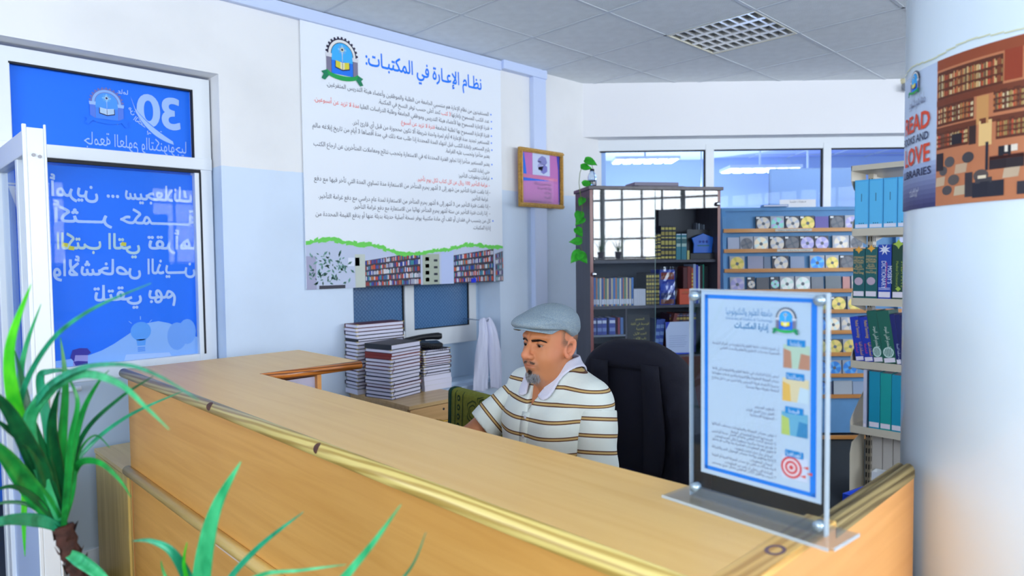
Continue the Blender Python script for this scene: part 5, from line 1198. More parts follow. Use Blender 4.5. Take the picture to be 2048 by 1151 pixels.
for k, (kd, u0, u1, vt, c_) in enumerate(SP):
    x0 = my(u0, 540, .012); x1 = my(u1, 540, .012); h = at_x((u0+u1)/2, vt, MX+.012).z-MZ[3]; w_ = x1-x0
    Y_ = (226, 190, 120)
    if kd == 'stedman':
        tx = [('✦', .91, .055, (236, 170, 60), False, None), ("STEDMAN'S", .80, .018, Y_, False, None), ('MEDICAL', .745, .016, Y_, False, None), ('DICTIONARY', .70, .016, Y_, False, None), ('for the', .66, .011, Y_, False, None), ('Health', .62, .015, Y_, False, None), ('Professions', .58, .014, Y_, False, None), ('and', .545, .01, Y_, False, None), ('Nursing', .50, .018, Y_, False, None), ('●', .275, .06, (190, 170, 190), False, None)]
        bd = [(.055, .15, WL)]
    elif kd == 'mosby':
        tx = [("MOSBY'S", .45, .032, (226, 236, 250), False, (.75, .32)), ('DICTIONARY', .45, .034, (226, 236, 250), False, (.28, .50)), ('of Medicine, Nursing', .45, .013, (215, 70, 110), False, (.60, .46)), ('✷', .82, .075, (225, 230, 250), False, None)]
        bd = [(.04, .14, WL), (.18, .19, (200, 210, 245)), (.205, .215, (200, 210, 245))]
    elif kd == 'sted2':
        tx = [("STEDMAN'S", .45, .034, (150, 175, 70), False, (.72, .45)), ('Medical Dictionary', .45, .018, (150, 175, 70), False, (.32, .45)), ('✦', .90, .07, (170, 200, 80), False, None), ('◆', .16, .03, (170, 200, 80), False, None)]; bd = [(.04, .14, WL)]
    else: tx = None; bd = [(.04, .14, WL)]
    upright('medical_dictionary', x0, .012, MZ[3]+.001, w_-.001, h, .19, c_, {0: 'leftmost dark teal medical dictionary on the second shelf', 1: 'second dark teal medical dictionary on the second shelf', 2: 'royal blue dictionary with white lettering on the second shelf', 3: 'dark green dictionary with lime lettering by the column', 4: 'navy dictionary half behind the column'}[k], None, bd, parent_rz=RZS, base=mbase, text=tx)
T3 = [(1693, 1711, 626, (26, 60, 180)), (1711, 1729, 628, (24, 56, 172)), (1727, 1745, 612, (22, 96, 84)), (1745, 1768, 613, (24, 100, 84))]
x = my(1712, 718, .012)-.0
til = -.15
for k, (w_, h, c_) in enumerate([(.048, .26, (26, 58, 184)), (.048, .262, (24, 54, 176)), (.052, .30, (20, 96, 84)), (.066, .302, (24, 100, 86)), (.026, .288, (24, 36, 110)), (.026, .286, (22, 34, 104)), (.026, .285, (20, 30, 96)), (.026, .284, (22, 32, 100)), (.026, .284, (24, 34, 104)), (.026, .284, (20, 30, 96))]):
    if k < 2: tx = [('Medical Terminology', .72, .024, (226, 190, 40), False, (.6, .40)), ('المصطلحات الطبية', .28, .024, (226, 180, 50), True, (.7, .30)), ('الشاملة', .30, .016, (220, 70, 110), True, (.25, .22))]
    elif k < 4: tx = [('◍', .12, .075, (200, 230, 225), False, None), ('المعجم الطبي الموحد', .50, .026, (214, 232, 224), True, (.5, .40))]
    else: tx = [('كتب منظمة الصحة', .24, .018, (190, 205, 240), True, (.55, .35))]
    lb2 = {0: 'leftmost leaning blue terminology book with yellow lettering', 1: 'second leaning blue terminology book with yellow lettering', 2: 'narrower leaning green Arabic dictionary on the third shelf', 3: 'wider leaning green Arabic dictionary on the third shelf'}.get(k, 'slim navy book, %s of the leaning navy row on the third shelf' % ORD[k-4])
    upright('reference_volume', x, .012, MZ[2]+.001, w_-.001, h, .17, c_, lb2, None if k < 4 else 'slim navy books leaning on the third shelf', [(.02, .105, WL)], tilt=til, parent_rz=RZS, base=mbase, text=tx)
    x += (w_)/math.cos(til)+.0005
upright('thin_journal', my(1726, 850, .012), .012, MZ[1]+.001, .016, .34, .18, (206, 208, 232), 'thin lilac-white journal at the end of the fourth shelf', None, [(.02, .07, WL)], parent_rz=RZS, base=mbase)
for k in range(4):
    x0 = my(1737+22.6*k, 860, .012); x1 = my(1737+22.6*(k+1)-1, 860, .012)
    upright('bound_journal', x0, .012, MZ[1]+.001, x1-x0, .335-.004*k, .2, (20, 150, 184) if k % 2 == 0 else (22, 160, 158), '%s from the left of the thick teal journals on the fourth shelf' % ORD[k], 'thick teal journals on the fourth shelf', [(.035, .12, WL), (.02, .99, (20, 150, 184) if k % 2 == 0 else (22, 160, 158))][:1], parent_rz=RZS, base=mbase)
for k in range(3):
    x0 = my(1744+21*k, 950, .1); x1 = my(1744+21*(k+1), 950, .1)
    o = upright('file_holder', x0, .10, MZ[0]+.001, x1-x0-.004, .38, .13, (196, 190, 182), 'tall beige file holder, %s from the left on the bottom shelf' % ORD[k], 'tall beige file holders on the bottom shelf', None, parent_rz=RZS, base=mbase); o['category'] = 'file'
wb = empty('paper_box', mbase(my(1743, 960, .02), .02, MZ[0]+.002), RZS, 'small open white box on the bottom shelf', 'box')
o = MB(); o.box(0, .07, 0, .004, 0, .17); o.box(0, .07, .07, .074, 0, .17); o.box(0, .004, .004, .07, 0, .17); o.box(.066, .07, .004, .07, 0, .17); o.box(0, .07, 0, .07, 0, .004); o.build('walls', mat('box_white', (232, 236, 240), .5), wb)
bq = at_z(1730, 1000, .20)
bc = empty('blue_crate', (bq.x, bq.y-.05, 0), -.2, 'blue plastic crate edge behind the counter wing', 'crate')
o = MB(); z_ = .20; o.box(0, .2, 0, .01, 0, z_); o.box(0, .2, .17, .18, 0, z_); o.box(0, .01, .01, .17, 0, z_); o.box(.19, .2, .01, .17, 0, z_); o.box(.01, .19, .01, .17, 0, .01); o.build('walls', mat('crate_blue', (24, 66, 190), .4), bc, bevel=.003)

# ------------------------------------------------------------------ round column and its wrapped poster
KX, KY, KR = 1.775, .129, .356
m_col = two_tone('column_paint', (228, 243, 255), (226, 243, 255), 1.51, .16)
cb_ = MB(); cb_.lathe([(KR, 0), (KR, HC+.05)], 96, M=Matrix.Translation((KX, KY, 0))); tag(cb_.build('column', m_col, smooth=True), 'glossy white round column at the right', kind='structure')
bpy.data.objects['column'].data.polygons.foreach_set('use_smooth', [len(p.vertices) == 4 for p in bpy.data.objects['column'].data.polygons])
def colp(u, v):
    r = ray(u, v); a = r.x*r.x+r.y*r.y; b = -2*(r.x*KX+r.y*KY); c = KX*KX+KY*KY-KR*KR
    t = (-b-math.sqrt(max(0, b*b-4*a*c)))/(2*a); return math.atan2(r.y*t-KY, r.x*t-KX) % (2*PI), r.z*t+CAMH
A0, _ = colp(1876, 260)         # seam between lettering panel and picture
RK = KR+.0025
def cfn(s, z, l=0):   # s metres to the right of the seam (seen from the camera); wraps round the column
    a = A0+s/KR; return (KX+(RK+l)*math.cos(a), KY+(RK+l)*math.sin(a), z)
def csz(u, v): a, z = colp(u, v); return (a-A0)*KR, z
cpst = empty('column_poster', (KX, KY, 0), 0, 'wrapped library poster with orange READ and LOVE lettering on the column', 'poster')
cpst.location = (0, 0, 0)
CT, CB = csz(1880, 122)[1], csz(1876, 412)[1]
def cstrip(mb, s0, s1, z0, z1, col, l=0., n=None):
    n = n or max(1, int(abs(s1-s0)/.02))
    for k in range(n):
        a, b = LINE(s0, s1, k/n), LINE(s0, s1, (k+1)/n); mb.add([cfn(a, z0, l), cfn(b, z0, l), cfn(b, z1, l), cfn(a, z1, l)], [(0, 1, 2, 3)], 0, col)
sh = MB()
for k in range(26):
    a, b = -.17+.52*k/26, -.17+.52*(k+1)/26; sh.add([cfn(a, CB, -.001), cfn(b, CB, -.001), cfn(b, CT, -.001), cfn(a, CT, -.001)], [(0, 1, 2, 3)])
sh.build('sheet', mat('poster_sky', (196, 214, 240), .5), cpst)
pm = MB(); r6 = random.Random(9)
for k in range(10): cstrip(pm, -.17, 0, LINE(CB, CB+.09, k/10), LINE(CB, CB+.09, (k+1)/10), tuple(int(LINE(a, b, k/10)) for a, b in zip((60, 60, 110), (180, 200, 236))), .0003)
cstrip(pm, 0, .35, CB, CT, (196, 124, 84), .0003)
Hh = CT-CB
def cz(f): return CB+Hh*f
def books(s0, s1, z0, z1, slope=0):
    s = s0; cstrip(pm, s0, s1, z0-.004, z1+.004, (96, 48, 30), .0006)
    while s < s1-.002:
        w_ = r6.uniform(.0016, .0035); f = r6.uniform(.65, 1); c_ = r6.choice([(226, 190, 130), (200, 120, 70), (150, 80, 50), (235, 215, 170), (180, 150, 90), (120, 90, 70), (210, 90, 60)])
        for rr_ in range(3):
            za = LINE(z0, z1, rr_/3)+.001; cstrip(pm, s, s+w_*.8, za, za+(z1-z0)/3*f*.8, c_ if rr_ != 1 else tuple(int(x*.85) for x in c_), .0009, 1)
        s += w_
cstrip(pm, 0, .35, cz(.93), cz(1.0), (150, 74, 44), .0005)
books(.002, .135, cz(.74), cz(.90)); books(.17, .34, cz(.76), cz(.90)); cstrip(pm, .137, .165, cz(.74), cz(.93), (150, 60, 34), .0006)
cstrip(pm, 0, .35, cz(.685), cz(.725), (120, 60, 36), .0006)
books(.002, .085, cz(.56), cz(.67)); cstrip(pm, .09, .112, cz(.5), cz(.68), (206, 150, 90), .0006); books(.12, .34, cz(.57), cz(.68))
cstrip(pm, 0, .35, cz(.50), cz(.535), (110, 56, 34), .0006)
books(.002, .075, cz(.40), cz(.49)); cstrip(pm, .076, .09, cz(.38), cz(.5), (60, 40, 36), .0006); cstrip(pm, .095, .118, cz(.36), cz(.52), (236, 196, 130), .0006); books(.125, .34, cz(.40), cz(.50))
for (s, f, w_, h_, c_) in [(.035, .29, .012, .02, (90, 84, 84)), (.075, .30, .012, .02, (70, 66, 70)), (.06, .235, .013, .02, (200, 170, 140)), (.02, .235, .010, .018, (90, 84, 84)), (.045, .165, .013, .02, (96, 88, 84)), (.012, .165, .012, .02, (206, 178, 146)), (.10, .17, .014, .022, (90, 80, 78)), (.03, .10, .012, .018, (84, 78, 80)), (.06, .09, .014, .02, (200, 180, 150)), (.15, .17, .013, .02, (200, 176, 148)), (.19, .12, .014, .02, (90, 82, 80))]:
    pm.add([cfn(s+w_*math.cos(t), cz(f)+h_*.5*math.sin(t), .0007) for t in [2*PI*k/14 for k in range(14)]] if c_[0] < 100 else [cfn(s-w_, cz(f)-h_*.45, .0007), cfn(s+w_*.9, cz(f)-h_*.4, .0007), cfn(s+w_*1.1, cz(f)+h_*.45, .0007), cfn(s-w_*.8, cz(f)+h_*.4, .0007)], [tuple(range(14 if c_[0] < 100 else 4))], 0, c_)
for s0, s1, f0, f1, c_ in [(.108, .113, .20, .38, (40, 40, 52)), (.115, .17, .20, .28, (44, 34, 40)), (.115, .17, .26, .285, (140, 70, 50)), (.13, .15, .28, .34, (30, 30, 40)), (.002, .02, .24, .36, (46, 36, 44)), (.04, .062, .40, .47, (40, 34, 40)), (.085, .14, .03, .13, (40, 40, 52)), (.09, .12, .12, .155, (70, 66, 70)), (.16, .2, .03, .11, (50, 46, 56)), (.07, .085, .04, .2, (60, 54, 60)), (.095, .11, .15, .17, (236, 220, 190)), (.14, .16, .30, .34, (236, 226, 210)), (.18, .2, .22, .32, (50, 44, 52))]: cstrip(pm, s0, s1, cz(f0), cz(f1), c_, .0011)
pm.build('reading_room_print', m_print, cpst)
tl_ = MB()
def ctext(t, u, v, size, col, bold=.03, width=None, ar=False, al='R', font=None):
    s, z = csz(u, v); put_text(tl_, t, None, s, z, size, al, ar, col=col, bold=bold, z=.0016, fn=cfn, width=width)
OR = (228, 78, 44); NV = (36, 40, 84)
pxm = 1.30/FPX
ctext('READ', 1864, 251, .047, OR, .03, .118)
ctext('BOOKS AND', 1861, 276, .022, NV, .018, .125)
ctext('LOVE', 1863, 320, .050, OR, .03, .118)
ctext('LIBRARIES', 1866, 346, .0215, NV, .018, .13)
ctext('اليوم العالمي لحب', 1841, 382, .011, (225, 228, 240), .0, .045, True, 'R'); ctext('زيارة المكتبات', 1838, 391, .011, (225, 228, 240), .0, .036, True, 'R')
ctext('جامعة العلوم والتكنولوجيا', 1855, 203, .03, (110, 120, 150), -.0, .075, True, 'R')
tl_.build('lettering', m_print, cpst)
em = MB(); s, z = csz(1835, 165); emblem(em, None, s, z, .052, fn=cfn, z0=.0012); em.build('seal', m_print, cpst)
yt = MB()
for k in range(22):
    a, b = -.16+.5*k/22, -.16+.5*(k+1)/22; z_ = CT+.012+.004*math.sin(k*.8); yt.add([cfn(a, z_, .0002), cfn(b, z_, .0002), cfn(b, z_+.0025, .0002), cfn(a, z_+.0025, .0002)], [(0, 1, 2, 3)])
tag(yt.build('glue_mark', mat('old_glue', (214, 216, 176), .5), cpst), kind='stuff')

# ------------------------------------------------------------------ acrylic notice stand
sL_ = at_z(1382, 988, 1.064); sR_ = at_z(1652, 1072, 1.064)
ad_ = (sR_-sL_); ad_.z = 0; SWd = ad_.length; arz = math.atan2(ad_.y, ad_.x)
sg = empty('notice_stand', (sL_.x, sL_.y, CZ), arz, 'clear acrylic stand with blue-bordered notice on the counter', 'notice stand')
m_acr = glass_mat('acrylic', (240, 244, 248), .0, ior=1.3); m_acre = mat('acrylic_edge', (205, 220, 232), .2, spec=.6, alpha=.55)
m_acrb = glass_mat('acrylic_base', (238, 242, 246), .10, .25, ior=1.4)
def sgp(u, v):
    p = at_l(u, v, (sL_.x, sL_.y), (sR_.x, sR_.y)); return (Vector((p.x, p.y))-Vector((sL_.x, sL_.y))).dot(Vector((math.cos(arz), math.sin(arz)))), p.z-CZ
SH = sgp(1379, 578)[1]
o = MB(); o.box(0, SWd, -.0035, 0, .004, SH); o.build('front_sheet', m_acr, sg)
o = MB(); o.box(0, SWd, .003, .0065, .004, SH); o.build('back_sheet', m_acr, sg)
o = MB(); o.box(-.0006, .0006, -.0036, .0066, .004, SH); o.box(SWd-.0012, SWd+.0012, -.0036, .0066, .004, SH); o.box(0, SWd, -.0036, .0066, SH-.001, SH+.001); o.build('polished_edge', m_acre, sg)
o = MB(); bb_ = [(-.03, -.042), (SWd+.02, -.042), (SWd+.028, -.034), (SWd+.028, .045), (-.03, .045)]; o.prism(bb_, .0006, .0055); o.build('base_plate', m_acrb, sg, bevel=.0015)
pe = MB(); pe.box(-.03, SWd+.024, -.0432, -.042, .0006, .0055); pe.box(SWd+.028, SWd+.0292, -.034, .045, .0006, .0055); pe.build('base_rim', m_acre, sg)
x0, z1 = sgp(1402, 579); x1, z0 = sgp(1645, 1017)[0], sgp(1402, 942)[1]
x1 = SWd*.965
PW, PH_ = x1-x0, z1-z0
MB().box(x0, x1, .0004, .0022, z0, z1).build('paper', mat('notice_paper_white', (226, 240, 252), .5), sg)
Mn = frame((x0, .0002, z0), (1, 0, 0), (0, 0, 1)); np_ = MB(); BLB = (20, 130, 232)
def nrect(a, b, c, d, col, l): np_.poly([(a, c, l), (b, c, l), (b, d, l), (a, d, l)], 0, col, Mn)
mg = .0075; bw_ = .0065
for a, b, c, d in ((mg, PW-mg, PH_-mg-bw_, PH_-mg), (mg, PW-mg, mg, mg+bw_), (mg, mg+bw_, mg, PH_-mg), (PW-mg-bw_*1.4, PW-mg, mg, PH_-mg)): nrect(a, b, c, d, BLB, .0003)
def npx(u, v): a, b = sgp(u, v); return a-x0, b-z0
ex, ez = npx(1573, 640); emblem(np_, Mn, ex, ez, .043, z0=.0004)
TC1 = (110, 160, 205); TC2 = (120, 124, 150)
a, b = npx(1545, 640); a2, _ = npx(1452, 630); put_text(np_, 'جامعة العلوم والتكنولوجيا', Mn, a, npx(1545, 633)[1], .016, 'R', True, width=a-a2, col=TC1, z=.0005, bold=.0)
put_text(np_, 'University of Science & Technology', Mn, a, npx(1545, 644)[1], .006, 'R', width=a-a2, col=TC1, z=.0005)
put_text(np_, 'إدارة المكتبـات', Mn, npx(1537, 660)[0], npx(1537, 660)[1], .014, 'R', True, width=.060, col=(70, 140, 190), z=.0005, bold=.02)
for (u, v, t, c_) in ((1592, 690, 'رؤيتنا', 0), (1590, 757, 'رسالتنا', 1), (1588, 825, 'قيمنا', 2), (1588, 912, 'أهدافنا', 3)):
    a, b = npx(u, v); nrect(a-.014, a+.015, b-.002, b+.0085, (20, 140, 210), .0008); put_text(np_, t, Mn, a, b+.0, .009, 'C', True, col=(230, 240, 250), z=.001)
    pal = [((190, 215, 190), (196, 140, 110), (90, 150, 110)), ((232, 215, 170), (240, 190, 90), (205, 225, 235)), ((110, 180, 210), (190, 210, 110), (60, 140, 190)), ((215, 222, 240), (226, 90, 90), (235, 225, 235))][c_]
    nrect(a-.020, a+.022, b-.036, b-.0, pal[0], .0005)
    if c_ == 3:
        for q_ in range(5):
            r_ = .017-.0034*q_; np_.poly([(a-.004+r_*math.cos(t_), b-.018+r_*math.sin(t_), .0006+.00006*q_) for t_ in [2*PI*k/20 for k in range(20)]], 0, (222, 80, 84) if q_ % 2 == 0 else (240, 215, 220), Mn)
        for dx_, dy_ in ((.02, -.014), (.026, -.022), (.016, -.028)): np_.poly([(a+dx_-.006, b+dy_, .0009), (a+dx_+.003, b+dy_+.003, .0009), (a+dx_+.003, b+dy_-.002, .0009)], 0, (232, 80, 60), Mn)
    else:
        np_.poly([(a-.020, b-.036, .0006), (a-.006, b-.036, .0006), (a-.008, b-.01, .0006), (a-.02, b-.006, .0006)], 0, pal[1], Mn); np_.poly([(a+.004, b-.036, .0006), (a+.022, b-.036, .0006), (a+.022, b-.014, .0006), (a+.008, b-.012, .0006)], 0, pal[2 if c_ != 0 else 1], Mn)
txt = [(1559, 700, 1425, 'أن تصبح مكتبات جامعة العلوم والتكنولوجيا من المراكز الرئيسية'), (1559, 709, 1440, 'المتميزة بخدمات التعليم والتعلم والبحث العلمي'),
       (1558, 755, 1425, 'تسعى إدارة المكتبات في جامعة العلوم والتكنولوجيا إلى إتاحة'), (1558, 765, 1424, 'مصادر المعرفة المطبوعة والإلكترونية وتقديم خدمات معلوماتية'), (1558, 775, 1424, 'متميزة لأعضاء هيئة التدريس والباحثين من داخل وخارج'), (1558, 784, 1492, 'الجامعة بطريقة سهلة وميسرة'),
       (1552, 822, 1509, '- التطوير المستمر'), (1552, 831, 1492, '- العمل بروح الفريق الواحد'), (1552, 840, 1500, '- المسؤولية الاجتماعية'),
       (1552, 874, 1424, '1 توفير مصادر المعرفة والمعلومات بمختلف أشكالها'), (1545, 882, 1462, 'لاستخدامها الخدمة التعليمية في الجامعة'), (1552, 890, 1424, '2 تشجيع البحث العلمي وتقديم أفضل خدمة للباحثين'), (1552, 899, 1430, '3 تقديم خدمة مكتبية متطورة لكل المستفيدين'), (1552, 907, 1424, '4 تطوير نظم المعلومات المكتبية بما يواكب أو يتجاوز'), (1545, 915, 1470, 'الحديثة في مجال خدمات المكتبات والمعلومات'),
       (1552, 924, 1424, '5 إدارة وتطوير وإتاحة مصادر الوصول الحر والشراكة'), (1545, 932, 1500, 'لمصادر المعلومات'), (1552, 941, 1424, '6 بناء شراكات و تعاون مع مصادر المعرفة العربية أو الدولية'), (1545, 949, 1450, 'المتاحة التي يمكن أن تفيد من المعلومات'), (1552, 958, 1424, '7 تدريب وتأهيل الكادر الوظيفي بشكل دوري ومستمر')]
for (ur, v, ul, t) in txt:
    a, b = npx(ur, v); a2, _ = npx(ul, v); put_text(np_, t, Mn, a, b, .0062, 'R', True, width=max(.01, a-a2), col=TC2, z=.0005)
np_.build('notice_print', m_print, sg)
for u, v in ((1392, 591), (1643, 600), (1393, 972), (1640, 1049)):
    a, b = sgp(u, v); o = MB(); o.lathe([(.001, -.004), (.006, -.004), (.0078, -.001), (.0078, .012), (.001, .013)], 20, M=Matrix.Translation((a, .002, b)) @ Matrix.Rotation(PI/2, 4, 'X')); o.build('standoff_screw', mat('screw_clear', (170, 190, 205), .12, .5), sg, smooth=True)

# ------------------------------------------------------------------ hanging cloth and draped rug
def catmull(P, n):
    out = []
    for i in range(len(P)-1):
        p0, p1, p2, p3 = P[max(i-1, 0)], P[i], P[i+1], P[min(i+2, len(P)-1)]
        for k in range(n):
            t = k/n; out.append(.5*((2*p1)+(p2-p0)*t+(2*p0-5*p1+4*p2-p3)*t*t+(3*p1-p0-3*p2+p3)*t**3))
    out.append(P[-1]); return out
m_cloth = mat('lilac_white_cotton', (216, 220, 244), .75, bump=.15, bscale=300)
coat_ = empty('white_coat', (0, 0, 0), 0, 'pale lilac-white cotton coat hanging at the window corner', 'coat')
zt_, zb_2 = at_y(975, 638, 3.50).z, at_y(975, 778, 3.50).z; xl0 = at_y(945, 775, 3.50).x; xr0 = at_y(1003, 775, 3.5).x; xt = at_y(974, 640, 3.50).x
for lobe in (0, 1):
    G = []
    for i in range(22):
        t = i/21; row_ = []
        za = LINE(zt_-.004, zb_2, t**1.0)
        if lobe == 0: xa = LINE(xt-.04, xl0, min(1, t*1.15)**.8); xb = LINE(xt+.01, xt+.0, t)
        else: xa = LINE(xt+.005, xt+.02, t); xb = LINE(xt+.055, xr0, min(1, t*2.2)**.6)
        for j in range(15):
            s_ = j/14; row_.append((LINE(xa, xb, s_), 3.505-.035*math.sin(PI*s_)*(.5+.5*min(1, t*3))+.008*math.sin(s_*14+t*5)+.004*math.sin(s_*31-t*9)+(.03*(1-min(1, t*6))), za+.02*math.sin(PI*s_)*(1 if i < 3 else 0)*(1-t*7)+.006*math.sin(s_*9)*(t > .9)))
        G.append(row_)
    MB().grid(G).build('sleeve' if lobe == 0 else 'body', m_cloth, coat_, smooth=True, solid=.004, sub=1)
MB().tube([(xt+.005, YW+.185, zt_-.01), (xt+.005, 3.50, zt_-.012), (xt+.005, 3.49, zt_+.004)], .004, 8).build('hook', MATS['chrome'], coat_)

m_rug = mat('rug_olive', (130, 134, 44), .9, noise=.2, nscale=60, bump=.5, bscale=300); m_rugd = mat('rug_dark', (16, 66, 52), .9, bump=.5, bscale=300)
R0 = at_d(914, 779, 3.35); R1 = at_d(1006, 767, 3.05)
rgz = math.atan2(R1.y-R0.y, R1.x-R0.x); Lr = math.hypot(R1.x-R0.x, R1.y-R0.y)+.12; zr = R0.z
ch = empty('side_chair', (R0.x, R0.y, 0), rgz, 'plain wooden chair under the green rug', 'chair')
m_chw = mat('chair_wood', (120, 84, 50), .5)
for x in (.03, Lr-.06):
    MB().box(x, x+.03, -.0, .03, 0, zr-.012).build('leg', m_chw, ch); MB().box(x, x+.03, -.40, -.37, 0, .40).build('leg', m_chw, ch)
MB().box(.02, Lr-.02, -.41, .03, .40, .43).build('seat', m_chw, ch); MB().box(.03, Lr-.03, -.0, .03, zr-.06, zr-.012).build('top_rail', m_chw, ch)
rg = empty('prayer_rug', (R0.x, R0.y, 0), rgz, 'olive and dark green patterned rug draped over a chair back', 'rug')
def rugp(s, x):   # s: distance over the top, negative = front (camera) side
    if s < -.022: return (x, -.017-.02*min(1, (-s)*2)*(1+.3*math.sin(x*22)), zr+s+.02)
    if s > .022: return (x, .047+.02*min(1, s*2), zr-s+.02)
    a = s/.022*PI/2; return (x, .015+.032*math.sin(a), zr-.012+.016*math.cos(a)+.002)
SS = [-.46+.02*k for k in range(22)]+[-.02, -.01, 0, .01, .02]+[.04+.04*k for k in range(9)]
G = [[rugp(s, -.02+Lr*j/24) for j in range(25)] for s in SS]
MB().grid(G).build('pile', m_rug, rg, smooth=True, solid=.006)
bd = MB(); bd.grid([[rugp(s, x) for x in (-.045, -.018)] for s in SS]); o = bd.build('fringe_border', m_rugd, rg, smooth=True, solid=.009)
mo = MB()
for j in range(12):
    s = -.03-.045*j; c0 = .05
    for k in range(2):
        pts = []
        for t in [2*PI*q_/10 for q_ in range(10)]:
            x_, y_, z_ = rugp(s-.02+(.016 if k == 0 else .007)*math.sin(t), c0+(.014 if k == 0 else .006)*math.cos(t)); pts.append((x_, y_-.0045-.0008*k, z_))
        mo.poly(pts, 0, (36, 60, 34) if k == 0 else (130, 134, 50))
for x_ in (.018, .082): mo.grid([[(a, b-.0045, c) for a, b, c in (rugp(s, x_), rugp(s, x_+.006))] for s in SS if s < 0], 0, (40, 62, 34))
for cxr, csr in ((.17, -.10), (.25, -.06), (.17, -.28)):
    for rr_ in (.05, .03):
        mo.grid([[(a, b-.0045, c) for a, b, c in (rugp(csr+r_*math.sin(t), cxr+r_*.8*math.cos(t)*(1+.25*math.cos(5*t))) for r_ in (rr_, rr_+.007))] for t in [2*PI*q_/28 for q_ in range(29)]], 0, (60, 74, 30))
tag(mo.build('rug_motif', attr_mat('rug_print', .9), rg), kind='stuff')

# ------------------------------------------------------------------ foreground dracaenas
def leafmat(nm, c1, c2): return mat(nm, c1, .32, noise=.5, nscale=8, col2=c2, stretch=(6, 6, 1))
LM_ = [leafmat('blade_green', (30, 150, 60), (10, 96, 40)), leafmat('blade_dark', (14, 98, 50), (6, 62, 36)), leafmat('blade_bright', (88, 205, 40), (40, 170, 36)), leafmat('blade_mint', (70, 180, 120), (30, 140, 84)), leafmat('blade_teal', (40, 150, 110), (16, 104, 70))]
def blade(parent, pts, wpx, m, org, flat=0.0):
    P = catmull([at_d(u, v, d) for u, v, d in pts], 7); n = len(P); G = []
    L_ = [0]
    for i in range(1, n): L_.append(L_[-1]+(P[i]-P[i-1]).length)
    for i in range(n):
        t = L_[i]/L_[-1]; T_ = (P[min(i+1, n-1)]-P[max(i-1, 0)]).normalized()
        D_ = P[i]-Vector((0, 0, CAMH)); side = T_.cross(D_).normalized(); nn = side.cross(T_).normalized()
        if nn.dot(D_) > 0: nn = -nn
        d_ = D_.dot(FW); w_ = wpx/FPX*d_*.5*min(1, .55+1.5*t)*(1-t**3.2)**.9+.0004
        tw = flat; side2 = side*math.cos(tw)+nn*math.sin(tw); n2 = nn*math.cos(tw)-side*math.sin(tw)
        G.append([P[i]-org+side2*(w_*s_)+n2*(-w_*.30*(1-abs(s_))) for s_ in (-1, -.5, 0, .5, 1)])
    return MB().grid(G).build('leaf', m, parent, smooth=True, solid=.0007)
B0 = at_d(126, 1062, 1.15)
pl1 = empty('dracaena', (B0.x-.02, B0.y+.08, 0), 0, 'dracaena with brown ringed trunk and arching leaves at the left', 'plant'); o1 = Vector(pl1.location)
bse = (126, 1058, 1.15)
V = [([(85, 930, 1.12), (36, 830, 1.05), (19, 700, 1.0), (62, 568, .98)], 27, 2), ([(70, 900, 1.15), (42, 780, 1.1), (50, 700, 1.08), (82, 608, 1.07)], 14, 3), ([(60, 900, 1.1), (42, 800, 1.05), (95, 690, 1.0), (180, 620, .98), (302, 566, .95)], 10, 4),
     ([(52, 880, 1.08), (80, 790, 1.0), (150, 740, .92), (240, 728, .85), (315, 750, .82), (398, 800, .80)], 13, 4), ([(60, 870, 1.05), (95, 785, 1.0), (160, 748, .93), (235, 765, .87), (290, 812, .84), (338, 858, .82)], 22, 3),
     ([(124, 900, 1.12), (131, 770, 1.1), (121, 674, 1.1)], 17, 0), ([(140, 930, 1.1), (165, 825, 1.08), (198, 762, 1.05), (218, 740, 1.04)], 13, 0), ([(142, 940, 1.12), (172, 860, 1.1), (240, 795, 1.08), (306, 752, 1.05)], 9, 1),
     ([(140, 950, 1.15), (185, 885, 1.18), (262, 828, 1.2), (365, 782, 1.22)], 8, 4), ([(140, 970, 1.13), (160, 925, 1.1), (200, 925, 1.05), (240, 960, 1.03), (262, 994, 1.02)], 14, 0), ([(88, 960, 1.1), (40, 860, 1.0), (0, 800, .95), (-70, 750, .9)], 36, 1),
     ([(60, 975, 1.08), (0, 900, 1.0), (-80, 850, .95)], 36, 0), ([(75, 1000, 1.1), (25, 972, 1.05), (-30, 988, 1.0)], 12, 1), ([(75, 1040, 1.1), (0, 1042, 1.02), (-80, 1085, .98)], 25, 4), ([(65, 1012, 1.12), (10, 1004, 1.1), (-50, 1022, 1.08)], 8, 1),
     ([(116, 950, 1.12), (104, 860, 1.08), (112, 800, 1.05), (122, 775, 1.04)], 24, 1), ([(96, 930, 1.1), (62, 840, 1.07), (45, 760, 1.07), (30, 700, 1.08)], 20, 1), ([(110, 940, 1.16), (98, 860, 1.15), (80, 760, 1.14), (100, 742, 1.12), (150, 740, 1.1)], 20, 4),
     ([(90, 965, 1.2), (55, 960, 1.22), (48, 1030, 1.22), (50, 1112, 1.22)], 13, 2), ([(105, 990, 1.12), (70, 900, 1.05), (20, 860, 1.0), (-20, 830, .97)], 26, 1), ([(135, 980, 1.1), (142, 880, 1.06), (155, 800, 1.05), (128, 740, 1.05)], 14, 0), ([(146, 985, 1.12), (158, 905, 1.12), (190, 870, 1.12), (220, 895, 1.12)], 6, 0), ([(100, 1010, 1.12), (40, 940, 1.06), (-20, 905, 1.0)], 20, 0)]
for k, (p_, w_, mi) in enumerate(V): blade(pl1, [bse]+p_, w_, LM_[mi], o1, flat=.25*math.sin(k*1.7))
blade(pl1, [(131, 1103, 1.15), (160, 1120, 1.1), (205, 1155, 1.05), (250, 1215, 1.02)], 24, LM_[3], o1)
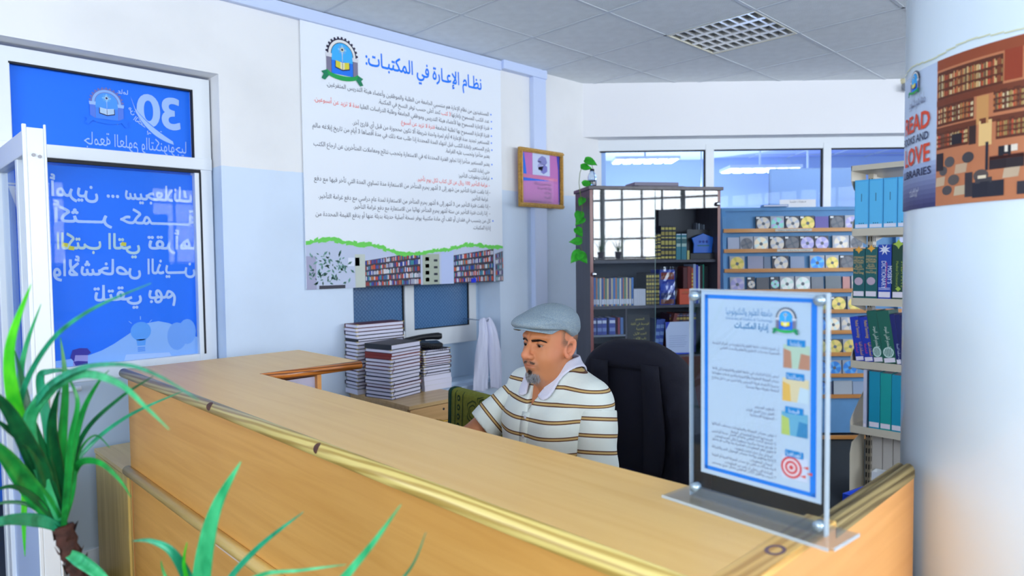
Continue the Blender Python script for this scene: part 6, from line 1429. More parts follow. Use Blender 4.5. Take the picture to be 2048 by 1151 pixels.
T = MB(); TP = [at_d(126, 1050, 1.15), at_d(140, 1100, 1.15), at_d(160, 1151, 1.15), at_d(172, 1250, 1.15)]; q0 = TP[-1]; TP += [Vector((LINE(q0.x, o1.x, .6), LINE(q0.y, o1.y, .6), .55)), Vector((o1.x, o1.y, .30))]
TP = catmull(TP, 6); T.tube([p-o1 for p in TP], [.015+.002*math.sin(k*2.1) for k in range(len(TP))], 12)
T.build('trunk', mat('trunk_brown', (66, 32, 22), .85, noise=.6, nscale=60, bump=.8, bscale=50), pl1, smooth=True)
sc2 = MB()
for k in range(26):
    p = TP[1+k*(len(TP)-3)//26]-o1; a = k*2.4; d_ = Vector((math.cos(a), math.sin(a), 0))
    sd = Vector((-d_.y, d_.x, 0)); b0 = p+d_*.013; sc2.add([b0-sd*.009-Vector((0, 0, .012)), b0+sd*.009-Vector((0, 0, .012)), b0+d_*.009+Vector((0, 0, .008))], [(0, 1, 2)]); sc2.add([b0-sd*.009-Vector((0, 0, .012))-d_*.006, b0+sd*.009-Vector((0, 0, .012))-d_*.006, b0+d_*.009+Vector((0, 0, .008))], [(2, 1, 0)])
tag(sc2.build('leaf_scars', MATS['trunk_brown'], pl1), kind='stuff')
def pot(parent, r_, h_, m_):
    MB().lathe([(r_*.7, 0), (r_, h_*.96), (r_*1.06, h_*.96), (r_*1.06, h_), (r_*.94, h_), (r_*.92, h_*.9), (.001, h_*.9)], 28).build('pot', m_, parent, smooth=False)
    MB().lathe([(.001, h_*.905), (r_*.91, h_*.905), (r_*.91, h_*.91), (.001, h_*.93)], 20).build('soil', mat('potting_soil', (52, 40, 32), .95, bump=.6, bscale=80), parent)
pot(pl1, .15, .30, mat('pot_white', (220, 220, 216), .4))
B1 = at_d(405, 1330, 1.0)
pl2 = empty('dracaena', (B1.x, B1.y, 0), 0, 'low dracaena whose leaf tips rise at the bottom of the picture', 'plant'); o2 = Vector(pl2.location)
V2 = [([(400, 1200, .98), (412, 1090, .95), (436, 1005, .93), (482, 922, .92)], 36, 3), ([(440, 1190, 1.0), (510, 1100, 1.0), (607, 1023, .98)], 12, 4), ([(390, 1200, 1.0), (350, 1110, .98), (305, 1082, .97), (264, 1081, .96)], 24, 4), ([(385, 1200, 1.0), (368, 1130, .98), (374, 1084, .97)], 10, 2),
      ([(450, 1200, .96), (520, 1150, .92), (600, 1140, .9), (692, 1128, .88)], 9, 3), ([(500, 1290, .95), (640, 1200, .9), (730, 1105, .87), (802, 1008, .85)], 22, 3), ([(520, 1310, .95), (700, 1230, .9), (810, 1150, .88), (852, 1064, .86)], 9, 4), ([(370, 1230, 1.0), (330, 1150, 1.0), (322, 1120, 1.0)], 12, 0), ([(330, 1260, 1.0), (200, 1200, 1.0), (150, 1160, .98)], 18, 0)]
for k, (p_, w_, mi) in enumerate(V2): blade(pl2, [(405, 1330, 1.0)]+p_, w_, LM_[mi], o2, flat=.2*math.sin(k*2.3))
MB().tube([(0, 0, .30), (.004, .003, B1.z*.6), (0, 0, B1.z+.01)], .014, 10).build('trunk', MATS['trunk_brown'], pl2, smooth=True)
pot(pl2, .14, .30, MATS['pot_white'])
# ------------------------------------------------------------------ implicit surfaces -> mesh (surface nets)
def sdf_mesh(fn, lo, hi, h):
    ax = [np.arange(lo[i], hi[i]+h, h, dtype=np.float32) for i in range(3)]
    X, Y, Z = np.meshgrid(*ax, indexing='ij'); V = fn(X, Y, Z).astype(np.float32)
    I = V < 0; nx, ny, nz = V.shape
    cnt = np.zeros((nx-1, ny-1, nz-1), np.int8)
    for i in (0, 1):
        for j in (0, 1):
            for k in (0, 1): cnt += I[i:nx-1+i, j:ny-1+j, k:nz-1+k]
    act = (cnt > 0) & (cnt < 8); idx = -np.ones(act.shape, np.int64); ca = np.argwhere(act); idx[act] = np.arange(len(ca))
    P = np.zeros((len(ca), 3)); n = np.zeros(len(ca)); a, b, c = ca.T
    cor = [(i, j, k) for i in (0, 1) for j in (0, 1) for k in (0, 1)]
    for p in cor:
        for d in range(3):
            if p[d]: continue
            q_ = list(p); q_[d] = 1
            v0 = V[a+p[0], b+p[1], c+p[2]]; v1 = V[a+q_[0], b+q_[1], c+q_[2]]; m = (v0 < 0) != (v1 < 0)
            t = np.where(m, v0/np.where(v0-v1 == 0, 1, v0-v1), 0)
            for e in range(3): P[:, e] += np.where(m, p[e]+(t if e == d else 0), 0)
            n += m
    P = (P/n[:, None]+ca)*h+np.array(lo)
    F = []
    for d in range(3):
        sl0 = [slice(None)]*3; sl1 = [slice(None)]*3; sl0[d] = slice(0, -1); sl1[d] = slice(1, None)
        A = I[tuple(sl0)]; B = I[tuple(sl1)]; ch = A != B
        u, v = (d+1) % 3, (d+2) % 3
        e = np.argwhere(ch); e = e[(e[:, u] > 0) & (e[:, v] > 0) & (e[:, u] < V.shape[u]-1) & (e[:, v] < V.shape[v]-1)]
        q0 = e.copy(); q1 = e.copy(); q1[:, u] -= 1; q2 = q1.copy(); q2[:, v] -= 1; q3 = e.copy(); q3[:, v] -= 1
        f = np.stack([idx[tuple(x.T)] for x in (q0, q1, q2, q3)], 1)
        ins = A[tuple(e.T)]; f[~ins] = f[~ins][:, ::-1]; F.append(f[(f >= 0).all(1)])
    return P, np.concatenate(F)
def smin(a, b, k): h = np.clip(.5+.5*(b-a)/k, 0, 1); return b+(a-b)*h-k*h*(1-h)
def smax(a, b, k): return -smin(-a, -b, k)
def ell(X, Y, Z, c, r):
    x, y, z = (X-c[0])/r[0], (Y-c[1])/r[1], (Z-c[2])/r[2]; k0 = np.sqrt(x*x+y*y+z*z)+1e-9
    k1 = np.sqrt((x/r[0])**2+(y/r[1])**2+(z/r[2])**2)+1e-9; return k0*(k0-1)/k1
def sph(X, Y, Z, c, r): return np.sqrt((X-c[0])**2+(Y-c[1])**2+(Z-c[2])**2)-r
def cap(X, Y, Z, a, b, ra, rb):
    a = np.array(a, float); b = np.array(b, float); d = b-a
    t = np.clip(((X-a[0])*d[0]+(Y-a[1])*d[1]+(Z-a[2])*d[2])/(d@d), 0, 1)
    return np.sqrt((X-a[0]-d[0]*t)**2+(Y-a[1]-d[1]*t)**2+(Z-a[2]-d[2]*t)**2)-(ra+(rb-ra)*t)
def rbox(X, Y, Z, c, r, rad):
    qx, qy, qz = np.abs(X-c[0])-r[0]+rad, np.abs(Y-c[1])-r[1]+rad, np.abs(Z-c[2])-r[2]+rad
    return np.sqrt(np.maximum(qx, 0)**2+np.maximum(qy, 0)**2+np.maximum(qz, 0)**2)+np.minimum(np.maximum(qx, np.maximum(qy, qz)), 0)-rad
def np_mesh(name, P, F, m, parent, M=None, col=None, attr=None):
    if M is not None:
        M = np.array(M); P = P@M[:3, :3].T+M[:3, 3]
    me = bpy.data.meshes.new(name); me.from_pydata(P.tolist(), [], F.tolist()); me.materials.append(m)
    if col is not None: ca = me.color_attributes.new('col', 'FLOAT_COLOR', 'POINT'); ca.data.foreach_set('color', np.concatenate([col, np.ones((len(col), 1))], 1).astype(np.float32).ravel())
    if attr is not None: at = me.attributes.new('st', 'FLOAT', 'POINT'); at.data.foreach_set('value', attr.astype(np.float32))
    me.polygons.foreach_set('use_smooth', [True]*len(me.polygons)); me.update()
    o = bpy.data.objects.new(name, me); COL.objects.link(o)
    if parent: o.parent = parent
    return o
def L3(c): return np.array(lin(c))

# ------------------------------------------------------------------ the librarian
TH, TB = math.radians(50), math.radians(50)
Fh = Vector((math.cos(YAW), math.sin(YAW), 0)); Rh = Vector((math.sin(YAW), -math.cos(YAW), 0))
hf = (-Fh*math.cos(TH)-Rh*math.sin(TH)); hl_ = Vector((-hf.y, hf.x, 0))
bf = (-Fh*math.cos(TB)-Rh*math.sin(TB)); bl_ = Vector((-bf.y, bf.x, 0))
HO = at_d(1103, 693, 2.2)                       # midpoint between the ears
pitch = math.radians(-4)
MH = Matrix(((hf.x, hl_.x, 0, HO.x), (hf.y, hl_.y, 0, HO.y), (0, 0, 1, HO.z), (0, 0, 0, 1))) @ Matrix.Rotation(pitch, 4, 'Y')
TO = HO-hf*.052-Rh*.030+Vector((0, 0, -.100))      # base of the neck
MT = Matrix(((bf.x, bl_.x, 0, TO.x), (bf.y, bl_.y, 0, TO.y), (0, 0, 1, TO.z), (0, 0, 0, 1)))
pn = empty('person', (TO.x, TO.y, 0), 0, 'seated man in grey flat cap and striped polo shirt looking down left', 'person')
PB = Matrix.Translation(-Vector(pn.location))
MHp, MTp = PB @ MH, PB @ MT

def head_sdf(X, Y, Z):
    A = np.abs(Y)
    d = ell(X, Y, Z, (-.003, 0, .042), (.089, .076, .088))
    d = smin(d, ell(X, Y, Z, (.034, 0, -.016), (.060, .060, .086)), .03)
    d = smin(d, ell(X, Y, Z, (.030, 0, -.066), (.054, .056, .040)), .025)
    d = smin(d, ell(X, A, Z, (.048, .036, -.030), (.034, .028, .034)), .022)       # cheeks
    d = smin(d, sph(X, Y, Z, (.067, 0, -.086), .021), .022)                        # chin
    d = smin(d, ell(X, Y, Z, (.020, 0, -.090), (.05, .046, .024)), .02)            # under-chin fullness
    d = smin(d, cap(X, A, Z, (.086, .008, .033), (.073, .046, .035), .013, .010), .012)   # brow ridge
    d = smin(d, cap(X, Y, Z, (.086, 0, .024), (.111, 0, -.021), .0080, .0120), .010)      # nose bridge
    d = smin(d, sph(X, Y, Z, (.1115, 0, -.0255), .0120), .008)
    d = smin(d, ell(X, A, Z, (.100, .0140, -.029), (.011, .008, .0085)), .006)
    d = smin(d, ell(X, Y, Z, (.083, 0, -.055), (.017, .028, .020)), .012)                # muzzle
    d = smin(d, cap(X, A, Z, (.0940, 0, -.0530), (.083, .025, -.0575), .0046, .0028), .005)
    d = smin(d, cap(X, A, Z, (.0925, 0, -.0620), (.082, .023, -.0600), .0050, .0028), .005)
    d = smax(d, -ell(X, A, Z, (.0970, .0, -.0578), (.009, .027, .0012)), .003)
    d = smax(d, -ell(X, A, Z, (.1055, .0080, -.0380), (.006, .0038, .0035)), .003)       # nostrils
    d = smax(d, -ell(X, A, Z, (.100, .033, .012), (.019, .020, .0135)), .014)            # sockets
    d = smax(d, -ell(X, Y, Z, (.100, 0, -.077), (.010, .022, .005)), .012)
    ey = sph(X, A, Z, (.0730, .0325, .0115), .0148)
    slit = np.maximum(np.abs(Z-.0095+.10*(A-.0325)*0)-.0034-.0-.9*np.maximum(0, .0)*0, -(X-.078))
    slit = np.maximum(np.sqrt(((A-.0325)/.0135)**2+((Z-.0075)/.0025)**2)-1, 0)*.004+np.where(np.sqrt(((A-.0325)/.0135)**2+((Z-.0075)/.0025)**2) < 1, -.003, 0)
    ey = smax(ey, -slit, .0012)
    d = smin(d, ey, .004)
    # ears
    def E(y0): return None
    xe = X+.012; ze = Z-.002
    rr = np.sqrt(((xe+.25*ze)/.0175)**2+(ze/.029)**2)
    flare = .070+.010*np.clip(-(xe)*30, -.6, 1.2)
    ear = np.maximum(np.abs(A-flare)-.0045, (rr-1)*.018)
    rim = np.sqrt(((rr-.88)*.020)**2+(A-flare-.004)**2)-.0042
    bowl = np.maximum((rr-.55)*.018, -(A-flare+.001))
    ear = smin(smax(ear, -bowl, .003), rim, .003)
    ear = smin(ear, sph(X, A, Z, (-.002, .0755, -.025), .0070), .006)
    d = smin(d, ear, .004)
    d = smin(d, cap(X, Y, Z, (-.026, 0, -.050), (-.045, 0, -.20), .051, .057), .028)    # neck
    d = smin(d, cap(X, Y, Z, (.040, 0, -.098), (-.02, 0, -.17), .022, .03), .03)
    return d
P, F = sdf_mesh(head_sdf, (-.125, -.105, -.215), (.135, .105, .14), .0024)
sk = L3((190, 122, 80)); C = np.tile(sk, (len(P), 1)); x, y, z = P.T; A = np.abs(y)
def blend(mask, c, k=1): 
    global C
    w_ = np.clip(mask, 0, 1)[:, None]*k; C = C*(1-w_)+L3(c)*w_
rs = np.random.default_rng(4); nz = rs.random(len(P))
blend(np.exp(-((x-.115)**2+y**2+(z+.028)**2)/.0006), (216, 140, 112), .6)
blend(np.exp(-((A-.078)**2/.0002+(z)**2/.0025)), (220, 140, 116), .6)
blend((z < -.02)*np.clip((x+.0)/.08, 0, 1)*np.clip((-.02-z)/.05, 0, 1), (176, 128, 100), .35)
lipm = np.exp(-(((z+.0575)/.0062)**2+(A/.025)**4))*(x > .075); blend(lipm*1.3, (158, 94, 76), .6)
beard = np.clip(1.6-np.sqrt(((z+.098)/.024)**2+(A/.028)**2)*1.1, 0, 1)*(x > .035); blend(beard*(.7+.3*nz), (120, 112, 108), .85)
soul = np.exp(-(((z+.079)/.011)**2+(A/.008)**2)*1.2)*(x > .06); blend(soul*1.4, (48, 38, 34), .9)
must = np.exp(-(((z+.0445+.12*A)/.0042)**2+((A-.012)/.014)**4))*(x > .085); blend(must*1.1*(.6+.4*nz), (84, 66, 56), .7)
side = np.exp(-((z+.06+.0*A)/.014)**2)*np.exp(-((A-.030)/.006)**2)*(x > .06); blend(side, (110, 84, 66), .35)
temp = np.clip((.030-x)/.014, 0, 1)*np.clip((z-.000-.25*np.clip(x-.008, 0, .05))/.016, 0, 1)*np.clip((A-.045)/.015, 0, 1)*(A < .0745)*(z > -.01); blend(temp*(.7+.3*nz), (98, 80, 66), .85)
back = np.clip((-.04-x)/.02, 0, 1)*np.clip((z+.035)/.03, 0, 1); blend(back, (96, 84, 74), .8)
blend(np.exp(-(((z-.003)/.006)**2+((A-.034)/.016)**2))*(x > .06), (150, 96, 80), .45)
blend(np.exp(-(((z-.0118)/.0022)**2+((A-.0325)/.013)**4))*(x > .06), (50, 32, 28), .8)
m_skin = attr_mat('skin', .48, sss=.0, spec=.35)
# torso and limbs under the clothes (same figure)
def torso(X, Y, Z, off=0.):
    A = np.abs(Y)
    d = ell(X, Y, Z, (-.004, 0, -.20), (.118, .170, .20))
    d = smin(d, ell(X, Y, Z, (.030, 0, -.36), (.142, .166, .16)), .08)
    d = smin(d, ell(X, A, Z, (.060, .07, -.165), (.062, .085, .085)), .05)
    d = smin(d, cap(X, A, Z, (-.022, .045, -.010), (-.012, .158, -.052), .044, .050), .06)
    d = smin(d, ell(X, Y, Z, (-.01, 0, -.50), (.135, .175, .12)), .05)
    return d-off
SHL, SHR = (-.012, .180, -.080), (-.012, -.160, -.075)
ELL, ELR = (.030, .212, -.320), (.165, -.262, -.235)
HAL, HAR = (.265, .130, .762-TO.z), (.370, -.190, .768-TO.z)
def body_sdf(X, Y, Z):
    d = torso(X, Y, Z)
    d = smin(d, cap(X, Y, Z, (-.01, 0, .06), (-.012, 0, -.04), .056, .075), .03)
    for s_, e_, h_ in ((SHL, ELL, HAL), (SHR, ELR, HAR)):
        d = smin(d, cap(X, Y, Z, s_, e_, .052, .041), .03); d = smin(d, cap(X, Y, Z, e_, h_, .043, .027), .012)
    return d
Pb, Fb = sdf_mesh(body_sdf, (-.16, -.36, -.62), (.40, .30, .06), .0075)
def hand_sdf(side):
    def f(X, Y, Z):
        Y = Y*side
        d = rbox(X, Y, Z, (.045, 0, 0), (.045, .038, .013), .012)
        d = smin(d, cap(X, Y, Z, (-.02, 0, 0), (.01, 0, 0), .026, .024), .02)
        for k, (y0, l_, r_) in enumerate(((.029, .070, .0085), (.010, .079, .0088), (-.010, .073, .0084), (-.028, .056, .0076))):
            a = (.082, y0, .002); b = (.082+l_*.52, y0*1.12, -.002); c = (.082+l_*.94, y0*1.16, -.016)
            d = smin(d, np.minimum(cap(X, Y, Z, a, b, r_*1.06, r_), cap(X, Y, Z, b, c, r_, r_*.82)), .004)
        d = smin(d, cap(X, Y, Z, (.018, .030, -.002), (.055, .062, -.008), .014, .0105), .012); d = smin(d, cap(X, Y, Z, (.055, .062, -.008), (.082, .070, -.014), .0105, .008), .004)
        return d
    return f
parts = [(P, F, MHp, C), (Pb, Fb, MTp, np.tile(L3((190, 124, 84)), (len(Pb), 1)))]
for s_, ep, hp_ in ((1, ELL, HAL), (-1, ELR, HAR)):
    Ph, Fhh = sdf_mesh(hand_sdf(-s_), (-.05, -.085, -.035), (.175, .085, .03), .0036)
    d_ = (Vector(hp_)-Vector(ep)); d_.z = 0; d_.normalize(); n_ = Vector((-d_.y, d_.x, 0))
    Mh = Matrix(((d_.x, n_.x, 0, hp_[0]), (d_.y, n_.y, 0, hp_[1]), (0, 0, 1, hp_[2]-.0), (0, 0, 0, 1)))
    parts.append((Ph, Fhh, MTp @ Mh, np.tile(L3((190, 124, 84)), (len(Ph), 1))))
PP = []; FF = []; CC = []; nb_ = 0
for p_, f_, M_, c_ in parts:
    M_ = np.array(M_); PP.append(p_@M_[:3, :3].T+M_[:3, 3]); FF.append(f_+nb_); nb_ += len(p_); CC.append(c_)
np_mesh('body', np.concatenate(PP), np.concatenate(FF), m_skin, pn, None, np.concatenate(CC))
# eyes
m_eye = mat('eye_white', (140, 122, 112), .4); m_iris = mat('iris', (28, 18, 16), .12)
for s_ in (1, -1):
    e = MB(); ring = []
    e.lathe([(.001, -.0122)]+[(.0122*math.sin(a), -.0122*math.cos(a)) for a in [PI*k/14 for k in range(1, 14)]]+[(.001, .0122)], 20)
    eo = e.build('eyeball', m_eye, pn, smooth=True); look = Vector((1, -.05, -.30)).normalized()
    eo.matrix_local = MHp @ Matrix.Translation((.0745, s_*.0325, .0105)) @ look.to_track_quat('Z', 'Y').to_matrix().to_4x4()
    i_ = MB(); i_.lathe([(.001, .0128), (.003, .0127), (.0064, .0113), (.0070, .0104)], 18); io = i_.build('iris', m_iris, eo, smooth=True)
# hair strands: eyebrows, goatee, moustache
rh = random.Random(21)
def strands(name, n, gen, m):
    mb = MB()
    for _ in range(n):
        p, d, l_, w_ = gen(); d = d.normalized(); s_ = d.cross(Vector((rh.uniform(-1, 1), rh.uniform(-1, 1), rh.uniform(-1, 1)))).normalized()*w_
        mid = p+d*l_*.55; tip = p+d*l_+Vector((0, 0, -l_*.12)); mb.add([p-s_, p+s_, mid+s_*.8, mid-s_*.8, tip], [(0, 1, 2, 3), (3, 2, 4)])
    o = mb.build(name, m, pn); o.matrix_local = MHp; tag(o, kind='stuff'); return o
_front = P[P[:, 0] > .035]
def surf(x, y, z):   # the outermost face point at this height and width
    d2 = (_front[:, 1]-y)**2+(_front[:, 2]-z)**2; k = np.argpartition(d2, 6)[:6]; k = k[np.argsort(-_front[k, 0])[:3]]
    return Vector((float(_front[k, 0].mean()), y, z))
def g_brow():
    s_ = rh.choice((1, -1)); t = rh.random(); y_ = .008+.043*t; z_ = .0205+.0060*min(1, t*1.4)-.005*max(0, t-.6)/.4+rh.uniform(-.0040, .0040)*(1-.5*t)
    p = surf(.09, s_*y_, z_); p.x -= .0006; return p, Vector((.25-.4*t, s_*1.0, .35-.6*t)), rh.uniform(.005, .008), .00045
strands('eyebrows', 1100, g_brow, mat('brow_hair', (46, 34, 30), .6))
def g_goat():
    y_ = rh.gauss(0, .012); z_ = rh.uniform(-.105, -.080); 
    try: p = surf(.06, y_, z_)
    except Exception: p = Vector((.07, y_, z_))
    if p.x < .04: p = Vector((.06+rh.uniform(-.02, .01), y_, -.106))
    p.x -= .001; return p, Vector((.35, y_*12, -1)), rh.uniform(.007, .013), .0005
strands('goatee', 1500, g_goat, mat('grey_beard', (150, 152, 158), .55)); strands('goatee_dark', 420, g_goat, mat('dark_beard', (60, 54, 54), .55))
def g_soul(): y_ = rh.gauss(0, .0045); z_ = rh.uniform(-.086, -.072); p = surf(.09, y_, z_); p.x -= .0006; return p, Vector((.3, y_*8, -1)), rh.uniform(.005, .008), .00045
strands('soul_patch', 260, g_soul, mat('brow_hair', (46, 34, 30), .6))
def g_mous(): y_ = rh.uniform(-.024, .024); z_ = -.0440-.16*abs(y_)+rh.uniform(-.003, .003); p = surf(.1, y_, z_); p.x -= .0005; return p, Vector((.25, (1 if y_ > 0 else -1)*.6, -1)), rh.uniform(.003, .0055), .00035
strands('moustache', 420, g_mous, mat('moustache_hair', (88, 72, 64), .6))
# flat cap
def cap_sdf(X, Y, Z):
    zt = Z+.10*(X)          # tilted rim plane
    d = ell(X, Y, Z, (-.008, 0, .074), (.084, .084, .066))
    d = smin(d, ell(X, Y, Z, (.046, 0, .080), (.080, .079, .030)), .06)
    d = smin(d, ell(X, Y, Z, (.100, 0, .0735), (.046, .066, .012)), .035)
    d = d+.0012*np.sin(X*70+np.abs(Y)*60)*np.clip((np.abs(Y)-.02)*30, 0, 1)*np.clip((.10-Z)*30, 0, 1)
    seam = np.abs(Z-.060-.35*(X+.03))-.0008; d = d+.0015*np.exp(-(seam/.003)**2)*(np.abs(Y) > .05)
    rim = .060-.62*np.clip(-X+.020, 0, .2)
    d = smax(d, rim-Z, .004)
    inner = ell(X, Y, Z, (-.003, 0, .042), (.084, .071, .083))
    return smax(d, -inner, .003)
Pc, Fc = sdf_mesh(cap_sdf, (-.14, -.105, -.0), (.15, .105, .15), .0034)
def cap_material():
    m = bpy.data.materials.new('cap_weave'); m.use_nodes = True; N = m.node_tree.nodes; L = m.node_tree.links; b = N['Principled BSDF']
    tc = N.new('ShaderNodeTexCoord'); w1 = N.new('ShaderNodeTexNoise'); w1.inputs['Scale'].default_value = 620; w1.inputs['Detail'].default_value = 2; L.new(tc.outputs['Object'], w1.inputs['Vector'])
    r = N.new('ShaderNodeValToRGB'); r.color_ramp.elements[0].position = .38; r.color_ramp.elements[0].color = (*lin((110, 130, 148)), 1); r.color_ramp.elements[1].position = .60; r.color_ramp.elements[1].color = (*lin((144, 160, 170)), 1)
    e = r.color_ramp.elements.new(.72); e.color = (*lin((176, 178, 164)), 1)
    L.new(w1.outputs[0], r.inputs[0]); L.new(r.outputs[0], b.inputs['Base Color'])
    bp_ = N.new('ShaderNodeBump'); bp_.inputs['Strength'].default_value = .3; bp_.inputs['Distance'].default_value = .001; L.new(w1.outputs[0], bp_.inputs['Height']); L.new(bp_.outputs[0], b.inputs['Normal']); b.inputs['Roughness'].default_value = .9
    return m
m_cap = cap_material()
co_ = np_mesh('flat_cap', Pc, Fc, m_cap, pn, MHp)
G = []
for i in range(9):
    t = i/8; row_ = []
    for j in range(21):
        a = (j/20-.5)*2; yy = a*.078; xr = .078-.05*abs(a)**2.6; xo = .148-.075*abs(a)**2.4
        row_.append((LINE(xr, xo, t), yy, .0675-.002*t-.007*t*t-.012*a*a*(t*.6+.4)))
    G.append(row_)
br = MB(); br.grid(G); bo = br.build('brim', m_cap, co_, smooth=True, solid=.005, sub=1); bo.matrix_local = MHp

# shirt with stripes
def stripe_mat():
    m = bpy.data.materials.new('striped_knit'); m.use_nodes = True; N = m.node_tree.nodes; L = m.node_tree.links; b = N['Principled BSDF']
    a = N.new('ShaderNodeAttribute'); a.attribute_name = 'st'
    d = N.new('ShaderNodeMath'); d.operation = 'DIVIDE'; d.inputs[1].default_value = .050; L.new(a.outputs['Fac'], d.inputs[0])
    f = N.new('ShaderNodeMath'); f.operation = 'FRACT'; L.new(d.outputs[0], f.inputs[0])
    r = N.new('ShaderNodeValToRGB'); r.color_ramp.interpolation = 'CONSTANT'; E_ = r.color_ramp.elements
    E_[0].position = 0; E_[0].color = (*lin((214, 222, 218)), 1); E_[1].position = .62; E_[1].color = (*lin((86, 52, 36)), 1)
    for p, c in ((.685, (186, 156, 100)), (.80, (86, 52, 36)), (.865, (214, 222, 218))): e = E_.new(p); e.color = (*lin(c), 1)
    L.new(f.outputs[0], r.inputs[0]); L.new(r.outputs[0], b.inputs['Base Color']); b.inputs['Roughness'].default_value = .85
    tc = N.new('ShaderNodeTexCoord'); n = N.new('ShaderNodeTexNoise'); n.inputs['Scale'].default_value = 14; n.inputs['Detail'].default_value = 3; L.new(tc.outputs['Object'], n.inputs['Vector'])
    bp_ = N.new('ShaderNodeBump'); bp_.inputs['Strength'].default_value = .5; bp_.inputs['Distance'].default_value = .012; L.new(n.outputs[0], bp_.inputs['Height']); L.new(bp_.outputs[0], b.inputs['Normal'])
    return m
m_str = stripe_mat()
def shirt_sdf(X, Y, Z):
    d = torso(X, Y, Z, .012)
    d = d-.004*np.sin(Z*38+Y*16+3*X)*np.clip((-.15-Z)*6, 0, 1)-.003*np.sin(Y*44-Z*22)*np.clip((X)*12, 0, 1)
    for s_, e_ in ((SHL, ELL), (SHR, ELR)):
        m_ = tuple(a+(b-a)*.18 for a, b in zip(s_, e_)); d = smin(d, cap(X, Y, Z, s_, m_, .053, .050), .03)
    neck = cap(X, Y, Z, (-.01, 0, .10), (-.012, 0, -.02), .068, .066)
    V_ = np.maximum(np.abs(Y)-.030*np.clip((Z+.100)/.07, 0, 1), -(X-.02)); V_ = np.maximum(V_, -(Z+.100))
    d = smax(d, -neck, .004); d = np.maximum(d, -V_)
    return np.maximum(d, -(Z+.60))
Ps, Fs = sdf_mesh(shirt_sdf, (-.17, -.30, -.61), (.21, .30, .06), .006)
sx, sy, sz = Ps.T
st = sz+.010*np.cos(sy*9)-.02*np.clip(sx, 0, .2)*0+ .20*np.clip(np.abs(sy)-.10, 0, .2)*np.clip((sz+.10)*8, 0, 1)
so = np_mesh('polo_shirt', Ps, Fs, m_str, pn, MTp, None, st+1.0)
for s_, (S_, E_, tend) in (('l', (SHL, ELL, .86)), ('r', (SHR, ELR, .74))):
    S3, E3 = np.array(S_), np.array(E_); D3 = E3-S3; L_ = np.linalg.norm(D3); U3 = D3/L_
    def slv(X, Y, Z):
        t = ((X-S3[0])*U3[0]+(Y-S3[1])*U3[1]+(Z-S3[2])*U3[2])/L_
        fold = .0022*np.sin(t*13+Y*30)+.0018*np.sin(X*50+t*9)
        d = cap(X, Y, Z, S_, tuple(S3+D3*1.1), .062, .068)+fold
        d = smax(d, (t-tend)*L_, .003); d = smax(d, -(t-.02)*L_, .004)
        return np.maximum(d, -(cap(X, Y, Z, tuple(S3+D3*.55), tuple(S3+D3*1.3), .046, .060)))
    lo = np.minimum(S3, E3)-.09; hi = np.maximum(S3, E3)+.09
    Pv, Fv = sdf_mesh(slv, tuple(lo), tuple(hi), .006)
    t = (Pv-S3)@U3
    np_mesh('sleeve', Pv, Fv, m_str, so, MTp, None, -t+2.0+(.02 if s_ == 'l' else .035))
# collar
m_colr = mat('collar_knit', (205, 206, 224), .85, bump=.3, bscale=300)
def collar_sdf(X, Y, Z):
    nf = smin(torso(X, Y, Z, .012), cap(X, Y, Z, (-.018, 0, .10), (-.010, 0, -.06), .061, .070), .030)
    d = np.abs(nf-.0075)-.0032
    xr = X+.012; phi = np.arctan2(np.abs(Y), xr); rr = np.sqrt(xr*xr+Y*Y)
    Rm = .100+.030*np.exp(-((phi-.50)/.30)**2)
    zt = .066-.074*np.exp(-(phi/.9)**2)
    d = smax(d, (rr-Rm)*.9, .003); d = smax(d, Z-zt, .003)
    gap = np.abs(Y)-(.007+.42*np.clip(Z+.098, 0, .3)); d = np.maximum(d, -np.maximum(gap, -(X-.0)))
    return d
Pq, Fq = sdf_mesh(collar_sdf, (-.14, -.15, -.12), (.17, .15, .07), .0031)
np_mesh('collar', Pq, Fq, m_colr, pn, MTp)
# placket, button, chest motif
def on_shirt(y, z):
    lo, hi = 0.0, .25
    for _ in range(16):
        m_ = (lo+hi)/2
        if shirt_sdf(np.array([m_]), np.array([y]), np.array([z]))[0] < 0: lo = m_
        else: hi = m_
    return lo
G = [[(on_shirt(yy, zz)+.0006, yy, zz) for yy in (-.016, 0, .016)] for zz in [-.102-.016*k for k in range(9)]]
pk = MB(); pk.grid(G); o = pk.build('placket', m_str, pn, smooth=True, solid=.0015); o.matrix_local = MTp
at = o.data.attributes.new('st', 'FLOAT', 'POINT'); at.data.foreach_set('value', [1.0+v.co.z+.010 for v in o.data.vertices])
for zz in (-.118, -.178):
    bt = MB(); bt.lathe([(.001, 0), (.0055, 0), (.0058, .0012), (.004, .0018), (.001, .0012)], 16); o = bt.build('button', mat('button_grey', (200, 202, 214), .25), pn, smooth=True)
    o.matrix_local = MTp @ Matrix.Translation((on_shirt(0, zz)+.003, 0, zz)) @ Matrix.Rotation(PI/2, 4, 'Y')
lg = MB(); yy0, zz0 = .078, -.205; x_ = on_shirt(yy0, zz0)+.0015
for k, (a, b, w_) in enumerate(((0, 0, .010), (-.006, .003, .004), (.006, .002, .005), (.002, -.003, .006))): lg.poly([(x_+.0004*k, yy0+a-w_/2, zz0+b-.0012), (x_+.0004*k, yy0+a+w_/2, zz0+b-.0008), (x_+.0004*k, yy0+a+w_/2, zz0+b+.001), (x_+.0004*k, yy0+a-w_/2, zz0+b+.0014)])
o = lg.build('chest_motif', mat('motif_green', (60, 84, 50), .7), pn); o.matrix_local = MTp; tag(o, kind='stuff')
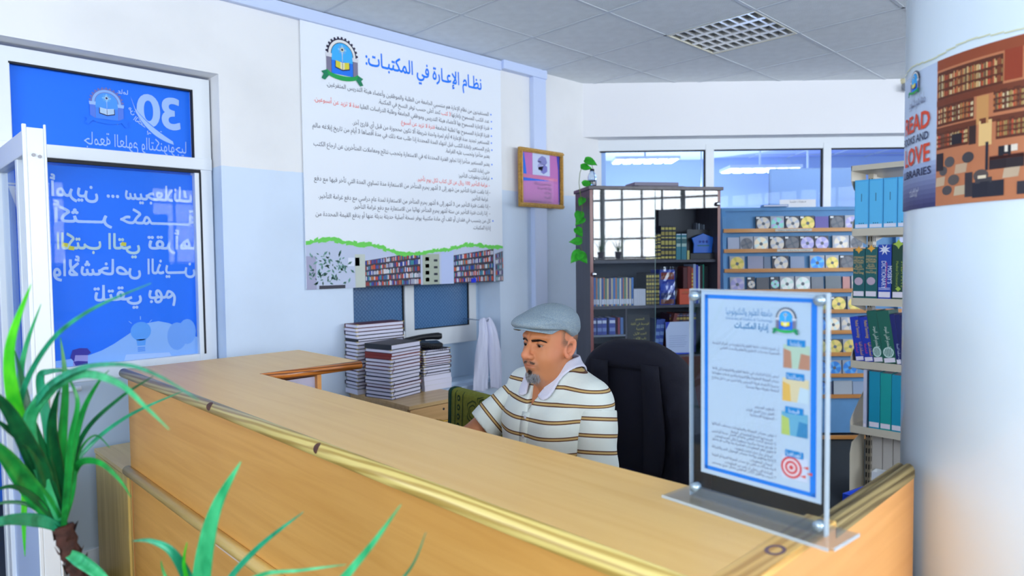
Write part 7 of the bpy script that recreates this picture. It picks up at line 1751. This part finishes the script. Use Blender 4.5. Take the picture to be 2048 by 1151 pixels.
# trousers and shoes
def legs(X, Y, Z):
    A = np.abs(Y); d = ell(X, Y, Z, (-.01, 0, -.50), (.15, .19, .12))
    d = smin(d, cap(X, A, Z, (.02, .09, -.50), (.40, .11, -.49), .082, .066), .05)
    d = smin(d, cap(X, A, Z, (.40, .11, -.49), (.37, .11, -.97), .064, .045), .02); return d
Pl, Fl = sdf_mesh(legs, (-.2, -.24, -1.0), (.5, .24, -.38), .011)
np_mesh('trousers', Pl, Fl, mat('trouser_grey', (56, 58, 70), .85), pn, MTp)
zf = -TO.z
for s_ in (1, -1):
    def shoe(X, Y, Z):
        d = ell(X, Y, Z, (.44, s_*.11, zf+.035), (.135, .045, .045)); d = smin(d, cap(X, Y, Z, (.37, s_*.11, zf+.05), (.37, s_*.11, zf+.10), .044, .042), .03); return np.maximum(d, zf+.002-Z)
    Pq, Fq = sdf_mesh(shoe, (.28, s_*.11-.07, zf-.02), (.60, s_*.11+.07, zf+.16), .008); np_mesh('shoe', Pq, Fq, mat('shoe_black', (26, 24, 26), .35), pn, MTp)
# ------------------------------------------------------------------ office chair and the blazer hung on it
m_chf = mat('chair_fabric', (9, 14, 52), .85, bump=.3, bscale=400); m_chb = mat('chair_black', (20, 20, 24), .45)
CC_ = at_d(1262, 690, 2.56); crz = math.atan2(-bf.y, -bf.x)+.10      # local +x points backwards
oc = empty('office_chair', (CC_.x, CC_.y, 0), crz, 'dark blue high-backed office chair behind the seated man', 'chair')
ztc = CC_.z
def backr(X, Y, Z):
    w_ = .195-.04*np.clip((Z-.95)/.25, 0, 1)**2
    Xc = X-.03*np.sin((Z-.5)*4)-.25*Y*Y
    q_ = np.maximum(np.maximum(np.abs(Xc)-.032, np.abs(Y)-w_), np.abs(Z-(ztc+.56)/2)-(ztc-.56)/2)
    r2_ = np.sqrt(np.maximum(np.abs(Xc)-.012, 0)**2+np.maximum(np.abs(Y)-w_+.07, 0)**2+np.maximum(np.abs(Z-(ztc+.56)/2)-(ztc-.56)/2+.09, 0)**2)
    return np.maximum(r2_-.09, np.abs(Xc)-.032)*.9+0*q_
Pk, Fk = sdf_mesh(backr, (-.15, -.28, .5), (.15, .28, ztc+.03), .010); np_mesh('backrest', Pk, Fk, m_chf, oc)
def seatf(X, Y, Z): return rbox(X, Y, Z, (-.27, 0, .44), (.25, .25, .045), .04)+.01*np.exp(-((X+.27)**2+Y*Y)/.03)
Pk, Fk = sdf_mesh(seatf, (-.56, -.28, .37), (.02, .28, .51), .012); np_mesh('seat', Pk, Fk, m_chf, oc)
MB().tube([(-.1, 0, .42), (.06, 0, .42), (.09, 0, .6), (.06, 0, .75)], .022, 10).build('back_bracket', m_chb, oc, smooth=True)
MB().tube([(-.27, 0, .10), (-.27, 0, .40)], .028, 14).build('gas_lift', m_chb, oc, smooth=True)
for k in range(5):
    a = 2*PI*k/5+.3; ex_, ey_ = -.27+.30*math.cos(a), .30*math.sin(a)
    lg_ = MB().tube([(-.27, 0, .11), (ex_, ey_, .075)], [.026, .017], 8).build('leg', m_chb, oc, smooth=True)
    MB().lathe([(.001, -.012), (.028, -.012), (.03, 0), (.028, .012), (.001, .012)], 14, M=Matrix.Translation((ex_, ey_, .031)) @ Matrix.Rotation(a, 4, 'Z') @ Matrix.Rotation(PI/2, 4, 'X')).build('caster', m_chb, lg_, smooth=True)
for s_ in (1, -1):
    MB().tube([(-.20, s_*.24, .43), (-.20, s_*.29, .45), (-.20, s_*.295, .62)], .014, 8).build('arm_post', m_chb, oc, smooth=True); MB().box(-.32, -.06, s_*.295-.03, s_*.295+.03, .62, .65).build('armrest', m_chb, oc, bevel=.012)
def blazer(X, Y, Z):
    A = np.abs(Y); top = ztc+.022-1.9*np.clip(A-.06, 0, .4)**1.75-.03*A
    Xc = X-.03*np.sin((Z-.5)*4)-.25*Y*Y
    wz = .215+.085*np.clip((ztc-Z)/.5, 0, 1)
    fold = .006*np.sin(Y*46+3*np.sin(Z*9))*np.clip((ztc-.08-Z)*6, 0, 1)
    th_ = .052+.012*np.clip((ztc-Z)/.4, 0, 1)
    d = smax(smax(np.abs(Xc)-th_+fold, A-wz-.01*np.sin(Z*18), .05), Z-top, .05)
    d = smax(d, .46+.02*np.sin(Y*20)-Z, .01)
    # arms of the jacket hanging at the sides
    d = smin(d, cap(X, A, Z, (.0, .205, ztc-.19), (-.02, .265, .52), .046, .040)+.004*np.sin(Z*50+Y*20), .03)
    # front opening shows the seat back
    op = np.maximum(np.sqrt((np.maximum(np.abs(Y-.0)-.07, 0))**2+(np.maximum(np.abs(Z-(ztc-.33))-.20, 0))**2)-.045, X+.012)
    return smax(d, -op, .012)
Pj, Fj = sdf_mesh(blazer, (-.14, -.36, .40), (.16, .36, ztc+.06), .009)
bz = empty('blazer', (CC_.x, CC_.y, 0), crz, 'navy blue suit blazer hung over the chair back', 'jacket')
np_mesh('jacket_body', Pj, Fj, mat('navy_wool', (11, 13, 32), .8, bump=.25, bscale=500), bz)
lp = MB()
for s_ in (1, -1):
    G = [[(-.060-.25*(s_*w_)**2+.03*math.sin((z_-.5)*4)-.006, s_*w_, z_) for w_ in (LINE(.075, .085, t), LINE(.12, .15, t), LINE(.15, .16+.03*math.sin(PI*t), t))] for t in [k/10 for k in range(11)] for z_ in [ztc-.06-.42*t]]
    lp2 = MB(); lp2.grid(G); lp2.build('lapel', MATS['navy_wool'], bz, smooth=True, solid=.006)
